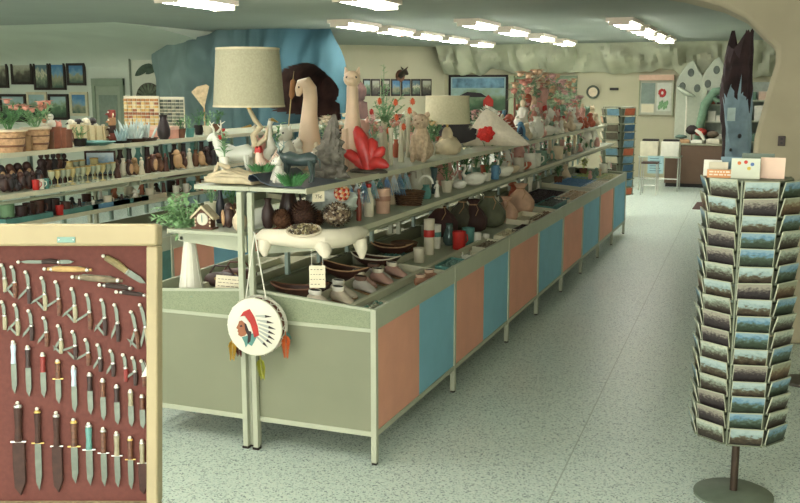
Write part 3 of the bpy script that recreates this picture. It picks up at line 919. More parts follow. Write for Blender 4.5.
def spinner(loc, rz, label, nside, rad, rows, pitch, z0, faces, cw, ch, group, pole_r=0.02, base_r=0.16, mats=None, names=None, taper=0.0):
    """revolving rack: pole, round base and nside columns of wire pockets; cards stand in the pockets of the listed faces"""
    t = thing('postcard_rack', label, 'postcard rack', loc, rz)
    MB().tube([(0, 0, 0.02), (0, 0, z0 + rows * pitch)], pole_r, 12).build('pole', mat((74, 62, 52), 0.45, metal=0.5), t)
    MB().lathe([(0, 0), (base_r, 0), (base_r, 0.012), (base_r - 0.02, 0.022), (0.03, 0.03), (0, 0.03)], 36).build('base', mat((110, 122, 106), 0.5, metal=0.2), t)
    MB().lathe([(0, 0), (rad * 0.9, 0), (rad * 0.9, 0.01), (0, 0.01)], 24, (0, 0, z0 - 0.012)).build('bottom_plate', WIRE, t, smooth=False)
    MB().lathe([(0, 0), (rad * 0.9, 0), (rad * 0.9, 0.01), (0, 0.01)], 24, (0, 0, z0 + rows * pitch)).build('top_plate', WIRE, t, smooth=False)
    apo = rad * math.cos(PI / nside)
    side = 2 * rad * math.sin(PI / nside)
    W = Matrix.Translation(loc) @ Matrix.Rotation(rz, 4, 'Z')
    rest = MB()
    for s in range(nside):
        # face s has its outward normal at angle -90deg + s*step (s = 0 looks towards -y)
        an = 2 * PI * (s + 0.5) / nside
        F = Matrix.Rotation(an, 4, 'Z')
        rv = F @ Vector((side / 2, -apo, 0))
        MB().box(-0.004, 0.004, -0.004, 0.004, z0 - 0.01, z0 + rows * pitch + 0.01).build('rib', WIRE, t, loc=(rv.x, rv.y, 0), rot=(0, 0, an + PI / nside), smooth=False)
        for r in range(rows):
            z = z0 + r * pitch
            b = MB()
            hw = side / 2 - 0.006
            b.box(-hw, hw, -0.020, 0.0, 0, 0.003)
            b.box(-hw, hw, -0.023, -0.020, 0, 0.006)
            b.box(-hw, hw, -0.003, 0.0, 0, pitch * 0.8)
            for e in (-hw, hw):
                b.box(e - 0.002, e + 0.002, -0.023, 0, 0, 0.012)
            M = F @ Matrix.Translation((0, -apo, z))
            if s in faces:
                o = b.build('card_pocket', WIRE, t, smooth=False)
                o.matrix_local = M
                k = (r * 7 + s * 3 + (r * r) % 5) % len(mats)
                tilt = Matrix.Rotation(0.24 + R.uniform(-.05, .05), 4, 'X')
                postcard('card of %s, %s pocket down, %s' % (names[k], ORD[rows - 1 - r], faces[s]), W @ M @ Matrix.Translation((R.uniform(-.003, .003), -0.0165, 0.0035)) @ tilt @ Matrix.Rotation(R.uniform(-.035, .035), 4, 'Y'),
                         min(cw, side - 0.006), ch * R.uniform(0.96, 1.03), mats[k], group)
            else:
                o = len(rest.v)
                rest.v += [tuple(M @ Vector(p)) for p in b.v]
                rest.f += [tuple(i + o for i in q) for q in b.f]
                rest.mi += [0] * len(b.f)
    if rest.v:
        o = rest.build('card_pocket', WIRE, t, smooth=False)
        o['kind'] = 'stuff'
    return t
RK = flat(733, 495, 0)
# rz: turn so that one rib stands 12 degrees towards the counter from the line of sight
view = math.atan2(RK.x, RK.y)
spinner((RK.x, RK.y, 0), -view - math.radians(12) - 0.0, 'tall revolving postcard rack on a round floor base beside the rock pier', 8, 0.214, 16, 0.0815, 0.35,
        {7: 'wide column on the counter side', 6: 'edge column on the counter side', 0: 'wide column on the pier side', 1: 'edge column on the pier side'}, 0.168, 0.094, 'postcards in the near rack', base_r=0.2, mats=CARDS, names=CARDN)
# ------------------------------------------------------------------ merchandise builders (each makes one thing standing at its origin)
def place(px, X, z):
    return Vector((X, yat(px, X, z), z))

def hpx(p, n):
    """metres that n photo pixels cover at the distance of p"""
    return n * dep(p) / FPX

def one(mb, name, m, label, cat, loc, rz=0.0, group=None, **k):
    o = mb.build(name, m, None, loc, (0, 0, rz), **k)
    return tag(o, label, cat, group)

def vase(p, h, r, m, label, group=None, shape=0, flowers=None, leaves=None, top=0.0, rz=0):
    prof = {0: [(.62, 0), (.66, .03), (.5, .3), (.55, .6), (.8, .95), (.86, 1), (.76, .99), (.5, .6)],
            1: [(.5, 0), (.8, .1), (1, .35), (.9, .6), (.45, .82), (.42, .9), (.6, 1), (.5, .98), (.35, .85)],
            2: [(.8, 0), (.85, .05), (.62, .5), (.45, .9), (.55, 1), (.45, .99), (.38, .85)],
            3: [(.7, 0), (.72, .02), (1, .95), (1.05, 1), (.92, 1), (.85, .7)]}[shape]
    t = thing('vase', label, 'vase', p, rz, group)
    MB().lathe([(a * r, b * h) for a, b in prof], 14).build('vase_body', m, t)
    if leaves:
        bouquet(t, h * 0.95, top, leaves, flowers, top * .32, 30, 10)
    return t

def bouquet(t, z0, top, leafm, flowers, wide=None, n=40, fn=7):
    b = MB()
    w = wide or top * 0.42
    heads = []
    for k in range(max(5, n // 6)):
        a = R.uniform(0, 2 * PI)
        q = R.uniform(0.2, 1)
        e = Vector((math.cos(a) * w * q, math.sin(a) * w * q, z0 + top * R.uniform(0.5, 1.0)))
        b.tube([(0, 0, z0 - 0.02), (e.x * 0.4, e.y * 0.4, z0 + (e.z - z0) * 0.5), e], [0.003, 0.0025, 0.0015], 5)
        heads.append(e)
        for i in range(7):
            c = Vector((0, 0, z0)).lerp(e, R.uniform(0.25, 1))
            b.leaf(c, (R.uniform(-1, 1), R.uniform(-1, 1), R.uniform(-.2, 1)), R.uniform(.2, .34) * max(top, .12), 0.36)
    b.build('foliage', leafm, t)
    if flowers:
        for k in range(fn):
            e = heads[k % len(heads)] + Vector((R.uniform(-.02, .02), R.uniform(-.02, .02), R.uniform(-.02, .02)))
            f = MB()
            s = flowers[1] if len(flowers) > 1 else 0.02
            f.ell(e, (s * .55, s * .55, s * .5), 8, 6)
            for i in range(7):
                a = 2 * PI * i / 7
                f.leaf(e, (math.cos(a), math.sin(a), 0.5), s * 1.4, 0.7)
            f.build('flower', flowers[0], t)

def cup(p, h, r, m, label, group=None, handle=True, rz=0, inner=None, band=None, cat='cup', name='mug'):
    t = thing(name, label, cat, p, rz, group)
    MB().lathe([(r * .85, 0), (r * .92, .04 * h), (r, h), (r * .9, h), (r * .82, .2 * h), (0, .18 * h)], 16).build('cup_body', m, t)
    if handle:
        MB().tube([(r * .92, 0, h * .8), (r * 1.5, 0, h * .75), (r * 1.6, 0, h * .45), (r * .9, 0, h * .2)], r * .13, 6).build('handle', m, t)
    if band:
        MB().lathe([(r * .97, h * .5), (r * 1.01, h * .52), (r * 1.02, h * .68), (r * .98, h * .7)], 16).build('band', band, t)
    return t

def jug(p, h, r, m, label, group=None, rz=0, lid=None):
    t = thing('jug', label, 'jug', p, rz, group)
    MB().lathe([(.6 * r, 0), (.95 * r, .15 * h), (r, .4 * h), (.7 * r, .7 * h), (.5 * r, .85 * h), (.62 * r, h), (.5 * r, .98 * h), (.4 * r, .8 * h)], 16).build('jug_body', m, t)
    MB().tube([(.55 * r, 0, .92 * h), (1.3 * r, 0, .85 * h), (1.35 * r, 0, .5 * h), (.95 * r, 0, .3 * h)], r * .11, 6).build('handle', m, t)
    MB().prism([(-.4 * r, .9 * h), (-.85 * r, h * 1.03), (-.4 * r, h)], r * .4, (0, r * .2, 0)).build('spout', lid or m, t, smooth=False)
    return t

def bottle(p, h, r, m, label, group=None, capm=None):
    t = thing('bottle', label, 'bottle', p, 0, group)
    MB().lathe([(r * .9, 0), (r, .05 * h), (r, .5 * h), (.45 * r, .75 * h), (.35 * r, .92 * h), (0, .92 * h)], 14).build('bottle_body', m, t)
    MB().lathe([(.45 * r, .88 * h), (.6 * r, .93 * h), (.5 * r, h), (0, h)], 12).build('cap', capm or m, t)
    return t

def quadruped(p, h, ln, m, label, cat='figurine', name='animal_figurine', group=None, rz=0, antler=None, base=None, headlow=0.0, tailm=None, fat=1.0):
    """standing four legged figurine, head towards -x"""
    t = thing(name, label, cat, p, rz, group)
    b = MB()
    bz, L, w = h * .56, ln * .5, h * .13 * fat
    b.tube([(L * .9, 0, bz + .02 * h), (L * .6, 0, bz + .03 * h), (0, 0, bz - .01 * h), (-L * .5, 0, bz + .03 * h), (-L * .8, 0, bz + .05 * h)], [w * .6, w * 1.15, w * 1.0, w * 1.2, w * .7], 10)
    hz = h * (.95 - headlow)
    b.tube([(-L * .6, 0, bz + .02 * h), (-L * .85, 0, (bz + hz) / 2), (-L * .98, 0, hz - .03 * h)], [w * .95, w * .62, w * .5], 9)
    b.tube([(-L * .92, 0, hz), (-L * 1.12, 0, hz - .05 * h), (-L * 1.35, 0, hz - .11 * h)], [w * .5, w * .52, w * .26], 9)
    for s in (-1, 1):
        b.tube([(-L * .93, s * w * .35, hz + .02 * h), (-L * .86, s * w * .85, hz + .09 * h)], [w * .18, w * .05], 5)
        for x, k in ((-L * .55, -1), (L * .62, 1)):
            y = s * w * .62
            b.tube([(x, y, bz - .02 * h), (x + k * .02 * h, y, bz * .55), (x + (.035 * h if k > 0 else 0), y, bz * .45), (x, y, .015 * h), (x - .03 * h, y, 0.004)], [w * .5, w * .3, w * .22, w * .17, w * .2], 7)
    b.tube([(L * .88, 0, bz + .05 * h), (L * 1.05, 0, bz), (L * 1.08, 0, bz - .2 * h)], [w * .16, w * .15, w * .08], 6)
    b.build('body', m, t)
    if antler:
        a = MB()
        for s in (-1, 1):
            a.tube([(-L * .95, s * w * .3, hz + .03 * h), (-L * .85, s * w * 1.1, hz + .14 * h), (-L * .95, s * w * 1.6, hz + .3 * h)], [w * .16, w * .13, w * .05], 6)
            a.tube([(-L * .86, s * w * 1.1, hz + .14 * h), (-L * 1.05, s * w * 1.2, hz + .22 * h)], [w * .12, w * .04], 5)
            a.tube([(-L * .9, s * w * 1.4, hz + .22 * h), (-L * .72, s * w * 1.6, hz + .28 * h)], [w * .1, w * .04], 5)
        a.build('antlers', antler, t)
    if base:
        MB().lathe([(0, -.001), (ln * .62, -.001), (ln * .6, .004)] , 18, sy=.45).build('stand', base, t)
    return t

def bird(p, h, m, label, group=None, rz=0, kind='swan', accent=None, cat='figurine'):
    t = thing(kind + '_figurine', label, cat, p, rz, group)
    b = MB()
    if kind == 'swan':
        b.ell((0, 0, h * .3), (h * .5, h * .28, h * .29), 14, 9)
        b.tube([(-h * .34, 0, h * .35), (-h * .52, 0, h * .55), (-h * .40, 0, h * .78), (-h * .42, 0, h * .93), (-h * .58, 0, h * .92)], [h * .13, h * .08, h * .06, h * .07, h * .05], 8)
        b.tube([(h * .35, 0, h * .35), (h * .6, 0, h * .55)], [h * .16, h * .03], 7)
        b.build('body', m, t)
        MB().tube([(-h * .58, 0, h * .92), (-h * .72, 0, h * .86)], [h * .035, h * .012], 6).build('beak', accent or RED, t)
        for s in (-1, 1):
            w = MB()
            w.ell((h * .12, s * h * .25, h * .42), (h * .36, h * .06, h * .2), 10, 6)
            w.build('wing', m, t)
    elif kind == 'rooster':
        b.tube([(h * .2, 0, h * .4), (0, 0, h * .36), (-h * .14, 0, h * .46), (-h * .2, 0, h * .7), (-h * .2, 0, h * .82)], [h * .1, h * .2, h * .17, h * .1, h * .085], 10)
        for k in range(4):
            b.tube([(h * .16, (k - 1.5) * h * .03, h * .45), (h * .32, (k - 1.5) * h * .05, h * (.75 + .04 * k)), (h * .46, (k - 1.5) * h * .07, h * (.6 + .04 * k))], [h * .06, h * .05, h * .01], 6)
        b.build('body', m, t)
        MB().prism([(-.3, .84), (-.26, .98), (-.2, .9), (-.15, 1.0), (-.11, .88), (-.12, .8), (-.28, .8)], .03, (0, .015, 0), (h, 0, 0), (0, 0, h)).build('comb', RED, t, smooth=False)
        MB().ell((-h * .27, 0, h * .68), (h * .03, h * .03, h * .07), 8, 6).build('wattle', RED, t)
        MB().tube([(-h * .26, 0, h * .8), (-h * .36, 0, h * .77)], [h * .035, h * .008], 6).build('beak', accent or BRASS, t)
        MB().lathe([(h * .2, 0), (h * .2, h * .04), (h * .09, h * .1), (h * .07, h * .2), (0, h * .22)], 12).build('stand', accent or m, t)
    elif kind == 'heron':
        b.tube([(h * .2, 0, h * .3), (h * .04, 0, h * .36), (-h * .06, 0, h * .48), (h * .02, 0, h * .66), (0, 0, h * .86), (-h * .05, 0, h * .93)], [h * .03, h * .12, h * .08, h * .045, h * .04, h * .05], 9)
        b.tube([(0, 0, h * .34), (0, 0, 0)], [h * .05, h * .03], 7)
        b.build('body', m, t)
        MB().tube([(-h * .08, 0, h * .94), (-h * .27, 0, h * .9)], [h * .03, h * .006], 6).build('beak', accent or BRASS, t)
        MB().lathe([(0, 0), (h * .16, 0), (h * .14, h * .03), (h * .03, h * .05)], 14).build('stand', m, t)
    else:      # perching songbird, owl or penguin
        b.ell((0, 0, h * .46), (h * .24, h * .22, h * .42), 12, 9)
        b.ell((-h * .04, 0, h * .83), (h * .17, h * .17, h * .17), 12, 8)
        b.build('body', m, t)
        MB().tube([(-h * .18, 0, h * .82), (-h * .32, 0, h * .77)], [h * .05, h * .01], 6).build('beak', accent or BRASS, t)
        for s in (-1, 1):
            MB().ell((h * .03, s * h * .22, h * .45), (h * .13, h * .04, h * .3), 8, 6).build('wing', accent or m, t)
        MB().prism([(.1, .12), (.42, .02), (.42, .08), (.2, .3)], .08 * h, (0, .04 * h, 0), (h, 0, 0), (0, 0, h)).build('tail', m, t, smooth=False)
    return t

def sitting(p, h, m, label, group=None, rz=0, kind='cat', accent=None, name=None):
    """sitting cat, dog, bear or tall slender cat, facing -x"""
    t = thing(name or kind + '_figurine', label, 'figurine', p, rz, group)
    b = MB()
    if kind == 'slender_cat':
        b.lathe([(h * .15, 0), (h * .17, h * .03), (h * .155, h * .16), (h * .115, h * .34), (h * .082, h * .52), (h * .068, h * .68), (h * .066, h * .8), (h * .05, h * .86), (0, h * .88)], 16, sy=.86)
        b.ell((-h * .02, 0, h * .885), (h * .095, h * .085, h * .08), 14, 9)
        b.ell((-h * .105, 0, h * .865), (h * .04, h * .042, h * .035), 10, 7)
        for s in (-1, 1):
            b.tube([(0, s * h * .05, h * .93), (h * .005, s * h * .068, h * 1.0)], [h * .035, h * .006], 6)
            b.tube([(-h * .06, s * h * .06, h * .4), (-h * .13, s * h * .055, h * .15), (-h * .16, s * h * .05, h * .012), (-h * .2, s * h * .05, h * .015)], [h * .045, h * .035, h * .03, h * .025], 8)
        b.tube([(h * .13, 0, h * .03), (h * .2, h * .06, h * .03), (h * .14, h * .17, h * .025), (-h * .03, h * .2, h * .02)], [h * .03, h * .03, h * .026, h * .016], 7)
        b.build('body', m, t)
        for s in (-1, 1):
            MB().ell((-h * .092, s * h * .04, h * .9), (h * .01, h * .016, h * .012), 8, 6).build('eye', accent or BLACK, t)
        return t
    b.ell((h * .05, 0, h * .24), (h * .27, h * .25, h * .25), 14, 9)
    b.tube([(h * .02, 0, h * .25), (-h * .02, 0, h * .5), (-h * .03, 0, h * .66)], [h * .23, h * .18, h * .12], 12)
    b.ell((-h * .06, 0, h * .78), (h * .17, h * .165, h * .16), 14, 9)
    b.ell((-h * .2, 0, h * .74), (h * .09, h * .08, h * .07), 10, 7)
    for s in (-1, 1):
        if kind == 'bear':
            b.ell((-h * .02, s * h * .13, h * .92), (h * .04, h * .055, h * .06), 8, 6)
        elif kind == 'dog':
            b.tube([(-h * .02, s * h * .13, h * .86), (0, s * h * .2, h * .7)], [h * .05, h * .045], 7)
        else:
            b.tube([(-h * .03, s * h * .1, h * .87), (-h * .02, s * h * .13, h * 1.0)], [h * .06, h * .008], 6)
        b.tube([(-h * .08, s * h * .12, h * .5), (-h * .2, s * h * .12, h * .22), (-h * .24, s * h * .11, h * .03), (-h * .31, s * h * .11, h * .03)], [h * .075, h * .06, h * .055, h * .04], 8)
    b.build('body', m, t)
    for s in (-1, 1):
        MB().ell((-h * .2, s * h * .07, h * .82), (h * .022, h * .022, h * .022), 8, 6).build('eye', accent or BLACK, t)
    MB().ell((-h * .285, 0, h * .75), (h * .024, h * .03, h * .022), 8, 6).build('nose', accent or BLACK, t)
    return t

def statuette(p, h, m, label, group=None, rz=0, robe=None, head=None, base=None):
    """small standing figure in a long robe"""
    t = thing('statuette', label, 'figurine', p, rz, group)
    MB().lathe([(h * .19, 0), (h * .2, h * .03), (h * .13, h * .35), (h * .1, h * .55), (h * .14, h * .7), (h * .11, h * .77), (h * .05, h * .8), (0, h * .81)], 12, sy=.8).build('robe', robe or m, t)
    MB().ell((-h * .01, 0, h * .89), (h * .08, h * .075, h * .1), 10, 8).build('head', head or m, t)
    for s in (-1, 1):
        MB().tube([(0, s * h * .13, h * .7), (-h * .06, s * h * .17, h * .55), (-h * .15, s * h * .06, h * .5)], [h * .04, h * .035, h * .025], 7).build('arm', robe or m, t)
    if base:
        MB().lathe([(0, -.0005), (h * .22, -.0005), (h * .22, h * .02), (0, h * .021)], 14).build('stand', base, t)
    return t

def potted(p, h, r, potm, leafm, label, group=None, fl=None, n=46, wide=None, fn=6):
    t = thing('potted_plant', label, 'plant', p, R.uniform(0, 6), group)
    ph = min(h * .42, r * 1.9)
    MB().lathe([(r * .7, 0), (r * .95, ph * .9), (r, ph), (r * .88, ph), (r * .8, ph * .6), (0, ph * .6)], 14).build('pot', potm, t)
    bouquet(t, ph, h - ph, leafm, fl, wide or r * 1.5, n, fn)
    return t

def basket(p, h, r, m, label, group=None, handle=True, rz=0, sx=1.0):
    t = thing('basket', label, 'basket', p, rz, group)
    b = MB()
    for k in range(7):
        z = h * (k + .5) / 7
        b.lathe([(r * (.8 + .2 * k / 6) - .004, z - h / 15), (r * (.82 + .2 * k / 6) + .003, z), (r * (.8 + .2 * k / 6) - .004, z + h / 15)], 20, sx=sx)
    b.lathe([(0, 0), (r * .8, 0), (r * .8, .006), (0, .007)], 20, sx=sx)
    b.build('weave', m, t)
    MB().lathe([(r * .98, h * .95), (r * 1.08, h), (r * .98, h * 1.05), (r * .92, h)], 20, sx=sx).build('rim', m, t)
    if handle:
        MB().tube([(math.cos(a) * r * sx, 0, h + math.sin(a) * h * .8) for a in [PI * i / 10 for i in range(11)]], r * .05, 6).build('handle', m, t)
    return t

def moccasin(p, ln, m, label, rz, group, cuff=None):
    """soft ankle slipper, toe towards -x"""
    t = thing('moccasin', label, 'slipper', p, rz, group)
    L = ln
    s = MB()
    s.prism([(-.5, 0), (-.42, .15), (-.2, .18), (.2, .13), (.45, .12), (.5, 0), (.45, -.12), (.2, -.13), (-.2, -.18), (-.42, -.15)], L * .03, (0, 0, 0), (L, 0, 0), (0, L, 0))
    s.build('sole', TAN, t, smooth=False)
    b = MB()
    n = 14
    prof = [(0.5, .03, .10, .30), (.36, .03, .135, .40), (.2, .03, .14, .42), (.04, .03, .15, .34), (-.14, .03, .17, .25), (-.32, .03, .165, .18), (-.46, .03, .10, .10)]
    v, f = [], []
    for x, z0, w, hh in prof:
        for k in range(n):
            a = 2 * PI * k / n
            v.append((x * L, math.cos(a) * w * L, L * (z0 + (hh - z0) * (0.5 + 0.5 * math.sin(a)))))
    for i in range(len(prof) - 1):
        for k in range(n):
            k2 = (k + 1) % n
            f.append((i * n + k, i * n + k2, (i + 1) * n + k2, (i + 1) * n + k))
    f.append(tuple(range(n)))
    f.append(tuple((len(prof) - 1) * n + k for k in range(n)))
    b.add(v, f)
    b.build('upper', m, t)
    c = MB()
    c.lathe([(L * .16, L * .33), (L * .185, L * .40), (L * .17, L * .46), (L * .145, L * .45), (L * .13, L * .36)], 14, (L * .24, 0, 0), 1.25, .82)
    c.build('cuff', cuff or WHITE, t)
    MB().lathe([(0, L * .452), (L * .143, L * .454)], 14, (L * .24, 0, 0), 1.25, .82).build('opening', BLACK, t)
    return t

def bag(p, h, w, m, label, group=None, rz=0, cord=None):
    """gathered pouch with a drawn neck"""
    t = thing('pouch', label, 'bag', p, rz, group)
    v, f = [], []
    n, rows = 22, [(0, .62), (.06, .9), (.22, 1.05), (.42, 1.0), (.62, .72), (.78, .36), (.84, .28), (.92, .4), (1.0, .52)]
    for z, r_ in rows:
        for k in range(n):
            a = 2 * PI * k / n
            pl = 1 + (.10 * math.sin(a * 7) if z > .4 else .03 * math.sin(a * 5))
            v.append((math.cos(a) * w * .5 * r_ * pl, math.sin(a) * w * .36 * r_ * pl, z * h))
    for i in range(len(rows) - 1):
        for k in range(n):
            k2 = (k + 1) % n
            f.append((i * n + k, i * n + k2, (i + 1) * n + k2, (i + 1) * n + k))
    f.append(tuple(range(n)))
    b = MB().add(v, f)
    b.build('bag_body', m, t)
    c = MB()
    c.lathe([(w * .15, h * .82), (w * .18, h * .84), (w * .15, h * .86)], 14, sy=.75)
    c.tube([(w * .12, -w * .08, h * .84), (w * .2, -w * .2, h * .7), (w * .12, -w * .36, h * .52)], .004, 5)
    c.build('drawstring', cord or TAN, t)
    return t

def tray_box(p, w, d, h, m, label, group=None, rz=0, fill=None, lid=None):
    """shallow open box or tray; fill = material of the loose goods heaped in it"""
    t = thing('goods_tray', label, 'tray', p, rz, group)
    b = MB()
    k = .004
    b.box(-w / 2, w / 2, -d / 2, d / 2, 0, k)
    b.box(-w / 2, w / 2, -d / 2, -d / 2 + k, k, h)
    b.box(-w / 2, w / 2, d / 2 - k, d / 2, k, h)
    b.box(-w / 2, -w / 2 + k, -d / 2 + k, d / 2 - k, k, h)
    b.box(w / 2 - k, w / 2, -d / 2 + k, d / 2 - k, k, h)
    b.build('tray_shell', m, t, smooth=False)
    if fill:
        g = MB()
        nx, ny = max(3, int(w / .03)), max(3, int(d / .03))
        for i in range(nx):
            for j in range(ny):
                s = min(w / nx, d / ny) * .5
                g.ell((-w / 2 + .012 + (w - .024) * (i + .5) / nx, -d / 2 + .012 + (d - .024) * (j + .5) / ny, h * .55 + R.uniform(0, .012)), (s * R.uniform(.8, 1.1), s * R.uniform(.8, 1.1), s * R.uniform(.5, 1.0)), 6, 4)
        o = g.build('loose_goods', fill, t)
        o['kind'] = 'stuff'
    return t

def price_card(p, w, h, txt, label, rz=0, tilt=0.0, lines=0):
    t = thing('price_card', label, 'sign', p, rz)
    o = MB().box(-w / 2, w / 2, 0, .002, 0, h).build('card', CARD, t, smooth=False)
    ink = mat((70, 64, 56), 0.8)
    if txt:
        x = text_mesh(txt, h * .5, ink, t, (0, -.0006, h * .5), (PI / 2, 0, 0))
    for k in range(lines):
        z = h * (.82 - .66 * k / max(1, lines - 1))
        b = MB()
        x = -w * .42
        while x < w * (.40 if k < lines - 1 else .1):
            l = R.uniform(.012, .03) * w / .2
            b.box(x, min(x + l, w * .43), -.0008, -.0001, z - h * .012, z + h * .012)
            x += l + .008
        b.build('lettering', ink, t, smooth=False)
    t.rotation_euler = (tilt, 0, rz)
    return t

def lamp(p, label, shade_r0, shade_r1, sz0, sz1, shade_m, base_fn, name='table_lamp', off=(0, 0)):
    t = thing(name, label, 'lamp', p)
    sh = MB().lathe([(shade_r0, sz0), (shade_r1, sz1), (shade_r1 - .003, sz1), (shade_r0 - .003, sz0)], 48, (off[0], off[1], 0)).build('lamp_shade', shade_m, t)
    tr = mat((198, 188, 156), 0.7)
    for r_, z in ((shade_r0, sz0), (shade_r1, sz1)):
        MB().lathe([(r_ - .004, z - .006), (r_ + .002, z - .006), (r_ + .002, z + .006), (r_ - .004, z + .006)], 48, (off[0], off[1], 0)).build('shade_trim', tr, sh)
    MB().ell((off[0], off[1], sz0 + .09), (.03, .03, .045), 12, 8).build('bulb', WHITE, t)
    MB().tube([(off[0], off[1], sz0 - .02), (off[0], off[1], sz0 + .06)], .014, 10).build('socket', BRASS, t)
    sp = MB()
    for k in range(3):
        a = 2 * PI * k / 3
        sp.tube([(off[0], off[1], sz0 + .03), (off[0] + math.cos(a) * (shade_r0 - .004), off[1] + math.sin(a) * (shade_r0 - .004), sz0 + .012)], .002, 5)
    sp.build('shade_carrier', BRASS, t)
    base_fn(t)
    return t
# ------------------------------------------------------------------ long aisle island: top shelf
E0 = 0.001
TZ = TOPZ + E0
LINEN = mat((164, 160, 134), 0.85, var=0.10, scale=90, bump=0.1)
DRIFT = mat((196, 182, 150), 0.7, var=0.2, scale=12, bump=0.2)
GREYDRIFT = mat((112, 108, 98), 0.8, var=0.45, scale=16, bump=0.5)
PALE = mat((206, 200, 176), 0.5, var=0.10, scale=8)

# driftwood lamp with the big drum shade
lp = Vector((-2.93, 4.96, TZ))
LY = .225
sx_ = xat(249, 4.96 + LY, 2.0)
s_r0, s_r1 = 35.5 * dep((sx_, 4.96 + LY, 2.0)) / FPX, 31.5 * dep((sx_, 4.96 + LY, 2.3)) / FPX
zs0, zs1 = zat(106, sx_, 4.96 + LY) - TZ, zat(49, sx_, 4.96 + LY) - TZ
def drift_base(t):
    off = sx_ - lp.x
    b = MB()
    b.tube([(-.06, LY - .02, .02), (-.07, LY, .12), (-.035, LY, .2), (-.055, LY, .27), (.0, LY, .32), (off * .5, LY, .36), (off, LY, zs0 - .02)], [.035, .03, .026, .02, .018, .016, .012], 10)
    b.tube([(-.04, LY, .2), (.03, LY, .25), (.05, LY, .33)], [.018, .015, .004], 8)
    b.build('driftwood_stem', DRIFT, t)
    rr = random.Random(3)
    for k in range(11):
        y = -.17 + .026 * k
        l = rr.uniform(.15, .21)
        MB().tube([(-l, y * .9, .022 + .012 * (k % 3)), (-.06, y, .03 + .018 * (k % 3)), (.08, y * .8, .026 + .014 * (k % 2)), (.15, y * .9, .016)], [.009, .022, .02, .012], 8).build('driftwood_branch', DRIFT, t)
    MB().tube([(-.17, -.05, .04), (-.15, -.03, .11), (-.09, 0, .08)], [.012, .014, .02], 8).build('driftwood_branch', DRIFT, t)
lamp(lp, 'large table lamp with beige linen drum shade on a pale driftwood base', s_r0, s_r1, zs0, zs1, LINEN, drift_base, off=(sx_ - lp.x, LY))

p = place(238, -2.99, TZ)
p.y = 5.09
p.x = xat(236, p.y, TZ)
quadruped(p, hpx(p, 47), hpx(p, 44), mat((206, 210, 196), 0.35, var=.06), 'white ceramic deer standing behind the driftwood lamp base', name='deer_figurine', antler=WHITE, rz=0.1, fat=1.25)
o = place(221, -3.06, TZ)
wr = thing('flower_sprig', 'sprig of red and white paper blossoms standing beside the white deer', 'flowers', Vector((o.x, o.y + .05, TZ)))
bouquet(wr, .14, .2, LEAF2, (RED, .016), .05, 18, 5)
MB().lathe([(.03, 0), (.035, .01), (.02, .08), (.026, .15), (.02, .15)], 12).build('holder', WHITE, wr)
p = place(266, -2.80, TZ)
bird(p, hpx(p, 37), mat((216, 190, 170), .4, var=.1), 'white and pink ceramic rooster with a red comb below the big lampshade', kind='rooster')
p = place(271, -2.90, TZ)
bird(Vector((xat(271, p.y + .12, TZ), p.y + .12, TZ)), hpx(p, 62), WHITE, 'tall white china heron behind the red combed rooster', kind='heron', rz=2.6)
p = place(258, -2.93, TZ)
bird(Vector((xat(257, p.y + .22, TZ), p.y + .22, TZ)), hpx(p, 56), PALE, 'cream china heron half hidden by the lampshade', kind='heron', rz=.6)

# cattail
p = place(287, -2.90, TZ)
ct = thing('cattail', 'dried brown cattail on a long leaning stalk in a slim jar behind the ceramic elk', 'plant', Vector((xat(286, p.y + .35, TZ), p.y + .35, TZ)))
H = hpx(ct.location, 98)
MB().tube([(0, 0, .01), (.03, 0, H * .5), (.055, 0, H * .82), (.075, 0, H)], [.005, .005, .004, .002], 6).build('stalk', mat((170, 150, 104), .7), ct)
MB().tube([(.05, 0, H * .72), (.055, 0, H * .76), (.066, 0, H * .9), (.068, 0, H * .92)], [.006, .02, .018, .005], 10).build('seed_head', mat((150, 106, 70), .9, var=.15), ct)
MB().lathe([(.03, 0), (.035, .02), (.024, .16), (.03, .2), (.02, .2)], 12).build('jar', TEAL, ct)

# dark sheet, elk, grass
sh = MB()
v, f = [], []
pts = [(-2.77, .030), (-2.79, .045), (-2.785, .066), (-2.76, .072), (-2.735, .058), (-2.71, .034), (-2.66, .016), (-2.58, .009), (-2.50, .006), (-2.42, .006)]
top = [(x, z) for x, z in pts]
for y in (4.775, 4.95, 5.13, 5.3):
    for x, z in top:
        v.append((x + (y - 4.775) * .02, y, z + .0))
    for x, z in top:
        v.append((x + (y - 4.775) * .02, y, z - .004))
n = len(top)
for j in range(3):
    for i in range(n - 1):
        a = j * 2 * n + i
        f.append((a, a + 1, a + 2 * n + 1, a + 2 * n))
        f.append((a + n, a + 2 * n + n, a + 2 * n + n + 1, a + n + 1))
for j in range(3):
    for e in (0, n - 1):
        a = j * 2 * n + e
        f.append((a, a + 2 * n, a + 3 * n, a + n))
for j in (0, 3):
    for i in range(n - 1):
        a = j * 2 * n + i
        f.append((a, a + n, a + n + 1, a + 1))
sh.add(v, f)
one(sh, 'paper_sheet', mat((62, 76, 88), .35, var=.2, scale=6), 'dark blue grey glossy sheet curling up on the shelf corner under the elk', 'sheet', (0, 0, TZ))
p = place(299, -2.60, TZ + .008)
quadruped(p, hpx(p, 40), hpx(p, 42), mat((62, 76, 74), .3, var=.25, scale=20), 'dark blue green ceramic elk with lowered antlers on the shelf corner', name='elk_figurine', antler=mat((150, 168, 160), .4), headlow=.22, rz=.12, fat=1.2)
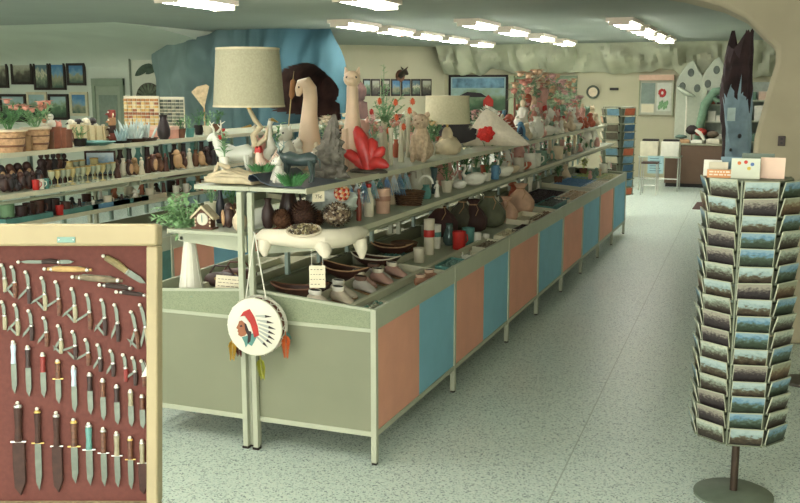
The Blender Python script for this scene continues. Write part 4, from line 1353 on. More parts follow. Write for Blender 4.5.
for px, X, nm, hh in ((292, -2.50, 'green plastic grass tuft in front of the dark elk', 17), (262, -2.74, 'small green grass tuft beside the curled blue sheet', 12)):
    p = place(px, X, TZ + (.012 if px == 292 else .075))
    b = MB()
    h = hpx(p, hh)
    for k in range(170):
        a = R.uniform(0, 2 * PI)
        q = R.uniform(0, .05)
        c = Vector((math.cos(a) * q, math.sin(a) * q, 0))
        b.leaf(c, (math.cos(a) * .7, math.sin(a) * .7, 1.1), h * R.uniform(.6, 1.15), .05, .3)
    one(b, 'grass_tuft', mat((74, 128, 76), .7, var=.3), nm, 'plant', p)

CATM = mat((214, 188, 158), .38, var=.12, scale=5)
p = place(307, -2.79, TZ)
p.y += .45
p.x = xat(307, p.y, TZ)
h = hpx(p, 88)
t = thing('long_necked_figurine', 'tall cream ceramic animal with thick long neck and bowed head behind the elk', 'figurine', p)
b = MB()
b.tube([(.02, 0, 0), (.02, 0, h * .04), (.025, 0, h * .2), (.02, 0, h * .42), (.025, 0, h * .62), (.035, 0, h * .8), (.03, 0, h * .9), (.005, 0, h * .965), (-.03, 0, h * .95), (-.05, 0, h * .88), (-.058, 0, h * .82)],
       [h * .15, h * .16, h * .15, h * .115, h * .09, h * .08, h * .08, h * .075, h * .065, h * .05, h * .022], 16)
b.tube([(-.05, 0, h * .2), (-.085, 0, h * .1), (-.1, 0, h * .012)], [h * .06, h * .05, h * .045], 10)
b.build('body', CATM, t)
for s_ in (-1, 1):
    MB().ell((-.035, s_ * h * .055, h * .92), (h * .012, h * .008, h * .014), 8, 6).build('eye', DKBROWN, t)
    MB().tube([(.01, s_ * h * .05, h * .99), (.03, s_ * h * .07, h * .985)], [h * .02, h * .006], 6).build('ear', CATM, t)
p = place(353, -2.70, TZ)
sitting(p, hpx(p, 101), CATM, 'tall slender cream ceramic cat facing forward behind the red coral', kind='slender_cat', rz=1.9)

# dark jagged driftwood spire
p = place(332, -2.58, TZ)
h = hpx(p, 63)
b = MB()
n, rows = 30, 44
v, f = [], []
for j in range(rows + 1):
    w = j / rows
    for k in range(n):
        a = 2 * PI * k / n
        r_ = (.105 * (1 - w) ** .8 + .006) * (1 + .5 * vnoise(math.cos(a) * 2.6, math.sin(a) * 2.6, w * 5) + .45 * vnoise(a * 3, w * 13) + .12 * math.sin(w * 46 + 3 * a))
        v.append((math.cos(a) * r_ + .05 * w - .03, math.sin(a) * r_ * .7, w * h))
for j in range(rows):
    for k in range(n):
        f.append((j * n + k, j * n + (k + 1) % n, (j + 1) * n + (k + 1) % n, (j + 1) * n + k))
f.append(tuple(range(n)))
f.append(tuple(rows * n + k for k in range(n)))
b.add(v, f)
t = thing('driftwood_spire', 'jagged dark grey driftwood spire between the two tall cats', 'driftwood', p)
b.build('driftwood', GREYDRIFT, t)
MB().tube([(-.06, 0, .02), (-.085, 0, h * .4), (-.05, 0, h * .62)], [.022, .016, .004], 7).build('splinter', GREYDRIFT, t)
MB().tube([(.07, -.02, .02), (.075, 0, h * .3), (.06, 0, h * .5)], [.02, .015, .003], 7).build('splinter', GREYDRIFT, t)

# red coral
p = place(366, -2.53, TZ)
u = hpx(p, 1)
t = thing('red_coral', 'bright red glazed coral branch ornament on a dark base near the shelf front', 'ornament', p)
CORAL = mat((190, 56, 52), .3, var=.18, scale=18, bump=.25)
MB().lathe([(0, 0), (20 * u, 0), (20 * u, 2 * u), (17 * u, 3.4 * u), (0, 3.6 * u)], 24, (3 * u, 0, 0), 1, .5).build('stand', mat((70, 66, 56), .5), t)
for pts, r_ in [([(3, 0, 3), (1, 0, 16), (-5, 0, 33), (-9, 0, 42), (-10, 0, 46)], [6.5, 8, 7.5, 5, 1.5]), ([(-2, 0, 7), (-9, -1, 13), (-17, -2, 18), (-23, -2, 19), (-25, -2, 20)], [5, 6, 5.5, 4, 1.2]),
                ([(2, 0, 8), (6, 2, 20), (6, 3, 30), (4, 3, 34)], [6, 7, 5.5, 2]), ([(4, 0, 7), (12, -1, 11), (20, -2, 9), (25, -2, 7)], [6, 6.5, 5, 2]),
                ([(4, 0, 10), (11, 2, 18), (16, 2, 22), (19, 2, 25)], [5, 6, 5, 2]), ([(-2, -1, 6), (-8, -3, 10), (-14, -3, 14)], [4, 4.2, 1.2])]:
    MB().tube([(a * u, b_ * u, c * u) for a, b_, c in pts], [q * u for q in r_], 12).build('branch', CORAL, t)

# tall flowers in a vase
ORFL = mat((214, 104, 66), .6, var=.15)
p = place(384, -2.80, TZ)
t = vase(p, hpx(p, 40), .045, PALE, 'tall green silk spray with orange flowers in a cream vase behind the red coral', None, 2)
FH = hpx(p, 95)
b = MB()
for k, (dx, top_) in enumerate([(0, 1.0), (-.04, .78), (.05, .8), (.10, .66), (-.08, .62), (.15, .7), (.18, .58)]):
    e = Vector((dx, R.uniform(-.05, .05), FH * top_))
    s0 = Vector((0, 0, hpx(p, 36)))
    b.tube([s0, s0.lerp(e, .5) + Vector((0, 0, .02)), e], [.004, .003, .0015], 5)
    for i in range(44):
        c = s0.lerp(e, (i % 26) / 26)
        b.leaf(c, (R.uniform(-1, 1), R.uniform(-1, 1), R.uniform(-.1, .9)), R.uniform(.035, .065) * (1.1 - .4 * i / 26), .4)
b.build('foliage', LEAF2, t)
for k, (fx, fy) in enumerate([(380, 101), (396, 102), (413, 101), (410, 110), (397, 117), (404, 126), (372, 112), (389, 130)]):
    q = Vector((xat(fx, p.y - .05, zat(fy, p.x, p.y)) - p.x, -.06, zat(fy, p.x, p.y) - TZ))
    fl = MB()
    fl.ell(q, (.017, .012, .017), 8, 6)
    for i in range(9):
        a = 2 * PI * i / 9
        fl.leaf(q, (math.cos(a), -.4, math.sin(a)), .033, .7)
    fl.build('flower', ORFL if k != 6 else RED, t)
for k, (px, X, hh, rr_, nm) in enumerate([(381, -2.60, 34, .026, 'slim cream vase just beyond the red coral'), (391, -2.60, 37, .024, 'slim cream vase with an open lip, second beyond the red coral'),
                                        (401, -2.64, 38, .028, 'slim cream vase touching the seated bear, third beyond the red coral'), (408, -2.78, 40, .028, 'cream vase standing behind the seated bear')]):
    p = place(px, X, TZ)
    vase(p, hpx(p, hh), rr_, PALE, nm, None, (2, 0, 2, 0)[k])
p = place(421, -2.54, TZ)
sitting(p, hpx(p, 50), mat((190, 168, 140), .7, var=.25, scale=40, bump=.6), 'rough beige bear sitting upright at the shelf front', kind='bear', rz=1.7, accent=mat((140, 116, 92), .6))
t = thing('flower_cluster', 'cluster of cream silk roses leaning on the beige bear', 'flowers', place(431, -2.68, TZ))
MB().lathe([(.03, 0), (.04, .05), (.03, .1), (.025, .1)], 12).build('vase_body', WHITE, t)
bouquet(t, .1, .2, LEAF2, (mat((216, 190, 140), .6), .022), .07, 20, 7)

# second lamp
p = place(447, -2.60, TZ)
u = hpx(p, 1)
def rock_base(t):
    b = MB()
    b.ell((.01, 0, 8 * u), (13 * u, 9 * u, 10 * u), 14, 9, lump=.25)
    b.ell((-.05, 0, 6 * u), (9 * u, 7 * u, 7 * u), 12, 8, lump=.3)
    b.ell((.0, 0, 17 * u), (6 * u, 5 * u, 10 * u), 10, 8, lump=.2)
    b.build('plaster_base', mat((206, 192, 160), .8, var=.12, bump=.5), t)
    MB().tube([(0, 0, 20 * u), (0, 0, 34 * u)], 1.2 * u, 8).build('stem', BRASS, t)
lamp(p, 'smaller table lamp with pale drum shade on a lumpy plaster base, beyond the beige bear', 22.5 * u, 21.5 * u, 31 * u, 57 * u, mat((196, 190, 158), .85, var=.08, scale=60), rock_base)

# black feather fan
p = Vector((xat(454, 8.97, TZ), 8.95, TZ))
u = hpx(p, .84)
t = thing('feather_fan', 'black feather fan standing open between the plaster lamp and the white lace pillow', 'fan', p)
for k in range(13):
    a = PI * (.12 + .76 * k / 12)
    b = MB()
    d = Vector((math.cos(a), 0, math.sin(a)))
    n_ = Vector((-d.z, 0, d.x))
    ln = 31 * u * (1 + .12 * math.sin(k * 2.1))
    b.prism([(0, -.6 * u), (ln * .5, -3.4 * u), (ln * .9, -3.8 * u), (ln, 0), (ln * .9, 3.8 * u), (ln * .5, 3.4 * u), (0, .6 * u)], .003, Vector((0, .004 * k, 0.012)), d, n_)
    b.build('feather', BLACK, t, smooth=False)
MB().lathe([(.06, 0), (.06, .012), (.02, .02), (0, .02)], 12).build('stand', BLACK, t)

# white lace pillow with a rose
p = place(493, -2.56, TZ)
u = hpx(p, 1)
t = thing('lace_pillow', 'white ruffled lace pillow with a big red rose propped at the shelf front', 'pillow', p, .25)
b = MB()
OUTL = [(36, 2), (30, 8), (22, 15), (14, 22), (6, 29), (-1, 34), (-7, 37), (-12, 33), (-17, 26), (-22, 18), (-27, 11), (-31, 4), (-29, 0), (-18, 0), (-6, 0), (6, 0), (18, 0), (29, 0)]
nr, na = 7, 54
def edge(a):
    # rounded triangular outline
    q = (a / (2 * PI) % 1.0) * len(OUTL)
    i = int(q)
    p0, p1 = OUTL[i % len(OUTL)], OUTL[(i + 1) % len(OUTL)]
    return p0[0] + (p1[0] - p0[0]) * (q - i), p0[1] + (p1[1] - p0[1]) * (q - i)
vv, ff = [(0, -5.5 * u, 14 * u)], []
for i in range(1, nr + 1):
    w = i / nr
    for k in range(na):
        a = 2 * PI * k / na
        ex, ez = edge(a)
        vv.append((ex * w * u, -6 * u * (1 - w * w) + .35 * u * math.sin(k * 5) * w, (14 + (ez - 14) * w) * u))
for k in range(na):
    ff.append((0, 1 + k, 1 + (k + 1) % na))
for i in range(nr - 1):
    for k in range(na):
        ff.append((1 + i * na + k, 1 + i * na + (k + 1) % na, 1 + (i + 1) * na + (k + 1) % na, 1 + (i + 1) * na + k))
m0 = len(vv)
back = [(x, .03 - y * .4, z) for x, y, z in vv]
ff2 = [tuple(i + m0 for i in q[::-1]) for q in ff]
b.add(vv + back, ff + ff2)
for k in range(na):
    k2 = (k + 1) % na
    o_ = 1 + (nr - 1) * na
    b.f.append((o_ + k, o_ + k2, m0 + o_ + k2, m0 + o_ + k))
    b.mi.append(0)
b.build('pillow_body', mat((224, 214, 192), .85, var=.06, scale=40, bump=.4), t)
r_ = MB()
for k in range(60):
    a = 2 * PI * k / 60
    ex, ez = edge(a)
    r_.leaf((ex * .96 * u, .005, max(.006, ez * u)), (ex, -8 * math.sin(k * 1.7), ez - (14 if ez > 1 else 0)), 4.5 * u, 1.1)
r_.build('ruffle', WHITE, t)
rs = MB()
for k in range(26):
    a = k * 2.4
    q = (k / 26) ** .6
    c_ = Vector((-7 * u + math.cos(a) * q * 7.5 * u, (-8.4 + 2.5 * q) * u, 12 * u + math.sin(a) * q * 6.5 * u))
    rs.ell(c_, (2.6 * u, 1.5 * u, 2.3 * u), 8, 6, lump=.3)
rs.build('rose', mat((206, 44, 36), .6, var=.2), t)
p = place(521, -2.54, TZ)
bird(p, hpx(p, 19), SKYB, 'blue songbird figurine beyond the lace pillow', kind='songbird', accent=mat((40, 60, 84), .5))

# crowd of china beyond the pillow
FCOL = [(WHITE, 'white'), (mat((208, 160, 146), .4, var=.1), 'pink'), (mat((214, 196, 164), .4, var=.1), 'cream'), (mat((176, 92, 66), .45, var=.2), 'rust'), (mat((120, 150, 128), .4, var=.15), 'mint'), (mat((186, 178, 160), .4, var=.1), 'grey'), (mat((92, 66, 56), .5, var=.2), 'brown')]
PALELEAF = mat((150, 176, 142), .6, var=.25, scale=30)
FC2 = [(mat((212, 150, 134), .5), 'coral'), (mat((222, 188, 154), .5), 'peach'), (mat((218, 176, 172), .5), 'pink'), (mat((226, 214, 190), .5), 'white')]
used = {}
FOOT = []
def nth(desc, where):
    used[(desc, where)] = used.get((desc, where), 0) + 1
    k = used[(desc, where)]
    return '%s, %s' % (desc, where) if k == 1 else '%s, the %s such %s' % (desc, ORD[k - 1], where)

def crowd(rowspec, z, where, seed, kinds, grp):
    r2 = random.Random(seed)
    for px, X, hh in rowspec:
        p = place(px, X, z)
        h = hpx(p, hh)
        kd = kinds[r2.randrange(len(kinds))]
        if p.y > 14.75:
            continue
        rr = h * .2
        for _ in range(14):
            if any(abs(z - c[3]) < .01 and math.hypot(p.x - c[0], p.y - c[1]) < rr + c[2] for c in FOOT):
                p.y += .03
        if p.y > 14.78:
            continue
        FOOT.append((p.x, p.y, rr, z))
        m, cn = FCOL[r2.choice([0, 0, 0, 0, 1, 1, 2, 2, 3, 4, 5])]
        fm, fn_ = FC2[r2.randrange(4)]
        rz = r2.uniform(-.6, 1.6)
        if kd == 'vase' and hh > 19:
            vase(p, h * .45, h * .11, m, nth('%s vase of %s flowers' % (cn, fn_), where), grp, r2.randrange(3), (fm, max(.03, h * .085)), PALELEAF, h * .58)
        elif kd == 'vase':
            vase(p, h, h * .2, m, nth('small %s china vase' % cn, where), grp, r2.randrange(4))
        elif kd == 'lady':
            statuette(p, h, m, nth('%s robed china lady' % cn, where), grp, rz, head=CREAM, robe=m if r2.random() < .6 else fm)
        elif kd == 'dog':
            sitting(p, h, m, nth('%s sitting china dog' % cn, where), grp, rz, 'dog')
        elif kd == 'cat':
            sitting(p, h, m, nth('%s sitting china cat' % cn, where), grp, rz, 'cat')
        elif kd == 'swan':
            bird(p, h, m, nth('%s china swan' % cn, where), grp, rz, 'swan')
        elif kd == 'rooster':
            bird(p, h, m, nth('%s china rooster' % cn, where), grp, rz, 'rooster')
        elif kd == 'bird':
            bird(p, h, m, nth('%s china songbird' % cn, where), grp, rz, 'songbird', accent=fm)
        elif kd == 'jug':
            jug(p, h, h * .33, m, nth('%s china jug' % cn, where), grp, rz)
        elif kd == 'cup':
            cup(p, h, h * .42, m, nth('%s china mug' % cn, where), grp, True, rz)
        elif kd == 'plant':
            potted(p, h, h * .16, m, LEAF if r2.random() < .6 else LEAF2, nth('%s flowered plant in a %s pot' % (fn_, cn), where), grp, (fm, .02), 36, h * .3, 5)
        elif kd == 'horse':
            quadruped(p, h, h * 1.0, m, nth('%s standing china horse' % cn, where), name='horse_figurine', group=grp, rz=rz)
r3 = random.Random(11)
spec = []
for k in range(17):
    spec.append((527 + 4.9 * k, -2.50, r3.uniform(15, 23) * (1 - .022 * k)))
crowd(spec, TZ, 'in the front row beyond the lace pillow', 21, ['dog', 'lady', 'cat', 'swan', 'bird', 'rooster', 'lady', 'dog', 'jug'], 'china in the front row of the top shelf')
spec = [(522 + 5.0 * k, -2.62, r3.uniform(26, 40) * (1 - .03 * k)) for k in range(16)]
crowd(spec, TZ, 'in the middle row beyond the blue bird', 22, ['vase', 'lady', 'vase', 'rooster', 'cat', 'vase'], 'china in the middle row of the top shelf')
spec = [(519 + 5.4 * k, -2.80, (r3.uniform(46, 62) if k < 5 else r3.uniform(34, 50)) * (1 - .028 * k)) for k in range(14)]
crowd(spec, TZ, 'at the back of the far top shelf', 23, ['vase', 'vase', 'vase', 'lady'], 'tall vases at the back of the top shelf')
spec = [(516 + 5.5 * k, -2.90, 66 * (1 - .04 * k)) for k in range(11)]
crowd(spec, TZ, 'in the rearmost far top row', 24, ['vase', 'vase'], 'tall vases in the rearmost row of the top shelf')
spec = [(262 + 12.5 * k, -3.03, r3.uniform(34, 52) * (1 - .012 * k)) for k in range(18)]
crowd(spec, TZ, 'at the back of the near top shelf', 27, ['plant', 'vase', 'vase', 'cat', 'vase'], 'goods on the second aisle side of the top shelf')
spec = [(434, -2.80, 34), (481, -2.90, 32), (486, -2.86, 30), (502, -2.78, 26), (509, -2.72, 27)]
crowd(spec, TZ, 'behind the second lamp and lace pillow', 25, ['vase', 'lady', 'dog', 'plant'], 'china behind the lamp')
spec = [(317, -2.80, 32), (330, -2.82, 36), (343, -2.84, 34), (279, -2.66, 30), (341, -2.60, 12), (364, -2.80, 48), (374, -2.84, 44), (396, -2.86, 40), (417, -2.84, 42), (428, -2.86, 44)]
crowd(spec, TZ, 'between the tall cats and the beige bear', 26, ['vase', 'lady', 'plant', 'cat'], 'china between the cats and the bear')

# ------------------------------------------------------------------ lower shelf, aisle side
LZ = LOWZ + E0
CONE = mat((78, 54, 42), .8, var=.4, scale=60)
def scaly(p, r, m, label, name='pine_cone', flat_=.9, n=190, size=.32, cat='pine cone'):
    b = MB()
    b.ell((0, 0, r * flat_), (r * .8, r * .8, r * flat_ * .8), 14, 10)
    for k in range(n):
        z = 1 - 2 * (k + .5) / n
        a = k * 2.39996
        q = math.sqrt(1 - z * z)
        d = Vector((q * math.cos(a), q * math.sin(a), z * flat_))
        b.leaf(Vector((0, 0, r * flat_)) + d * r * .72, d + Vector((0, 0, .5)), r * size * 1.2, .8, .3)
    return one(b, name, m, label, cat, p)
def lp_(px, y, dz=0.0):
    return Vector((xat(px, y, LZ + .1), y, LZ + dz))
scaly(lp_(303, 5.06), .092, CONE, 'largest round dark brown pine cone behind the white driftwood planter')
scaly(lp_(282, 4.97), .066, mat((104, 72, 50), .8, var=.4, scale=60), 'small reddish brown pine cone between the end post and the largest cone')
scaly(lp_(318, 5.22), .05, mat((116, 84, 60), .8, var=.4, scale=60), 'small tan pine cone touching the grey barnacle cluster')
p = lp_(289, 5.2)
jug(p, hpx(p, 42), .06, mat((50, 36, 32), .3, var=.2), 'dark brown glazed jug behind the largest pine cone', rz=1)
p = lp_(268, 5.0)
vase(p, hpx(p, 30), .04, mat((64, 48, 44), .4), 'dark squat vase next to the end post', shape=1)
p = lp_(274, 5.12)
scaly(Vector((p.x, p.y + .05, LZ)), .05, mat((50, 36, 30), .8, var=.4), 'black pine cone beside the dark squat vase')
p = place(337, -2.42, LZ)
sc = scaly(p, .108, speckle((120, 104, 84), [(86, 70, 58), (176, 160, 130), (60, 50, 44), (196, 188, 170)], scale=70, rough=.8), 'grey and tan barnacle cluster at the shelf front', 'barnacle_cluster', .72, 240, .2, 'shell')
# crinkled clear wrap bundle behind
p = place(332, -2.56, LZ)
b = MB()
b.ell((0, 0, .13), (.16, .09, .13), 26, 16, lump=.35)
one(b, 'wrapped_bundle', mat((176, 186, 176), .25, var=.2, scale=18, bump=.5), 'pale crinkled plastic wrapped bundle behind the barnacle cluster', 'bundle', p)

# white driftwood planter lying along the shelf end and front
t = thing('driftwood_planter', 'white knobbly driftwood planter with a pebble filled hollow lying on the lower shelf corner', 'planter', (0, 0, 0))
y0 = 4.715
z0 = LZ - .05
b = MB()
b.tube([(-2.70, y0, z0 + .045), (-2.66, y0 - .01, z0 + .05), (-2.56, y0 - .01, z0 + .05), (-2.42, y0 - .005, z0 + .052), (-2.30, y0 + .02, z0 + .05), (-2.235, y0 + .12, z0 + .045), (-2.215, y0 + .30, z0 + .045), (-2.21, y0 + .40, z0 + .045)],
       [.02, .044, .046, .058, .056, .052, .046, .02], 18)
b.tube([(-2.64, y0 - .03, z0 + .02), (-2.635, y0 - .05, z0 - .02), (-2.63, y0 - .05, z0 - .055)], [.042, .032, .012], 12)
b.tube([(-2.30, y0 - .0, z0 + .02), (-2.265, y0 - .025, z0 - .02), (-2.26, y0 - .03, z0 - .045)], [.045, .034, .014], 12)
b.tube([(-2.19, y0 + .26, z0 + .02), (-2.175, y0 + .26, z0 - .04), (-2.172, y0 + .26, z0 - .09)], [.046, .034, .012], 12)
b.build('driftwood', mat((222, 214, 192), .6, var=.07, scale=7, bump=.25), t)
pe = MB()
for k in range(120):
    a, q = R.uniform(0, 2 * PI), math.sqrt(R.random())
    pe.ell((-2.40 + math.cos(a) * q * .095, y0 - .018 + math.sin(a) * q * .05, z0 + .100 + math.sin(a) * q * .022 + R.uniform(-.003, .006) + .008 * (1 - q)), R.uniform(.006, .011), 6, 4)
o = pe.build('pebbles', speckle((104, 92, 66), [(150, 140, 104), (70, 60, 46), (128, 112, 80)], scale=40), t)
o['kind'] = 'stuff'
MB().tube([(-2.40 + math.cos(a) * .102, y0 - .018 + math.sin(a) * .056, z0 + .099 + math.sin(a) * .024) for a in [2 * PI * k / 24 for k in range(25)]], .007, 6).build('hollow_rim', mat((198, 186, 160), .6), t)

yc = yat(318, -2.415, 1.5)
price_card(Vector((-2.412, yc, TOPZ - .085)), .075, .06, '75¢', 'small white price card clipped under the top shelf edge above the barnacle cluster', rz=.9)
pc = price_card(Vector((-2.22, yat(319, -2.22, 1.1) - .02, zat(271, -2.22, 5.0))), .085, .12, None, 'white price card hanging below the pebble filled planter', rz=.35, lines=4)
for sx2 in (-.03, .03):
    MB().tube([(sx2, .001, .118), (sx2, .001, LOWZ - pc.location.z)], .0012, 5).build('string', WHITE, pc)
# bead ball hanging from the shelf edge
q = Vector((-2.45, yat(342, -2.45, 1.45), 0))
q.z = zat(193, q.x, q.y)
b = MB()
bc = [[], [], []]
mbs = [MB(), MB(), MB()]
for k in range(70):
    z = 1 - 2 * (k + .5) / 70
    a = k * 2.39996
    s_ = math.sqrt(1 - z * z)
    mbs[k % 3].ell((s_ * math.cos(a) * .04, s_ * math.sin(a) * .04, z * .042), .0115, 7, 5)
t = thing('bead_ball', 'hanging ball of red, orange and cream beads under the top shelf edge', 'ornament', q)
for mb_, m, nm in zip(mbs, (RED, mat((214, 140, 90), .5), CREAM), ('red beads', 'orange beads', 'cream beads')):
    o = mb_.build('beading', m, t)
    o['kind'] = 'stuff'
    o['label'] = nm
MB().tube([(0, 0, .04), (0, 0, TOPZ - .03 - q.z)], .0015, 5).build('string', WHITE, t)

p = place(359, -2.42, LZ)
bottle(p, hpx(p, 32), .017, mat((132, 66, 52), .35, var=.2), 'slim rust red bottle beyond the barnacle cluster', capm=mat((150, 84, 66), .4))
p = place(369, -2.44, LZ)
bottle(p, hpx(p, 33), .032, PALE, 'pale bottle with a bright red cap', capm=RED)
p = place(383, -2.42, LZ)
cup(p, hpx(p, 25), .052, mat((184, 150, 128), .5, var=.1), 'pinkish wooden pail beyond the red capped bottle', None, False, name='pail', cat='pail', band=mat((150, 112, 92), .6))
p = place(391, -2.56, LZ)
vase(p, hpx(p, 30), .062, CREAM, 'wide cream vase behind the pinkish pail', shape=3)
FEA = [(mat((110, 150, 190), .6, var=.2), 'blue'), (mat((196, 206, 210), .6, var=.1), 'white'), (mat((88, 132, 160), .6, var=.2), 'deep blue'), (mat((150, 182, 190), .6, var=.15), 'pale blue'), (mat((84, 128, 128), .6, var=.2), 'teal')]
for k, px in enumerate([350, 357, 364, 373, 380, 387, 394, 400, 406]):
    X = -2.44
    y = yat(px, X, 1.48)
    m, cn = FEA[k % 5]
    t = thing('feather_bunch', '%s dyed feather bunch hanging below the top shelf edge, %s after the bead ball' % (cn, ORD[k]), 'feathers', (X, y, TOPZ - .027), 0, 'feather bunches under the top shelf')
    L = R.uniform(.11, .16)
    for j in range(4):
        dx = (j - 1.5) * .014
        b = MB().tube([(dx * .2, 0, -.01), (dx, -.005, -L * .5), (dx * 1.8, 0, -L)], [.002, .0015, .0006], 5)
        for i in range(20):
            s_ = .2 + .78 * i / 20
            for sd in (-1, 1):
                b.leaf((dx * 1.8 * s_, 0, -L * s_), (sd, R.uniform(-.4, .4), -1.2), .02, .3)
        b.build('feather', m, t)
    MB().tube([(0, 0, 0), (0, 0, -.02)], .004, 6).build('tie', WHITE, t)
p = place(409, -2.42, LZ)
basket(p, hpx(p, 14), .085, mat((96, 70, 48), .8, var=.4, scale=50), 'oval dark wicker basket beyond the feather bunches', handle=False, sx=1.35)
t = thing('jug', 'white jug with a big ring handle beyond the wicker basket', 'jug', place(426, -2.44, LZ))
u = hpx(t.location, 1)
MB().lathe([(4 * u, 0), (5.4 * u, 3 * u), (5 * u, 9 * u), (3 * u, 12 * u), (3.6 * u, 14 * u), (2.6 * u, 14 * u)], 16).build('jug_body', TEAL, t)
MB().tube([(math.cos(a) * 7 * u, 0, 15 * u + math.sin(a) * 8 * u) for a in [PI * (i / 10) for i in range(11)]], 1.3 * u, 8).build('handle', WHITE, t)
p = place(434, -2.50, LZ)
vase(p, hpx(p, 26), .035, mat((64, 84, 84), .3), 'dark teal slim vase beside the ring handled jug', shape=0)
p = place(447, -2.44, LZ)
potted(p, hpx(p, 34), .05, PALE, LEAF, 'bushy green plant with pink blossoms in a pale pot, beyond the dark teal vase', fl=(PINK, .02), wide=.1)
p = place(437, -2.40, LZ)
statuette(p, hpx(p, 17), WHITE, 'small white figurine in front of the bushy pink flowered plant', rz=1.2)
p = place(474, -2.38, LZ)
t = bird(p, hpx(p, 22), WHITE, 'white china swan planter at the shelf front, largest swan', kind='swan', rz=.3)
p = place(459, -2.42, LZ)
bird(p, hpx(p, 14), WHITE, 'small white china swan ahead of the largest swan', kind='swan', rz=.2)
p = place(466, -2.56, LZ)
potted(p, hpx(p, 30), .045, TEAL, LEAF, 'green fern in a teal pot behind the largest swan', wide=.09)
p = place(487, -2.40, LZ)
potted(p, hpx(p, 24), .04, WHITE, LEAF, 'green leafy plant in a white pot just beyond the largest swan', wide=.07)
p = place(495, -2.38, LZ)
cup(p, hpx(p, 14), .04, SKYB, 'sky blue mug beyond the white potted plant', rz=1)
p = place(504, -2.36, LZ)
bird(p, hpx(p, 18), WHITE, 'slim necked white china swan beyond the sky blue mug', kind='swan', rz=.9)
r4 = random.Random(5)
spec = [(513 + 5.6 * k, -2.38, r4.uniform(9, 16) * (1 - .02 * k)) for k in range(16)]
crowd(spec, LZ, 'at the front of the far lower shelf', 31, ['swan', 'cup', 'bird', 'dog', 'cup', 'jug', 'plant'], 'china at the front of the lower shelf')
spec = [(500 + 6.2 * k, -2.58, r4.uniform(17, 26) * (1 - .025 * k)) for k in range(17)]
crowd(spec, LZ, 'at the back of the far lower shelf', 32, ['plant', 'vase', 'plant', 'jug', 'lady', 'vase'], 'china at the back of the lower shelf')
spec = [(345 + 10 * k, -2.69, 30 * (1 - .018 * k)) for k in range(22)]
crowd(spec, LZ, 'along the lower shelf slats', 34, ['plant', 'vase', 'vase', 'lady', 'jug', 'plant'], 'goods against the slats of the lower shelf')
spec = [(416, -2.62, 30), (428, -2.66, 32), (441, -2.64, 30), (455, -2.66, 30), (476, -2.64, 28), (482, -2.62, 30), (398, -2.66, 28), (372, -2.64, 26), (356, -2.62, 26)]
crowd(spec, LZ, 'at the back of the near lower shelf', 33, ['plant', 'vase', 'plant', 'lady', 'jug'], 'back row of the near lower shelf')

# ------------------------------------------------------------------ lower shelf and counter end on the other side of the end post
t = thing('shelf_clock', 'small brown chalet shaped clock with white dial on the lower shelf end', 'clock', Vector((xat(203, 4.83, LZ), 4.83, LZ)), .05)
u = hpx(t.location, 1)
WD = mat((96, 62, 44), .5, var=.2)
MB().prism([(-9 * u, 0), (9 * u, 0), (9 * u, 12 * u), (0, 21 * u), (-9 * u, 12 * u)], 9 * u, (0, 9 * u, 0)).build('clock_case', WD, t, smooth=False)
MB().box(-12 * u, 12 * u, -2 * u, 10 * u, -.0005, 1.6 * u).build('base', WD, t, smooth=False)
rf = MB()
for s in (-1, 1):
    rf.prism([(0, 21 * u), (s * 13 * u, 9.5 * u), (s * 13 * u, 12 * u), (0, 24 * u)], 13 * u, (0, 10.5 * u, 0))
rf.build('roof', mat((182, 170, 140), .6, var=.2, scale=40), t, smooth=False)
MB().lathe([(0, 0), (6.2 * u, 0), (6.2 * u, 1 * u), (5.4 * u, 1.4 * u), (0, 1.4 * u)], 24).build('dial', mat((216, 214, 192), .5), t, loc=(0, 0, 10 * u), rot=(PI / 2, 0, 0))
for k, (a, l) in enumerate(((0.0, 4.6), (.05, 3.2))):
    MB().prism([(-.4 * u, 0), (.4 * u, 0), (.2 * u, l * u), (-.2 * u, l * u)], .4 * u, (0, -1.5 * u, 10 * u), (math.cos(a + (PI if k else 0)), 0, math.sin(a + (PI if k else 0))), (-math.sin(a + (PI if k else 0)), 0, math.cos(a + (PI if k else 0)))).build('clock_hand', TEAL, t, smooth=False)
for s in (-1, 1):
    for z in (3.5, 7, 10.5):
        MB().ell((s * 8.2 * u, -.4 * u, z * u), (1.1 * u, .9 * u, 1.2 * u), 8, 6).build('trim_knob', CREAM, t)
p = Vector((xat(229, 4.88, LZ), 4.88, LZ))
bird(p, hpx(p, 27), mat((62, 44, 40), .35), 'dark brown glazed bird between the clock and the end post', kind='songbird', accent=TAN, rz=2.6)
p = Vector((xat(240, 4.87, LZ), 4.87, LZ))
vase(p, hpx(p, 21), .045, CREAM, 'squat cream vase touching the end post on the clock shelf', shape=1)
p = Vector((xat(221, 5.1, LZ), 5.1, LZ))
bottle(p, hpx(p, 36), .03, mat((40, 44, 52), .3), 'dark slim bottle behind the chalet clock')
p = Vector((xat(243, 5.15, LZ), 5.15, LZ))
vase(p, hpx(p, 34), .045, mat((150, 160, 146), .4), 'pale grey vase behind the squat cream vase', shape=0)
p = Vector((xat(233, 5.3, LZ), 5.3, LZ))
potted(p, hpx(p, 36), .05, BROWN, LEAF, 'green plant in a brown pot behind the dark bird')
p = Vector((xat(212, 5.35, LZ), 5.35, LZ))
potted(p, hpx(p, 34), .05, PALE, LEAF2, 'pale green plant behind the chalet clock', fl=(RED, .016))

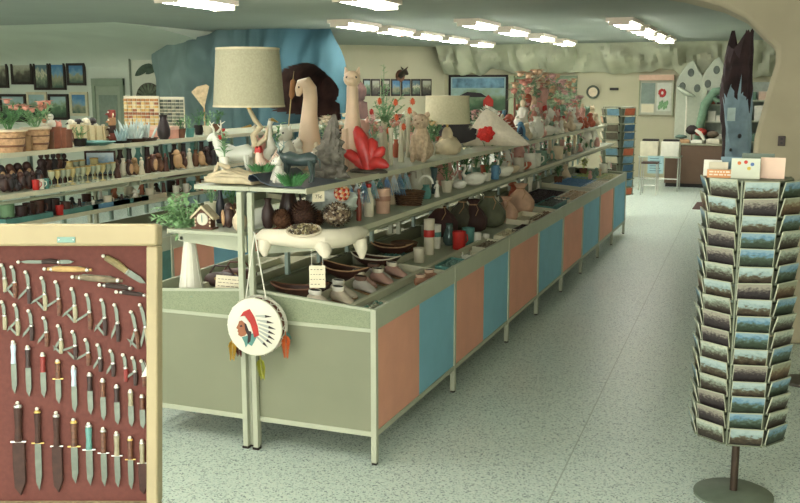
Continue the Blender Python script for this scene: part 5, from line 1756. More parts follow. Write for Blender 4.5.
# white pedestal vase of ivy on the counter end
pv = Vector((xat(191, 4.87, .93), 4.87, .858))
u = hpx(pv, 1)
t = thing('ivy_vase', 'tall flaring white vase of trailing ivy on the counter end', 'vase', pv)
zt = zat(232, pv.x, pv.y) - pv.z
MB().lathe([(13 * u, 0), (12.5 * u, .02), (9 * u, zt * .4), (6 * u, zt * .8), (5 * u, zt), (4 * u, zt), (4 * u, zt * .8)], 24).build('vase_body', WHITE, t)
for k in range(9):
    a = 2 * PI * k / 9
    MB().tube([(math.cos(a) * 12.8 * u, math.sin(a) * 12.8 * u, .01), (math.cos(a) * 9.1 * u, math.sin(a) * 9.1 * u, zt * .4), (math.cos(a) * 6.1 * u, math.sin(a) * 6.1 * u, zt * .8)], [.004, .003, .002], 6).build('flute', WHITE, t)
iv = MB()
r5 = random.Random(4)
for k in range(20):
    e = Vector((r5.uniform(-46, 12) * u, r5.uniform(-.12, .10), r5.uniform(-8, 44) * u))
    s0, mid = Vector((0, 0, zt - .01)), Vector((e.x * .5, e.y * .5, e.z * .6 + 14 * u + zt - .01))
    e.z += zt
    iv.tube([s0, mid, e], [.003, .0025, .0015], 5)
    for i in range(34):
        s_ = i / 34
        c = (s0.lerp(mid, s_)).lerp(mid.lerp(e, s_), s_)
        iv.leaf(c, (r5.uniform(-1, 1), r5.uniform(-1, 1), r5.uniform(-.5, .7)), r5.uniform(.03, .06), .62)
iv.build('foliage', mat((150, 188, 138), .6, var=.3, scale=30), t)
MBD = MB().lathe([(0, 0), (.06, 0), (.075, .018), (.07, .02), (.055, .006), (0, .006)], 24, sy=.6)
one(MBD, 'dish', TEAL, 'small teal oval dish in front of the white ivy vase', 'dish', Vector((xat(193, 4.765, .9), 4.79, .862)))
cz = zat(287, xat(230, 4.83, .93), 4.83)
price_card(Vector((xat(229, 4.84, .93), 4.84, .875)), .20, .125, None, 'cream hand lettered card standing on the counter end beneath the clock shelf', tilt=-.18, lines=5)
for k, (px, y, c, nm) in enumerate([(222, 5.25, (70, 48, 44), 'dark leather purse lying behind the lettered card'), (238, 5.4, (98, 60, 52), 'red brown leather purse beside the end post')]):
    x = xat(px, y, .9)
    b = MB().ell((0, 0, .05), (.13, .08, .05), 18, 10, lump=.06)
    t = thing('purse', nm, 'bag', (x, y, .868 - (XC - x) * .0745), .3 * k)
    b.build('purse_body', mat(c, .45, var=.2), t)
    MB().tube([(-.09, 0, .085), (-.05, 0, .14), (.05, 0, .14), (.09, 0, .085)], .006, 6).build('handle', mat(c, .45, var=.2), t)
    MB().ell((0, -.075, .07), (.012, .006, .01), 8, 6).build('clasp', BRASS, t)

# ------------------------------------------------------------------ goods in the sloping trays, aisle side
def tz(X):
    return .868 - (X - XC - .04) / (.79 - .07) * .053 + .0015
def tp(px, X):
    z = tz(X)
    return Vector((X, yat(px, X, z), z))
def fit(p, d, bays=None):
    """keep a tray of length d clear of the cross dividers of the bay it stands in"""
    bays = bays or BAYS
    for a, b in zip(bays, bays[1:]):
        if a <= p.y < b or b == bays[-1] or p.y < bays[0]:
            d = min(d, b - a - .12)
            p.y = max(a + .06 + d / 2, min(b - .05 - d / 2, p.y))
            break
    return p, d
MOC = [(mat((206, 192, 172), .8, var=.1), WHITE, 'cream'), (mat((190, 152, 138), .8, var=.1), PALE, 'pinkish'), (mat((196, 190, 180), .8, var=.1), mat((110, 84, 70), .8), 'white')]
G = 'moccasins along the near tray'
for k, (x, y, c, rz) in enumerate([(-2.40, 4.90, 0, .5), (-2.335, 5.06, 0, .35), (-2.40, 5.22, 0, .5), (-2.335, 5.40, 2, .4), (-2.41, 5.55, 1, .5), (-2.335, 5.68, 1, .4), (-2.41, 5.80, 2, .5), (-2.335, 5.93, 1, .4)]):
    moccasin(Vector((x, y, tz(x))), .215, MOC[c][0], '%s moccasin, %s from the counter end in the middle tray' % (MOC[c][2], ORD[k]), rz + PI - .9, G, MOC[c][1])
for k, (px, nm) in enumerate([(430, 'brown suede moccasin nearest the first counter joint'), (439, 'brown suede moccasin beyond its mate by the first counter joint')]):
    p = Vector((-2.10, 5.85 + .17 * k, tz(-2.10)))
    moccasin(p, .16, mat((158, 116, 92), .85, var=.1), nm, .9 + PI, G, mat((196, 168, 144), .8))
for k, (px, X, w, d, fm, sm, nm, nrz) in enumerate([
    (374, -2.105, .13, .36, mat((90, 130, 112), .3, var=.4, scale=60), EDGE_M, 'tray of green glass beads beside the moccasins', 0),
    (400, -2.57, .16, .40, mat((82, 124, 118), .35, var=.5, scale=50), TEAL, 'teal tray of turquoise stones behind the moccasins', 0),
    (322, -2.58, .14, .26, mat((70, 46, 40), .5, var=.4, scale=40), DKBROWN, 'dark tray of leather coin purses near the counter end', 0),
    (362, -2.105, .13, .34, mat((150, 150, 128), .4, var=.4, scale=50), EDGE_M, 'tray of grey polished pebbles in the front row', 0)]):
    p, d = fit(tp(px, X), d)
    t = tray_box(p, w, d, .03, sm, nm, 'loose goods trays', nrz, fm)
    t.rotation_euler = (0, .0735, 0)
# dark wooden bowls and canoes
for k, (px, X, ln, nm, rim) in enumerate([(345, -2.58, .42, 'long dark wooden canoe bowl under the white planter', TAN), (376, -2.55, .40, 'dark wooden boat bowl with a pale rim beside the canoe bowl', PALE), (392, -2.62, .34, 'small dark boat bowl behind the pale rimmed one', TAN), (300, -2.58, .36, 'black wooden trough under the planter end', BROWN)]):
    p = tp(px, X)
    t = thing('wooden_bowl', nm, 'bowl', p, -.35 + .2 * k)
    v, f, n = [], [], 24
    for s_, z in ((.25, 0), (.8, .04), (1, .075), (.93, .077), (.7, .04), (.2, .012)):
        for j in range(n):
            a = 2 * PI * j / n
            v.append((math.cos(a) * ln * .5 * s_, math.sin(a) * ln * .2 * s_, z + .03 * s_ * abs(math.cos(a)) ** 3))
    for i in range(5):
        for j in range(n):
            f.append((i * n + j, i * n + (j + 1) % n, (i + 1) * n + (j + 1) % n, (i + 1) * n + j))
    f.append(tuple(range(n)))
    f.append(tuple(5 * n + j for j in range(n)))
    MB().add(v, f).build('bowl_body', mat((66, 42, 34), .45, var=.3), t)
    MB().tube([(math.cos(2 * PI * j / n) * ln * .485, math.sin(2 * PI * j / n) * ln * .194, .078 + .03 * abs(math.cos(2 * PI * j / n)) ** 3) for j in range(n + 1)], .005, 6).build('rim', rim, t)
p = tp(404, -2.58)
basket(p, hpx(p, 12), .10, mat((102, 74, 52), .8, var=.4, scale=60), 'low brown woven basket beyond the boat bowls', handle=False)
p = tp(419, -2.38)
cup(p, hpx(p, 15), .042, PALE, 'white souvenir mug in front of the red banded drum', rz=2)
p = tp(429, -2.42)
cup(p, hpx(p, 36), .042, PALE, 'tall white tom-tom drum with a red band', None, False, name='toy_drum', cat='toy drum', band=RED)
p = tp(436, -2.46)
cup(p, hpx(p, 24), .040, WHITE, 'white toy drum behind the red banded one', None, False, name='toy_drum', cat='toy drum', band=TEAL)
p = tp(449, -2.42)
jug(p, hpx(p, 22), .05, mat((84, 104, 100), .25, metal=.4), 'pewter coloured jug by the second counter', rz=1.5)
# pouches
for px, X, h, w, c, nm in [(441, -2.60, 42, .27, (66, 40, 36), 'large dark brown leather pouch slumped under the lower shelf'),
                           (462, -2.56, 40, .25, (84, 82, 66), 'dull olive leather pouch, between the brown pouches'),
                           (473, -2.46, 38, .24, (62, 40, 36), 'dark brown leather pouch leaning on the olive one'),
                           (489, -2.42, 42, .29, (96, 100, 78), 'biggest olive green drawstring pouch'),
                           (506, -2.36, 30, .22, (196, 158, 132), 'pinkish beige suede pouch, slumped'),
                           (520, -2.38, 36, .27, (200, 164, 136), 'tall pinkish beige drawstring pouch farthest along')]:
    p = tp(px, X)
    bag(p, hpx(p, h) * .84, w, mat(c, .7, var=.2, scale=9, bump=.2), nm, 'leather pouches on the second counter', R.uniform(-.4, .4))
for k, (px, X, h, cm, nm) in enumerate([(459, -2.30, 18, RED, 'red lidded mug in front of the brown pouch'), (468, -2.30, 17, TEAL, 'teal mug beyond the red lidded one'), (477, -2.24, 12, WHITE, 'white cup in front of the olive pouch'), (486, -2.20, 9, WHITE, 'low white cup nearest the side rail')]):
    p = tp(px, X)
    cup(p, hpx(p, h), hpx(p, h * .38), cm, nm, None, k != 2, rz=1 + k)
for k, (px, X, h, m, nm) in enumerate([(466, -2.12, 9, WHITE, 'white china swan near the side rail of the second counter'), (474, -2.10, 8, PALE, 'cream china swan just beyond the white one by the rail')]):
    p = tp(px, X)
    bird(p, hpx(p, h), m, nm, None, .8, 'swan')
BX = [(452, -2.105, .14, .36, TEAL, mat((96, 128, 118), .4, var=.4, scale=50), 'teal tray of glass beads by the first joint'),
      (490, -2.105, .14, .40, EDGE_M, mat((120, 108, 88), .5, var=.4, scale=50), 'tray of small brown trinkets in front of the pouches'),
      (508, -2.105, .14, .44, CARD, mat((196, 184, 150), .6, var=.2), 'cream tray of paper packets under the pink pouches'),
      (525, -2.22, .22, .62, CARD, None, 'open white cardboard box beyond the pink pouches'),
      (521, -2.08, .09, .40, DKBROWN, mat((52, 40, 36), .5, var=.4, scale=50), 'narrow tray of black arrowheads along the side rail'),
      (543, -2.46, .34, .95, BLACK, mat((46, 28, 28), .5, var=.5, scale=50), 'large black tray heaped with dark red brown goods'),
      (552, -2.24, .20, .9, TEAL, mat((76, 84, 72), .5, var=.5, scale=50), 'green tray of dark pebbles beyond the white box'),
      (541, -2.10, .12, .8, CARD, mat((130, 104, 78), .5, var=.4, scale=40), 'long cream tray of brown trinkets along the rail'),
      (575, -2.42, .36, 1.15, SKYB, mat((88, 128, 160), .6, var=.15), 'bright blue tray near the far end'),
      (572, -2.18, .22, 1.0, CARD, mat((176, 150, 112), .5, var=.4, scale=40), 'cream tray of tan goods beside the blue tray'),
      (597, -2.40, .34, 1.1, mat((124, 150, 96), .6), mat((150, 166, 96), .6, var=.25, scale=30), 'yellow green tray at the far end'),
      (592, -2.15, .20, 1.0, CARD, mat((200, 196, 170), .5, var=.3, scale=40), 'cream tray of white shells at the far end'),
      (611, -2.2, .26, .9, EDGE_M, mat((170, 168, 120), .5, var=.4, scale=40), 'last tray of yellow trinkets before the counter stops')]
for px, X, w, d, sm, fm, nm in BX:
    p, d = fit(tp(px, X), d)
    t = tray_box(p, w, d, .05, sm, nm, 'trays along the aisle counters', 0, fm)
    t.rotation_euler = (0, .0735, 0)
for k, (px, X, h, m, nm) in enumerate([(558, -2.6, 26, LEAF, 'potted fern'), (583, -2.55, 22, mat((160, 170, 90), .6, var=.2), 'yellow green spider plant')]):
    p = tp(px, X)
    potted(p, hpx(p, h), .06, BROWN, m, '%s on the counter tray under the far lower shelf' % nm, wide=.09)
crowd([(590 + 3.2 * k, -2.30 + .04 * (k % 2), 9) for k in range(7)], tz(-2.3) + .06, 'standing among the far trays', 41, ['lady', 'bird', 'cup', 'dog'], 'trinkets on the far trays')
crowd([(497, -2.56, 18), (530, -2.66, 18), (566, -2.64, 17), (538, -2.70, 20), (514, -2.68, 22)], tz(-2.6), 'under the shelf beyond the pouches', 42, ['vase', 'dog', 'cat'], 'goods under the lower shelf')
# ------------------------------------------------------------------ far island: top shelf
Z1 = LTOP + .001
XF, XM, XB = XL + .27, XL + .10, XL - .18
WICK = mat((182, 146, 110), .75, var=.3, scale=40)
for px, X, hh, rr_, nm in [(10, XF, 21, .115, 'wide tan barrel planter at the near end of the far top shelf'), (37, XF, 21, .10, 'second tan barrel planter on the far top shelf')]:
    p = place(px, X, Z1)
    t = thing('barrel_planter', nm, 'planter', p)
    h = hpx(p, hh)
    MB().lathe([(rr_ * 1.0, h * .97), (rr_ * 1.14, h * .99), (rr_ * 1.14, h * 1.07), (rr_ * 1.0, h * 1.08)], 20).build('rim', CREAM, t)
    MB().lathe([(rr_ * .75, 0), (rr_ * .92, h * .5), (rr_ * .98, h * .9), (rr_ * 1.1, h * .95), (rr_ * 1.1, h * 1.05), (rr_ * .9, h * 1.05), (rr_ * .85, h * .8)], 20).build('barrel', WICK, t)
    for z in (.25, .62):
        MB().lathe([(rr_ * (.82 + .16 * z), h * z), (rr_ * (.87 + .16 * z), h * (z + .05)), (rr_ * (.84 + .16 * z), h * (z + .1))], 20).build('hoop', BROWN, t)
    bouquet(t, h, hpx(p, 26), LEAF if px < 20 else LEAF2, (mat((214, 150, 132), .6), .04), .19, 120, 7)
for px, X, hh, m, nm in [(21, XF + .04, 15, BROWN, 'dark brown mug between the two barrel planters'), (27, XF + .03, 15, TAN, 'tan mug with pale inside left of the second barrel planter'.replace('left of', 'just before')), (49, XF, 17, BROWN, 'brown mug just past the second barrel planter'), (55, XF, 21, mat((140, 86, 66), .5), 'rust brown beaker, third piece past the second barrel planter'), (61, XF, 20, mat((150, 96, 76), .5), 'rust brown pitcher shaped beaker near the upright'), (67, XF + .02, 18, mat((128, 84, 66), .5), 'rust brown mug closest to the upright')]:
    p = place(px, X, Z1)
    cup(p, hpx(p, hh), hpx(p, hh * .33), m, nm, None, True, 1.5)
for px, X, hh, kd in [(46, XM, 30, 'lady'), (53, XM, 33, 'dog'), (60, XM, 26, 'cat')]:
    p = place(px, X, Z1)
    h = hpx(p, hh)
    if kd == 'lady':
        statuette(p, h, PALE, 'pale robed figurine standing behind the brown mugs', head=mat((190, 140, 110), .5))
    elif kd == 'dog':
        statuette(p, h, WHITE, 'tall white slim figurine behind the rust beakers')
    else:
        sitting(p, h, PINK, 'pinkish sitting cat behind the rust beakers', kind='cat')
for k, (px, w) in enumerate([(76, 9), (83, 8), (90, 9), (97, 10), (104, 9)]):
    p = place(px, XM - .02, Z1)
    h = hpx(p, 20 - k)
    t = thing('boxed_candle', 'cream boxed candle, %s beyond the upright on the far top shelf' % ORD[k], 'candle', p, R.uniform(-.2, .2), 'cream boxed candles')
    hw = hpx(p, w) * .42
    MB().box(-hw, hw, -hw, hw, 0, h).build('box', mat((200, 186, 148), .7, var=.12, scale=20), t, bev=.004)
    MB().lathe([(hw * .5, h), (hw * .5, h * 1.1), (0, h * 1.12)], 12).build('lid_knob', PALE, t)
for k, (px, c) in enumerate([(73, 'w'), (80, 'b'), (88, 'w'), (94, 'b')]):
    p = place(px, XB, Z1)
    bird(p, hpx(p, 23), BLACK if c == 'b' else PALE, '%s penguin shaped figurine, %s behind the cream candles' % ('black' if c == 'b' else 'white', ORD[k]), 'figurines behind the candles', 1.2, 'songbird', accent=WHITE if c == 'b' else BLACK)
p = place(80, XF, Z1)
potted(p, hpx(p, 18), .06, BLACK, mat((112, 150, 96), .6, var=.25), 'small bright green plant in a black dish in front of the cream candles', wide=.12)
p = place(95, XF + .03, Z1)
one(MB().lathe([(0, 0), (.09, 0), (.19, .03), (.18, .035), (.08, .01), (0, .01)], 28, sy=.6), 'platter', TEAL, 'long teal grey platter beyond the bright green plant', 'dish', p)
# totem
p = place(113, XM + .05, Z1)
h = hpx(p, 33)
t = thing('totem_pole', 'small carved totem pole in red, black and white on the far top shelf', 'totem', p, .8)
MB().lathe([(0, 0), (h * .2, 0), (h * .2, h * .05), (0, h * .06)], 14).build('stand', BLACK, t)
for k, m in enumerate((mat((120, 60, 48), .6), DKBROWN, mat((160, 120, 84), .6), mat((130, 52, 44), .6))):
    b = MB()
    b.lathe([(h * .10, h * (.05 + .23 * k)), (h * .125, h * (.12 + .23 * k)), (h * .11, h * (.28 + .23 * k))], 14)
    b.tube([(-h * .1, 0, h * (.17 + .23 * k)), (-h * .19, 0, h * (.14 + .23 * k))], [h * .04, h * .012], 7)
    o = b.build('carved_section', m, t)
    for s in (-1, 1):
        MB().ell((-h * .1, s * h * .055, h * (.21 + .23 * k)), (h * .025, h * .025, h * .025), 8, 6).build('eye', WHITE, o)
MB().prism([(-.28, .80), (-.1, .74), (.1, .74), (.28, .80), (.24, .88), (0, .82), (-.24, .88)], h * .03, (0, 0, 0), (0, h, 0), (0, 0, h)).build('wings', mat((200, 190, 160), .6), t, smooth=False)
# crystal clusters
for px, X, hh, m, dish, nm in [(133, XF, 24, mat((190, 206, 200), .25, var=.15), DKBROWN, 'large pale crystal cluster in a dark wooden dish'), (146, XF, 20, mat((200, 212, 206), .25, var=.1), DKBROWN, 'lower pale crystal cluster just beyond the large one'), (122, XF + .02, 16, mat((150, 176, 176), .25, var=.2), BLACK, 'small blue grey crystal cluster beside the totem pole')]:
    p = place(px, X, Z1)
    h = hpx(p, hh)
    t = thing('crystal_cluster', nm, 'crystals', p)
    MB().lathe([(0, 0), (h * .5, 0), (h * .62, h * .16), (h * .55, h * .16), (h * .4, h * .1), (0, h * .1)], 20).build('dish', dish, t)
    b = MB()
    for k in range(22):
        a = R.uniform(0, 2 * PI)
        l = R.uniform(.35, .9) * h
        q = R.uniform(0, .5)
        d = Vector((math.cos(a) * q, math.sin(a) * q, 1)).normalized()
        c = Vector((math.cos(a) * q * h * .6, math.sin(a) * q * h * .6, h * .1))
        b.tube([c, c + d * l * .75, c + d * l], [h * .07, h * .06, .001], 6)
    b.build('crystal', m, t)
p = place(164, XF, Z1)
jug(p, hpx(p, 24), .06, mat((48, 40, 42), .3), 'black pitcher on the far top shelf beside the pink box', rz=2)
p = place(172, XF, Z1)
t = thing('gift_box', 'flat pink gift box behind the black pitcher', 'box', Vector((p.x - .1, p.y, Z1)))
MB().box(-.12, .12, -.08, .08, 0, .08).build('box_bottom', mat((216, 160, 140), .7), t, smooth=False)
MB().box(-.125, .125, -.085, .085, .08, .11).build('lid', mat((222, 186, 164), .7), t, smooth=False)
for k, (px, X, hh, m) in enumerate([(181, XF, 22, LEAF), (190, XF, 21, LEAF2), (199, XM, 26, LEAF), (208, XF, 24, LEAF2), (217, XM, 24, LEAF)]):
    p = place(px, X, Z1)
    potted(p, hpx(p, hh), .05, (BROWN, TEAL, BLACK, PALE, BROWN)[k], m, 'small %s potted plant, %s beyond the black pitcher' % ('dark green' if m is LEAF else 'light green', ORD[k]), 'potted plants on the far top shelf')
p = place(205, XB, Z1)
h = hpx(p, 46)
t = thing('straw_fan', 'pale straw fan on a stick beyond the card racks, beside the lampshade', 'fan', p, .5)
MB().tube([(0, 0, 0), (0, 0, h * .62)], .008, 6).build('stick', TAN, t)
b = MB()
b.prism([(0, .5), (-.26, .86), (-.14, .97), (.06, 1.02), (.12, .98)], .012, (0, 0, 0), (h, 0, 0), (0, 0, h))
b.build('fan_blade', mat((196, 176, 140), .8, var=.2, scale=40), t, smooth=False)
MB().lathe([(0, 0), (.06, 0), (.05, .02), (.01, .03)], 14).build('stand', BROWN, t)

# two white counter card racks full of little cards, standing on the spine side
def card_rack(px0, px1, y, zt, cols, rows, label, shades):
    X0, X1 = xat(px0, y, 1.9), xat(px1, y, 1.9)
    t = thing('card_rack', label, 'card rack', (X0, y, LTOP + .001))
    W, H = X1 - X0, zt - LTOP
    fr = mat((216, 210, 186), .6, var=.04)
    MB().box(0, W, 0, .012, 0, H).build('back_board', fr, t, smooth=False)
    MB().box(0, W, -.09, .09, 0, .014).build('foot', fr, t, smooth=False)
    k = 0
    for i in range(cols):
        for j in range(rows):
            x = W * (i + .12) / cols
            z = .03 + (H - .05) * j / rows
            cw, ch = W / cols * .76, (H - .05) / rows * .74
            MB().box(x, x + cw, -.014, -.0005, z, z + ch).build('charm_card', shades[(i * 5 + j * 3 + (i * j) % 4) % len(shades)], t, smooth=False)
    return t
SH = [mat((196, 160, 96), .6), mat((208, 178, 118), .6), mat((150, 96, 66), .6), mat((214, 196, 150), .6), mat((176, 128, 80), .6)]
SH2 = [mat((84, 92, 80), .6), mat((110, 116, 100), .6), mat((66, 72, 66), .6), mat((140, 140, 118), .6)]
yk = 8.6
zk = zat(96, xat(140, yk, 2), yk)
card_rack(124, 159, yk, zk, 8, 9, 'white charm card rack with rows of gold coloured cards', SH)
card_rack(160, 184, yk + .05, zat(97, xat(170, yk, 2), yk), 6, 9, 'white charm card rack with rows of dark cards, beside the gold one', SH2)

# far island: lower shelf
Z2 = LLOW + .001
DARKS = [mat((52, 36, 34), .5, var=.3), mat((66, 44, 38), .5, var=.3), mat((44, 40, 42), .45, var=.2), mat((84, 54, 44), .5, var=.3)]
GLS = [mat((176, 180, 150), .25, var=.1), mat((190, 176, 124), .3, var=.15), mat((150, 160, 140), .25, var=.1)]
for k, px in enumerate([4, 10, 16, 22, 28, 34, 40]):
    p = place(px, XL + .38, Z2)
    if k % 3 == 2:
        sitting(p, hpx(p, 19), DARKS[k % 4], 'dark brown sitting bear, %s from the near end of the far lower shelf' % ORD[k], 'dark figurines on the far lower shelf', 1.2, 'bear')
    else:
        bird(p, hpx(p, 19), DARKS[k % 4], 'dark brown owl figurine, %s from the near end of the far lower shelf' % ORD[k], 'dark figurines on the far lower shelf', 1.2, 'owl', accent=DARKS[(k + 1) % 4])
for k, px in enumerate([3, 12, 20, 29]):
    p = place(px, XL + .22, Z2)
    bird(p, hpx(p, 25), DARKS[(k + 2) % 4], 'tall dark owl figurine, %s in the back row by the near end' % ORD[k], 'back row of dark figurines', .8, 'owl', accent=TAN)
for k, px in enumerate([43, 49, 55, 60, 66]):
    p = place(px, XL + .25, Z2)
    statuette(p, hpx(p, 33 - k), DARKS[k % 4], 'tall dark carved figure, %s along behind the goblets' % ORD[k], 'tall carved figures', .9)
for k, px in enumerate([36, 41, 46]):
    p = place(px, XL + .45, Z2)
    cup(p, hpx(p, 10), hpx(p, 3.6), (RED, WHITE, TEAL)[k], '%s souvenir cup at the front edge before the goblets' % ('red', 'white', 'teal')[k], None, True, 1)
def goblet(p, h, m, label, group):
    t = thing('goblet', label, 'goblet', p, 0, group)
    MB().lathe([(h * .2, 0), (h * .18, h * .03), (h * .035, h * .1), (h * .03, h * .42), (h * .1, h * .5), (h * .19, h * .7), (h * .2, h), (h * .18, h), (h * .16, h * .7), (0, h * .55)], 14).build('bowl_and_stem', m, t)
    MB().lathe([(h * .185, h * .93), (h * .205, h * .95), (h * .205, h * .99), (h * .185, h)], 14).build('gilt_rim', BRASS, t)
for k, px in enumerate([52, 58, 63, 68, 73, 78, 83, 88, 93, 98, 103, 108, 113]):
    p = place(px, XL + .43, Z2)
    goblet(p, hpx(p, 17), GLS[k % 3], 'gilt rimmed glass goblet, %s in the front row of the far lower shelf' % ORD[k], 'gilt goblets on the far lower shelf')
for k, px in enumerate([70, 76, 82, 95]):
    p = place(px, XL + .28, Z2)
    goblet(p, hpx(p, 21), GLS[(k + 1) % 3], 'taller pale goblet, %s in the row behind the gilt goblets' % ORD[k], 'tall goblets on the far lower shelf')
p = place(101, XL + .16, Z2)
t = thing('framed_picture', 'small framed blue landscape standing behind the goblets', 'picture', p, .55)
h = hpx(p, 25)
MB().box(-h * .6, h * .6, 0, .015, 0, h).build('frame', DKBROWN, t, smooth=False)
MB().box(-h * .52, h * .52, -.003, -.0005, h * .08, h * .92).build('painting', picture_mat([(0, (60, 80, 74)), (.45, (110, 130, 130)), (.6, (130, 166, 194)), (.9, (180, 200, 206))], 'blue_scene', 5), t, smooth=False)
r6 = random.Random(8)
for k, px in enumerate(range(118, 232, 6)):
    p = place(px, XL + .40 - .05 * (k % 2), Z2)
    h = hpx(p, r6.uniform(17, 24) * (1 - .008 * k))
    m = (DARKS + [TAN, PALE, BROWN])[r6.randrange(7)]
    if k % 4 == 0:
        statuette(p, h, m, 'small carved figure, %s along the dark row beyond the goblets' % ORD[k], 'dark row beyond the goblets', 1.0)
    elif k % 4 == 1:
        vase(p, h, h * .22, m, 'small dark vase, %s along the row beyond the goblets' % ORD[k], 'dark row beyond the goblets', k % 3)
    elif k % 4 == 2:
        bird(p, h, m, 'small carved owl, %s along the row beyond the goblets' % ORD[k], 'dark row beyond the goblets', 1, 'owl', accent=TAN)
    else:
        sitting(p, h, m, 'small carved dog, %s along the row beyond the goblets' % ORD[k], 'dark row beyond the goblets', 1, 'dog')
for k, px in enumerate(range(121, 228, 9)):
    p = place(px, XL + .24, Z2)
    h = hpx(p, 25 * (1 - .012 * k))
    m = (DARKS + [TEAL, TAN])[(k * 2) % 6]
    vase(p, h, h * .2, m, 'dark bottle shaped vase, %s in the back row beyond the blue picture' % ORD[k], 'back row of bottle vases', 1 + k % 2)

# far island: counter trays
def tzl(X):
    return 1.1385
for k, (px, X, h, m, nm) in enumerate([(8, XL + .22, 18, mat((120, 158, 118), .5), 'pale green canister on the far bottom shelf'), (22, XL + .27, 15, DARKS[0], 'dark mug beside the green canister'), (30, XL + .25, 16, DARKS[1], 'second dark mug beyond the green canister'), (38, XL + .24, 17, DARKS[3], 'third dark mug, brown, on the far bottom shelf'), (46, XL + .22, 17, DARKS[2], 'black mug beyond the three brown ones'), (54, XL + .24, 16, DARKS[0], 'last dark mug before the uprights'), (60, XL + .30, 10, RED, 'small red cup before the uprights')]):
    p = Vector((X, yat(px, X, tzl(X)), tzl(X)))
    cup(p, hpx(p, h), hpx(p, h * .4), m, nm, None, k > 0, 1.2)
for k, (px, w, d, sm, fm, nm) in enumerate([(72, .3, .5, TEAL, mat((140, 150, 140), .4, var=.4, scale=40), 'teal tray of grey trinkets beneath the far uprights'), (102, .3, .6, SKYB, mat((150, 160, 150), .4, var=.4, scale=40), 'pale blue tray of pebbles on the far bottom shelf'), (122, .34, .6, TEAL, mat((60, 70, 64), .4, var=.5, scale=40), 'teal tray of dark stones on the far bottom shelf'), (141, .3, .6, CARD, mat((206, 200, 180), .5, var=.2, scale=40), 'cream tray of white shells on the far bottom shelf'), (20, .3, .6, TEAL, mat((70, 80, 76), .4, var=.4, scale=40), 'teal tray of dark goods at the near end of the far counter')]):
    X = XL + .24
    p = Vector((X, yat(px, X, tzl(X)), tzl(X)))
    t = tray_box(p, .2, d * .8, .04, sm, nm, 'trays on the far bottom shelf', 0, fm)
for k, (px, X, h, m, nm) in enumerate([(115, XL + .2, 20, mat((170, 104, 74), .5), 'rust coloured statuette on the far bottom shelf'), (142, XL + .22, 18, mat((180, 110, 80), .5), 'second rust statuette on the far bottom shelf, by the uprights'), (152, XL + .2, 20, PALE, 'pale statuette beside the second rust one')]):
    p = Vector((X, yat(px, X, 1.15), tzl(X)))
    statuette(p, hpx(p, h), m, nm)
X = XL + .15
p = Vector((X, yat(178, X, 1.15), tzl(X)))
t = thing('serving_stand', 'stand with a dark red bowl on white cups beyond the far uprights', 'stand', p)
h = hpx(p, 15)
MB().lathe([(.1, 0), (.1, .012), (.015, .03), (.015, h * .75), (.06, h * .8), (.14, h), (.12, h), (.05, h * .85), (0, h * .84)], 20).build('red_bowl', mat((120, 44, 42), .4), t)
for k in range(4):
    q = Vector((XL + .30, p.y - .25 + .16 * k, tzl(0)))
    cup(q, hpx(q, 9), hpx(q, 3.4), WHITE, 'white cup, %s in front of the dark red bowl' % ORD[k], 'white cups by the red bowl', True, 1)
# potted greenery standing in the second aisle side of the near rack
for k, (px, y, hh, m) in enumerate([(206, 7.9, 26, LEAF), (222, 8.3, 24, LEAF2), (236, 8.8, 24, LEAF)]):
    x = XL + .2
    p = Vector((x, yat(px, x, 1.0), tzl(x)))
    potted(p, hpx(p, hh * .75), .06, BROWN, m, 'leafy plant on the far bottom shelf, %s beyond the red bowl' % ORD[k], 'plants on the far bottom shelf', wide=.1)

# more small goods along the far bottom shelf
for k, px in enumerate(range(66, 240, 7)):
    X = XL + (.12 if k % 2 else .3)
    p = Vector((X, yat(px, X, 1.14), 1.1385))
    h = hpx(p, r6.uniform(9, 15))
    m = (DARKS + [TEAL, PALE, TAN, WHITE])[r6.randrange(8)]
    if k % 3 == 0:
        cup(p, h, h * .4, m, 'small mug, %s along the far bottom shelf beyond the dark mugs' % ORD[k], 'small goods on the far bottom shelf', True, 1.2)
    elif k % 3 == 1:
        sitting(p, h, m, 'small sitting dog, %s along the far bottom shelf beyond the dark mugs' % ORD[k], 'small goods on the far bottom shelf', 1.2, 'dog')
    else:
        vase(p, h, h * .25, m, 'small vase, %s along the far bottom shelf beyond the dark mugs' % ORD[k], 'small goods on the far bottom shelf', k % 3)
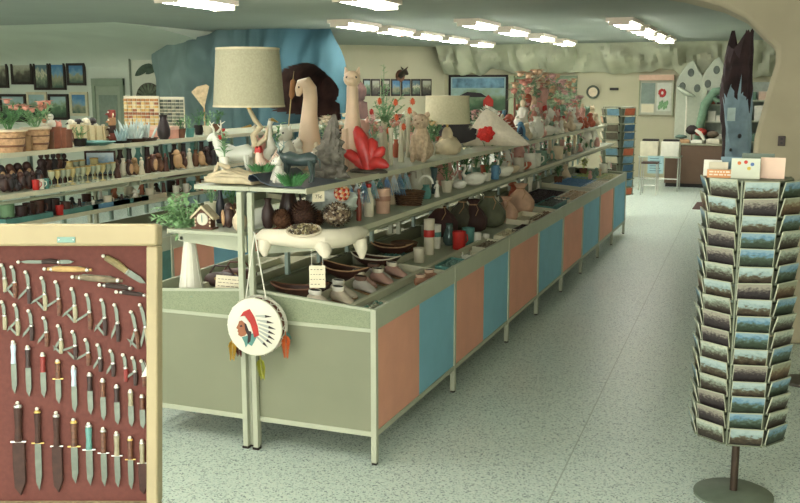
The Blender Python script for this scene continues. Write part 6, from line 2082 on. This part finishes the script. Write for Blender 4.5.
# ------------------------------------------------------------------ picture wall (far side)
YW = 16.19
def wpt(px, py, y):
    x = xat(px, y, 2.0)
    return x, zat(py, x, y)
SCN = [picture_mat([(0, (40, 38, 32)), (.4, (84, 80, 66)), (.6, (140, 140, 118)), (.8, (170, 170, 150))], 'p_brown', 4),
       picture_mat([(0, (70, 96, 80)), (.42, (150, 150, 120)), (.58, (110, 150, 176)), (.85, (70, 120, 160))], 'p_blue', 4),
       picture_mat([(0, (40, 60, 44)), (.45, (80, 110, 80)), (.6, (130, 150, 120)), (.8, (150, 176, 176))], 'p_green', 4),
       picture_mat([(0, (52, 62, 54)), (.4, (120, 134, 110)), (.55, (196, 190, 160)), (.8, (84, 110, 120))], 'p_fall', 5)]
def wall_picture(x0, y0, x1, y1, sc, fm, label, y=YW, group='framed pictures on the far wall', wing=None):
    a, zt = wpt(x0, y0, y)
    b, zb = wpt(x1, y1, y)
    t = thing('framed_picture', label, 'picture', ((a + b) / 2, y, zb), 0, group)
    w, h = b - a, zt - zb
    k = min(.055, w * .12)
    for q in ((-w / 2, w / 2, 0, k), (-w / 2, w / 2, h - k, h)):
        MB().box(q[0], q[1], -.035, 0, q[2], q[3]).build('frame_rail', fm, t, smooth=False)
    for s in (-1, 1):
        e = sorted((s * w / 2, s * (w / 2 - k)))
        MB().box(e[0], e[1], -.035, 0, k, h - k).build('frame_stile', fm, t, smooth=False)
    MB().box(-w / 2 + k, w / 2 - k, -.02, -.004, k, h - k).build('painting', sc, t, smooth=False)
    return t
DF = mat((42, 32, 28), .5)
PF = mat((200, 192, 160), .6)
for x0, y0, x1, y1, s, f, nm in [(-10, 58, 10, 88, 0, DF, 'framed picture cut by the photo edge in the upper row'), (13, 60, 34.5, 84.5, 0, DF, 'dark framed picture of a pale canyon shape, second in the upper row'), (35.5, 60, 51, 90, 3, DF, 'tall framed picture of a pale waterfall'), (51.5, 61, 67, 90, 1, DF, 'framed picture of blue water, next to the waterfall'), (68.5, 63, 87, 85.5, 1, DF, 'framed blue mountain picture, last in the upper row'),
                                 (0, 94, 26, 122, 2, DF, 'dark topped picture at the start of the lower row'), (27, 92, 47, 120, 2, PF, 'pale framed picture in the lower row behind the barrel planters'), (48.5, 94, 68.5, 120, 2, DF, 'dark framed green picture, third in the lower row'), (70, 92, 88, 116, 1, PF, 'pale framed blue picture, last in the lower row')]:
    wall_picture(x0, y0, x1, y1, SCN[s], f, nm)
# door
a, zt = wpt(95, 80, 16.2)
b, _ = wpt(124, 80, 16.2)
t = bpy.data.objects.new('door_1', None)
COL.objects.link(t)
t.location = (a, 16.2, 0)
t['kind'] = 'structure'
w = b - a
DG = mat((132, 146, 124), .6, var=.05)
MB().box(0.05, w - .05, -.05, -.012, 0, zt - .12).build('door_leaf', mat((150, 160, 138), .6, var=.05), t, bev=.003)
for x0_, x1_ in ((-.03, .05), (w - .05, w + .03)):
    MB().box(x0_, x1_, -.07, -.005, 0, zt).build('door_frame', DG, t, smooth=False)
MB().box(-.03, w + .03, -.075, -.005, zt - .12, zt + .03).build('door_lintel', DG, t, smooth=False)
MB().box(.13, w - .13, -.056, -.051, 1.15, zt - .3).build('door_window', mat((120, 134, 120), .2), t, smooth=False)
MB().ell((w - .12, -.08, 1.0), (.03, .03, .03), 10, 8).build('door_knob', BRASS, t)
# white feather board
a, zt = wpt(132.5, 60, 16.1)
b, zb = wpt(165, 102, 16.1)
t = thing('feather_board', 'white wall panel showing two dark feathers above a half round dark fan', 'display panel', (a, 16.1, zb))
w, h = b - a, zt - zb
MB().box(0, w, 0, .05, -.3, h).build('board', mat((206, 208, 188), .7, var=.03), t, smooth=False)
MB().tube([(-.02, -.02, -.5), (-.02, -.02, h + .12)], .022, 8).build('side_pole', mat((120, 130, 110), .5), t)
FM = mat((70, 86, 70), .8, var=.3)
for k, (x, z, l) in enumerate(((.10, .62, .46), (.40, .66, .44))):
    q = []
    for i in range(11):
        s = i / 10
        q.append((s * l, math.sin(s * PI) ** .7 * .085))
    q += [(s_, -v_ * .8) for s_, v_ in q[::-1][1:-1]]
    d = Vector((.86, 0, .5)).normalized()
    MB().prism(q, .012, (x * w / .9, -.004, z * h), d, (-d.z, 0, d.x)).build('feather', FM, t, smooth=False)
q = [(math.cos(PI * i / 16) * .30, math.sin(PI * i / 16) * .30) for i in range(17)]
MB().prism(q, .02, (w * .52, -.003, h * .09), (1, 0, 0), (0, 0, 1)).build('half_round_fan', mat((64, 56, 48), .8, var=.4, scale=8), t, smooth=False)
for i in range(9):
    a_ = PI * (i + .5) / 9
    MB().prism([(.05, -.012), (.28, -.035), (.29, .035), (.05, .012)], .006, (w * .52, -.024, h * .09), (math.cos(a_), 0, math.sin(a_)), (-math.sin(a_), 0, math.cos(a_))).build('rib', mat((96, 104, 84), .8, var=.3), t, smooth=False)

# ------------------------------------------------------------------ alcove wall and back wall
def alc(px, py):
    """point on the alcove side wall that the photo column shows"""
    lo, hi = 20.3, 23.5
    for _ in range(40):
        mid = (lo + hi) / 2
        if xat(px, mid, 2.0) > -10.6 + 2.65 * (mid - 20.4) / 3.1:
            lo = mid
        else:
            hi = mid
    x = -10.6 + 2.65 * (mid - 20.4) / 3.1
    return x, mid, zat(py, x, mid)
cols_ = [2, 0, 0, 1, 1, 3, 0, 2]
for k, (x0, x1) in enumerate([(363, 370), (371, 379.5), (381, 389.5), (391, 400), (401, 410), (411, 420), (421, 431)]):
    ax, ay, az = alc(x0, 79)
    bx_, by, bz = alc(x1, 96)
    t = thing('framed_picture', 'small dark framed photo, %s in the row on the alcove wall' % ORD[k], 'picture', (ax, ay, bz), 0, 'photo row on the alcove wall')
    d = Vector((bx_ - ax, by - ay, 0))
    L = d.length
    t.rotation_euler = (0, 0, math.atan2(d.y, d.x))
    h = az - bz
    MB().box(0, L, -.03, -.004, 0, h).build('frame', DF, t, smooth=False)
    MB().box(L * .1, L * .9, -.034, -.0305, h * .1, h * .9).build('photo', SCN[cols_[k]], t, smooth=False)
ax, ay, az = alc(400, 76)
t = thing('animal_trophy', 'small dark animal head trophy above the row of photos', 'trophy', (ax + .01, ay - .01, az), math.radians(49))
MB().lathe([(0, 0), (.13, 0), (.12, .02), (0, .025)], 16, sy=1.2).build('plaque', BROWN, t, rot=(PI / 2, 0, 0))
b = MB()
b.tube([(0, -.02, 0), (0, -.16, .06), (0, -.26, .10), (0, -.38, .04)], [.07, .075, .07, .03], 10)
for s in (-1, 1):
    b.tube([(s * .04, -.22, .16), (s * .10, -.22, .22)], [.025, .008], 6)
b.build('head', mat((70, 60, 50), .8, var=.3), t)
YB = 23.45
def back_picture(x0, y0, x1, y1, sc, fm, label, **k):
    return wall_picture(x0, y0, x1, y1, sc, fm, label, y=YB, **k)
t = back_picture(449, 75, 508, 126, SCN[2], DF, 'large dark framed farm painting with a red barn on the back wall', group=None)
w = xat(508, YB, 2) - xat(449, YB, 2)
h = zat(75, -7, YB) - zat(126, -7, YB)
MB().prism([(-.5, 0), (.5, 0), (.5, .45), (0, .85), (-.5, .45)], .01, (w * .18, -.034, h * .38), (.26, 0, 0), (0, 0, .34)).build('painted_barn', mat((170, 52, 44), .7), t, smooth=False)
MB().prism([(-1, 0), (1, 0), (.6, .2), (-.3, .26)], .01, (-w * .1, -.034, h * .56), (.4, 0, 0), (0, 0, .5)).build('painted_roof', mat((46, 40, 44), .7), t, smooth=False)
MB().box(-w * .44, w * .44, -.0225, -.0205, h * .74, h * .93).build('painted_sky', mat((104, 140, 160), .7, var=.5, scale=5), t, smooth=False)
t = back_picture(517, 76, 577, 128, picture_mat([(0, (84, 100, 74)), (.4, (120, 132, 100)), (.6, (168, 166, 132)), (.8, (120, 140, 112))], 'p_foliage', 7), mat((110, 124, 100), .6), 'second large painting of green foliage on the back wall behind the vases', group=None)
x0, z0_ = wpt(512, 76, 23.3)
t = thing('display_post', 'tall pale post between the two large paintings', 'post', (x0, 23.3, 0))
MB().box(-.06, .06, -.05, .05, 0, z0_).build('shaft', GREEN_METAL, t, smooth=False)
MB().box(.06, .075, -.05, .05, .6, z0_ - .1).build('red_strip', mat((150, 96, 84), .6), t, smooth=False)
# row of books on a ledge below the farm painting
x0, zl = wpt(470, 122, 23.0)
x1, _ = wpt(506, 122, 23.0)
t = thing('ledge_shelf', 'narrow ledge under the farm painting holding a row of books', 'ledge', (x0, 23.2, zl))
MB().box(0, x1 - x0, -.2, .24, -.03, 0).build('board', SHELF_M, t, smooth=False)
for s in (.1, x1 - x0 - .1):
    MB().prism([(0, -.03), (.4, -.03), (.4, -.3)], .02, (s, -.2, 0), (0, 1, 0), (0, 0, 1)).build('bracket', SHELF_M, t, smooth=False)
bk = [((60, 56, 60), 'black'), ((190, 176, 150), 'cream'), ((110, 140, 140), 'teal'), ((200, 150, 130), 'pink'), ((84, 84, 76), 'grey'), ((206, 196, 170), 'ivory'), ((150, 80, 70), 'red brown'), ((96, 130, 150), 'blue')]
n = 8
for k in range(n):
    t = thing('book', '%s book leaning on the ledge below the farm painting' % bk[k][1], 'book', (x0 + .06 + (x1 - x0 - .12) * k / n, 23.05, zl + .001), 0, 'books under the farm painting')
    hb = R.uniform(.22, .3)
    MB().prism([(0, 0), (.05, 0), (.05 + .06, hb), (.06, hb)], .2, (0, .2, 0)).build('cover', mat(bk[k][0], .6), t, smooth=False)
    MB().prism([(.006, -.0), (.044, -.0), (.044 + .06, hb + .003), (.066, hb + .003)], .18, (0, .195, 0.0)).build('pages', CARD, t, smooth=False)
# small fittings on the back wall
x, z = wpt(593, 92, 23.44)
t = thing('wall_clock', 'small round ring shaped clock on the back wall beyond the china', 'clock', (x, 23.44, z))
MB().lathe([(.13, 0), (.16, .02), (.13, .04), (.11, .02), (.13, 0)], 24).build('rim', mat((110, 116, 104), .4, metal=.5), t, rot=(PI / 2, 0, 0), loc=(0, 0, 0))
MB().lathe([(0, 0), (.12, 0), (.12, .012), (0, .012)], 24).build('dial', CREAM, t, rot=(PI / 2, 0, 0))
x, z = wpt(614, 89, 23.44)
t = thing('wall_vent', 'small dark slot vent high on the back wall', 'vent', (x, 23.44, z))
MB().box(-.1, .1, -.02, .02, -.03, .03).build('cover', BLACK, t, smooth=False)
# picture with the lamp strip, near the sales desk
a, zt = wpt(640, 77, 23.4)
b, zb = wpt(673, 115, 23.4)
t = thing('notice_board', 'pale framed board with a red flower poster and a strip lamp above', 'notice board', (a, 23.42, zb))
w, h = b - a, zt - zb
MB().box(0, w, -.02, .02, 0, h).build('board', mat((186, 188, 168), .7, var=.04), t, smooth=False)
MB().box(-.02, 0, -.05, .02, -.03, h + .03).build('frame', GREEN_METAL, t, smooth=False)
MB().box(w, w + .02, -.05, .02, -.03, h + .03).build('frame', GREEN_METAL, t, smooth=False)
MB().box(-.02, w + .02, -.14, .02, h - .08, h + .05).build('strip_lamp', mat((214, 180, 156), .6, var=.05), t, smooth=False)
MB().box(w * .04, w * .46, -.026, -.0205, h * .3, h * .84).build('dark_notice', mat((128, 144, 134), .6, var=.1), t, smooth=False)
MB().box(w * .06, w * .44, -.027, -.0205, h * .06, h * .28).build('white_notice', CARD, t, smooth=False)
po = MB().box(w * .52, w * .95, -.026, -.0205, h * .1, h * .84).build('flower_poster', mat((206, 210, 196), .6, var=.06), t, smooth=False)
fl = MB()
for k in range(11):
    aa = k * 2.4
    fl.ell((w * .68 + math.cos(aa) * .06, -.03, h * .58 + math.sin(aa) * .07), (.035, .006, .035), 8, 5)
fl.build('printed_flower', RED, po)
fl = MB()
for k in range(9):
    fl.ell((w * (.6 + .03 * k), -.03, h * (.2 + .03 * ((k * 3) % 5))), (.03, .006, .06), 8, 5)
fl.build('printed_leaf', LEAF2, po)

# ------------------------------------------------------------------ sales desk corner
DX0, DX1, DY = -2.23, -1.02, 21.35
t = thing('sales_desk', 'brown sales desk by the dark driftwood trunk at the back of the shop', 'desk', (DX0, DY, 0))
DW = DX1 - DX0
DB = mat((104, 82, 66), .6, var=.08, scale=3)
MB().box(.02, DW - .02, .02, .06, .08, .9).build('front_panel', DB, t, smooth=False)
for x in (.02, DW - .06):
    MB().box(x, x + .04, .06, .48, .08, .9).build('side_panel', DB, t, smooth=False)
MB().box(-.02, DW + .02, -.02, .5, .9, .94).build('desk_top', mat((150, 150, 128), .5), t, bev=.004)
MB().box(.04, DW - .04, .05, .46, 0, .08).build('plinth', BLACK, t, smooth=False)
dz = .941
items = [(.16, .12, 'white papers spread on the desk corner', 'paper', (.13, .10, .012), WHITE), (.40, .12, 'flat tan carton on the sales desk', 'carton', (.10, .09, .07), TAN), (.66, .12, 'white folded shirt on the sales desk', 'shirt', (.12, .1, .06), WHITE),
         (1.0, .13, 'stack of white bags on the pier side of the desk', 'bag', (.14, .12, .09), PALE)]
for x, y, nm, n_, (sx, sy, sz), m in items:
    t = thing(n_, nm, n_, (DX0 + x, DY + y, dz), R.uniform(-.2, .2))
    MB().box(-sx, sx, -sy, sy, 0, sz).build('body', m, t, bev=.01)
    MB().box(-sx * .8, sx * .7, -sy * .8, sy * .8, sz, sz + .012).build('top_layer', m, t, bev=.004)
for k, (x, y, h, c, nm) in enumerate([(.52, .36, .36, (52, 44, 42), 'dark fur hat on a stand on the sales desk'), (.70, .36, .30, (170, 60, 50), 'red and white scarf draped on a stand on the desk'), (.95, .38, .24, (110, 96, 80), 'brown hat on the sales desk'), (.30, .38, .16, (86, 110, 100), 'teal box like hat on the sales desk')]):
    t = thing('hat_stand', nm, 'hat', (DX0 + x, DY + y, dz))
    MB().lathe([(0, 0), (.09, 0), (.08, .012), (.012, .02), (.012, h * .7), (0, h * .7)], 14).build('stand', BROWN, t)
    MB().ell((0, 0, h * .75), (.13, .11, h * .28), 14, 9, lump=.15).build('hat', mat(c, .8, var=.25), t)
    if k == 1:
        MB().tube([(-.1, -.1, h * .9), (.0, -.13, h * .7), (.1, -.14, h * .2)], [.03, .04, .03], 8).build('white_fold', WHITE, t)

# adding machine table, folding chair and hanging card in front of the desk
MTY = 20.4
MTX = xat(638, MTY, .7)
t = thing('machine_table', 'light metal typing table with two office machines, beside the sales desk', 'table', (MTX, MTY, 0))
MB().box(0, .84, 0, .5, .68, .71).build('table_top', mat((180, 190, 172), .5), t, bev=.003)
for x in (.03, .81):
    for y in (.03, .47):
        MB().tube([(x, y, 0), (x, y, .68)], .014, 8).build('leg', STEEL, t)
MB().tube([(.03, .03, .25), (.81, .03, .25)], .01, 6).build('stretcher', STEEL, t)
for k, (x, m, nm) in enumerate([(.21, PALE, 'pale grey office machine at the outer end of the typing table'), (.63, WHITE, 'whiter office machine beside the sales desk')]):
    t = thing('office_machine', nm, 'office machine', (MTX + x, MTY + .24, .711))
    MB().prism([(-.2, 0), (.2, 0), (.2, .14), (.02, .3), (-.2, .3)], .36, (-.18, 0, 0), (0, 1, 0), (0, 0, 1)).build('casing', m, t, bev=.01)
    MB().box(-.16, .16, -.05, .16, .301, .34).build('black_platen', BLACK, t, bev=.008)
    for q in range(12):
        MB().box(-.13 + .07 * (q % 4), -.09 + .07 * (q % 4), -.19 + .04 * (q // 4), -.165 + .04 * (q // 4), .135 + .036 * (q // 4), .16 + .036 * (q // 4)).build('key', BLACK, t, smooth=False)
xs = xat(656, MTY, .7)
t = thing('hanging_notice', 'pale blue notice card hanging on the front of the typing table', 'sign', (xs, MTY - .002, .36))
MB().box(-.16, .16, -.012, 0, 0, .36).build('card', mat((152, 186, 190), .6, var=.06), t, smooth=False)
b = MB()
for k in range(6):
    b.box(-.12, .12 - .03 * (k % 3), -.0135, -.0121, .05 + .05 * k, .066 + .05 * k)
b.build('lettering', mat((96, 120, 124), .6), t, smooth=False)
t = thing('wire_stand', 'thin metal stool with a crossbar beside the typing table', 'stool', (xat(641, 19.5, .3), 19.5, 0))
for x in (0, .3):
    for y in (0, .3):
        MB().tube([(x, y, 0), (x * .9 + .015, y * .9 + .015, .62)], .011, 6).build('leg', STEEL, t)
MB().box(-.01, .31, -.01, .31, .62, .65).build('seat', DKBROWN, t, bev=.004)
MB().tube([(0, 0, .2), (.3, 0, .2)], .009, 6).build('crossbar', STEEL, t)
q = flat(698, 206, 0)
o = MB().box(-.18, .28, -.55, .55, .001, .012).build('floor_mat', mat((84, 62, 56), .95, var=.15, scale=60), None, (q.x + .12, q.y, 0), bev=.003)
tag(o, 'dark brown door mat on the terrazzo near the sales desk', 'mat')

# floor lamp shaped stand, green branch arch, white carved house fronts behind the desk
t = thing('stand_lamp', 'tall thin white lamp stand with an angled reflector behind the desk', 'lamp', (xat(686, 22.3, 1.5), 22.3, 0))
MB().tube([(0, 0, 0), (0, 0, 1.75), (-.02, 0, 1.95)], .018, 8).build('pole', WHITE, t)
MB().lathe([(.05, 0), (.22, .06), (.24, .10), (.2, .09), (.04, .03)], 20).build('reflector', mat((190, 196, 180), .5), t, loc=(-.06, 0, 1.95), rot=(0, .5, 0))
MB().lathe([(0, 0), (.16, 0), (.15, .02), (.02, .035)], 20).build('base', WHITE, t)
t = thing('moss_branch', 'green moss covered branch arching over the shelves behind the desk', 'branch', (xat(699, 22.0, 1.2), 22.0, 0))
MB().tube([(0, 0, 0), (-.02, 0, .9), (.02, 0, 1.35), (.10, 0, 1.75), (.28, 0, 2.02), (.55, 0, 2.08), (.66, 0, 2.04)], [.09, .08, .085, .10, .09, .07, .03], 12).build('bark', mat((108, 138, 114), .9, var=.3, scale=6, bump=.5), t)
MB().tube([(.2, 0, 1.95), (.32, -.02, 1.84), (.46, -.03, 1.82)], [.07, .05, .02], 8).build('twig', mat((108, 138, 114), .9, var=.3, scale=6, bump=.5), t)
for k, (x0, x1, y0, nm) in enumerate([(676, 704, 60, 'white plaster house front with a peaked top behind the desk'), (701, 730, 57, 'second white plaster house front, nearer the dark trunk')]):
    y = 22.58 - .12 * k
    a = xat(x0, y, 2)
    b_ = xat(x1, y, 2)
    zt = zat(y0, a, y)
    w = b_ - a
    t = thing('plaster_front', nm, 'wall decoration', (a, y, 0))
    MB().prism([(0, 0), (w, 0), (w, zt - .42), (w * .8, zt - .25), (w * .58, zt), (w * .4, zt - .05), (w * .12, zt - .3), (0, zt - .46)], .12, (0, .12, 0)).build('plaster_panel', mat((178, 184, 166), .85, var=.05, bump=.3), t, bev=.02)
    for q, (fx, fz) in enumerate(((.5, .28), (.22, .58), (.75, .62))):
        MB().lathe([(0, 0), (.07, 0), (.06, .015), (0, .016)], 14, sy=1.3).build('opening', mat((96, 104, 96), .8), t, loc=(w * fx, -.001, zt - fz), rot=(PI / 2, 0, 0))
# merchandise shelving behind the desk and past the trunk
def wall_shelves(x0, x1, y, zs, label, seed, depth=.34):
    t = thing('gift_shelves', label, 'shelves', (x0, y, 0))
    w = x1 - x0
    for x in (0, w - .03):
        MB().box(x, x + .03, 0, depth, 0, zs[-1] + .3).build('side_panel', SHELF_M, t, smooth=False)
    for z in zs:
        MB().box(.03, w - .03, 0, depth, z - .025, z).build('shelf_board', SHELF_M, t, smooth=False)
    MB().box(.03, w - .03, depth - .012, depth, 0, zs[-1] + .3).build('back_board', mat((150, 160, 148), .7), t, smooth=False)
    r7 = random.Random(seed)
    cs = [((214, 212, 196), 'white'), ((120, 150, 160), 'blue'), ((196, 170, 150), 'tan'), ((90, 120, 100), 'green'), ((170, 80, 64), 'red'), ((70, 62, 60), 'dark')]
    lv = ['bottom', 'second', 'third', 'fourth', 'fifth']
    for i, z in enumerate(zs):
        x = .08
        k = 0
        while x < w - .2:
            bw = r7.uniform(.10, .2)
            bh = r7.uniform(.12, .26)
            c, cn = cs[r7.choice([0, 0, 0, 1, 2, 3, 4, 5])]
            o = thing('gift_box', '%s box, %s along the %s shelf of the %s' % (cn, ORD[k], lv[i], label.split(',')[0]), 'box', (x0 + x, y + .04, z + .001), 0, 'boxes on the ' + label.split(',')[0])
            MB().box(0, bw, 0, .2, 0, bh * .75).build('box_bottom', mat(c, .6, var=.08), o, smooth=False)
            MB().box(-.004, bw + .004, -.004, .204, bh * .75, bh).build('lid', mat(tuple(int(v * .9 + 20) for v in c), .6), o, smooth=False)
            x += bw + r7.uniform(.015, .06)
            k += 1
wall_shelves(xat(704, 22.13, 1.5), xat(737, 22.13, 1.5), 22.13, [.5, .95, 1.38, 1.75], 'desk shelving, white shelves of boxed gifts behind the desk', 3, .27)
wall_shelves(xat(741, 17.5, 1.5) - .25, xat(741, 17.5, 1.5) + .85, 17.5, [.45, .85, 1.2, 1.55, 1.9], 'passage shelving, shelves of boxes seen past the dark trunk', 5)
# dark driftwood trunk
ty = 15.0
tx0 = xat(736, ty, 1.5)
t = thing('driftwood_log', 'tall jagged driftwood trunk, black above and blue grey below, standing by the pier', 'tree trunk', (tx0, ty, 0))
n, rows = 30, 60
v, f, mi = [], [], []
wpx = dep((tx0, ty, 1.5)) / FPX
ztop = zat(30, tx0, ty)
for j in range(rows + 1):
    w = j / rows
    for k in range(n):
        a = 2 * PI * k / n
        r_ = (12.6 + 1.5 * math.sin(w * 3)) * wpx * (1 + .28 * vnoise(math.cos(a) * 1.6, math.sin(a) * 1.6, w * 3.0) + .12 * vnoise(a * 2.5, w * 14, 2))
        top = ztop * (.83 + .17 * max(0, min(1, .55 + 1.6 * vnoise(math.cos(a) * 1.9, math.sin(a) * 1.9, 7.7) + .35 * math.cos(a))))
        z = w * top
        v.append((math.cos(a) * r_ + .03 * math.sin(z * 2), math.sin(a) * r_ * .7, z))
for j in range(rows):
    for k in range(n):
        f.append((j * n + k, j * n + (k + 1) % n, (j + 1) * n + (k + 1) % n, (j + 1) * n + k))
        zc = v[j * n + k][2]
        lim = 1.98 + .3 * vnoise(k * .6, 1.0)
        dk = zc > lim or (math.cos(2 * PI * k / n) < -.82 and zc > .9)
        mi.append(1 if dk else 0)
f.append(tuple(range(n)))
mi.append(0)
f.append(tuple(rows * n + k for k in range(n)))
mi.append(1)
b = MB()
b.add(v, f)
b.mi = mi
b.build('trunk', [mat((124, 146, 154), .85, var=.25, scale=5, bump=.5), mat((44, 29, 28), .9, var=.4, scale=6, bump=.8)], t)
for dx, hh, r_ in ((-8, 46, 5), (4, 30, 4.2), (9, 28, 3.5)):
    MB().tube([(dx * wpx, 0, 1.5), (dx * wpx * 1.02, 0, zat(hh + 22, tx0, ty)), (dx * wpx * 1.1, 0, zat(hh, tx0, ty))], [r_ * wpx, r_ * wpx * .9, .006], 8).build('broken_spike', mat((40, 26, 26), .9, var=.4, scale=6, bump=.8), t)
for k, (px, py, rr_) in enumerate(((739, 136, 1.9), (731, 150, 1.3))):
    MB().ell((xat(px, ty - .17, 1.3) - tx0, -.155, zat(py, tx0, ty - .17)), (rr_ * wpx, .05, rr_ * wpx * 1.3), 10, 7).build('knot_hole', BLACK, t)
sgx = xat(730.5, ty - .24, 1.5)
t = thing('trunk_sign', 'small white card pinned to the driftwood trunk', 'sign', (sgx, ty - .25, zat(121, sgx, ty - .25)))
MB().box(-.055, .055, -.006, .004, 0, .19).build('card', mat((176, 196, 190), .6), t, smooth=False)
MB().tube([(0, -.01, .17), (0, .08, .17)], .004, 6).build('nail', STEEL, t)
t = thing('trunk_shelf', 'dark ledge at the foot of the driftwood trunk', 'ledge', (tx0, ty - .26, .80))
b = MB()
bd = MB().box(-.34, .30, -.32, .0, 0, .05).build('board', DKBROWN, t, bev=.004)
for x in (-.3, .26):
    MB().box(x - .02, x + .02, -.3, -.26, -.8, 0).build('leg', DKBROWN, t, smooth=False)
    MB().box(x - .02, x + .02, -.06, -.02, -.8, 0).build('leg', DKBROWN, t, smooth=False)
# socket on the pier
sx = xat(781, 8.39, 1.6)
t = thing('wall_socket', 'small dark socket plate on the tan rock pier', 'socket', (sx, 8.398, zat(141, sx, 8.39)))
MB().box(-.028, .028, -.012, .004, -.04, .04).build('plate', mat((60, 50, 44), .5), t, bev=.003)
for s in (-.016, .016):
    MB().box(-.008, .008, -.014, -.0121, s - .006, s + .006).build('outlet', BLACK, t, smooth=False)
# plant just past the rack at the foot of the pier
qx = xat(797, 7.2, 1.3)
t = thing('pier_plant_stand', 'spiky plant in a pot on a tall stand beside the pier', 'plant', (qx + .12, 7.3, 0))
MB().tube([(0, 0, 0), (0, 0, .95)], .02, 8).build('pole', mat((74, 70, 60), .5), t)
MB().lathe([(0, 0), (.15, 0), (.14, .02), (.02, .04)], 20).build('base', mat((74, 70, 60), .5), t)
MB().lathe([(.06, .95), (.10, 1.1), (.11, 1.12), (.09, 1.1), (.0, 1.06)], 16).build('pot', TAN, t)
b = MB()
for k in range(26):
    a = R.uniform(0, 2 * PI)
    b.leaf((0, 0, 1.08), (math.cos(a) * .6, math.sin(a) * .6, R.uniform(.6, 1.4)), R.uniform(.22, .42), .09, .3)
b.build('foliage', mat((108, 116, 84), .7, var=.3), t)

# ------------------------------------------------------------------ second card spinner at the far end of the island
C2 = [(mat((206, 112, 78), .5, var=.15), 'orange'), (mat((120, 160, 180), .5, var=.2), 'pale blue'), (mat((212, 204, 176), .5, var=.1), 'cream'), (mat((84, 120, 104), .5, var=.2), 'green'), (mat((70, 110, 140), .5, var=.2), 'blue'), (mat((104, 96, 80), .5, var=.25), 'brown'), (mat((196, 140, 110), .5, var=.15), 'salmon')]
sy_ = 15.7
sxx = xat(618, sy_, 1.2)
s2 = spinner((sxx, sy_, 0), .30, 'slim card spinner standing past the far end of the aisle counters', 6, .27, 11, .125, .42, {5: 'aisle face of the far spinner', 0: 'pier face of the far spinner', 4: 'china side face of the far spinner'}, .2, .115, 'cards in the far spinner', mats=[c[0] for c in C2], names=[c[1] + ' printing' for c in C2])

# ------------------------------------------------------------------ brochures standing on top of the near rack
zt = .35 + 16 * .0815 + .0115
BR = [(712, 0, .085, .11, (224, 222, 206), 'tall white folded leaflet', -.15), (718, -.04, .09, .10, (214, 206, 180), 'cream leaflet leaning beside the tall white one', .2), (724, -.10, .16, .055, (206, 146, 92), 'low orange lettered sign at the front of the rack top', 0), (745, -.10, .13, .135, (206, 212, 190), 'pale guide book with coloured spots on its cover', .05), (757, .02, .15, .16, (104, 120, 104), 'large dark green magazine behind the guide book', .0), (772, -.05, .11, .14, (226, 196, 172), 'pinkish white booklet at the pier end of the rack top', -.1), (733, .05, .12, .13, (120, 150, 160), 'blue grey booklet behind the low orange sign', .1)]
for px, dy, w, h, c, nm, rz in BR:
    x = xat(px, RK.y + dy, zt)
    h *= .72
    t = thing('leaflet', nm + ', standing on the rack', 'leaflet', (x, RK.y + dy, zt), rz)
    t.rotation_euler = (-.08, 0, rz)
    MB().box(-w / 2, w / 2, 0, .010, 0, h).build('pages', EDGEC, t, smooth=False)
    cv = MB().box(-w / 2 - .001, w / 2 + .001, -.0025, -.0001, 0, h + .001).build('cover', mat(c, .5, var=.05), t, smooth=False)
    if 'spots' in nm:
        for k, (a, b_, cc) in enumerate([(-.03, .075, (206, 120, 60)), (.0, .08, (190, 60, 50)), (.03, .07, (90, 120, 170)), (.015, .05, (214, 190, 80))]):
            MB().lathe([(0, 0), (.009, 0), (.008, .001), (0, .001)], 12).build('printed_spot', mat(cc, .6), cv, loc=(a, -.0026, b_), rot=(PI / 2, 0, 0))
    if 'orange' in nm:
        b2 = MB()
        for r_ in range(2):
            xx = -.07
            while xx < .06:
                l = R.uniform(.008, .02)
                b2.box(xx, xx + l, -.0032, -.0026, .012 + .014 * r_, .019 + .014 * r_)
                xx += l + .005
        b2.build('lettering', mat((226, 214, 190), .6), cv, smooth=False)

# ------------------------------------------------------------------ light and camera response
w = bpy.data.worlds.new('world')
SC.world = w
w.use_nodes = True
bg = w.node_tree.nodes['Background']
bg.inputs[0].default_value = (0.6, 0.7, 0.62, 1)
bg.inputs[1].default_value = 0.15
vs = SC.view_settings
vs.view_transform = 'Standard'
vs.look = 'None'
vs.gamma = 1.0
vs.use_curve_mapping = False
vs.exposure = 1.12
SC.cycles.use_denoising = True
SC.cycles.max_bounces = 8
SC.cycles.diffuse_bounces = 4
SC.cycles.sample_clamp_indirect = 6.0
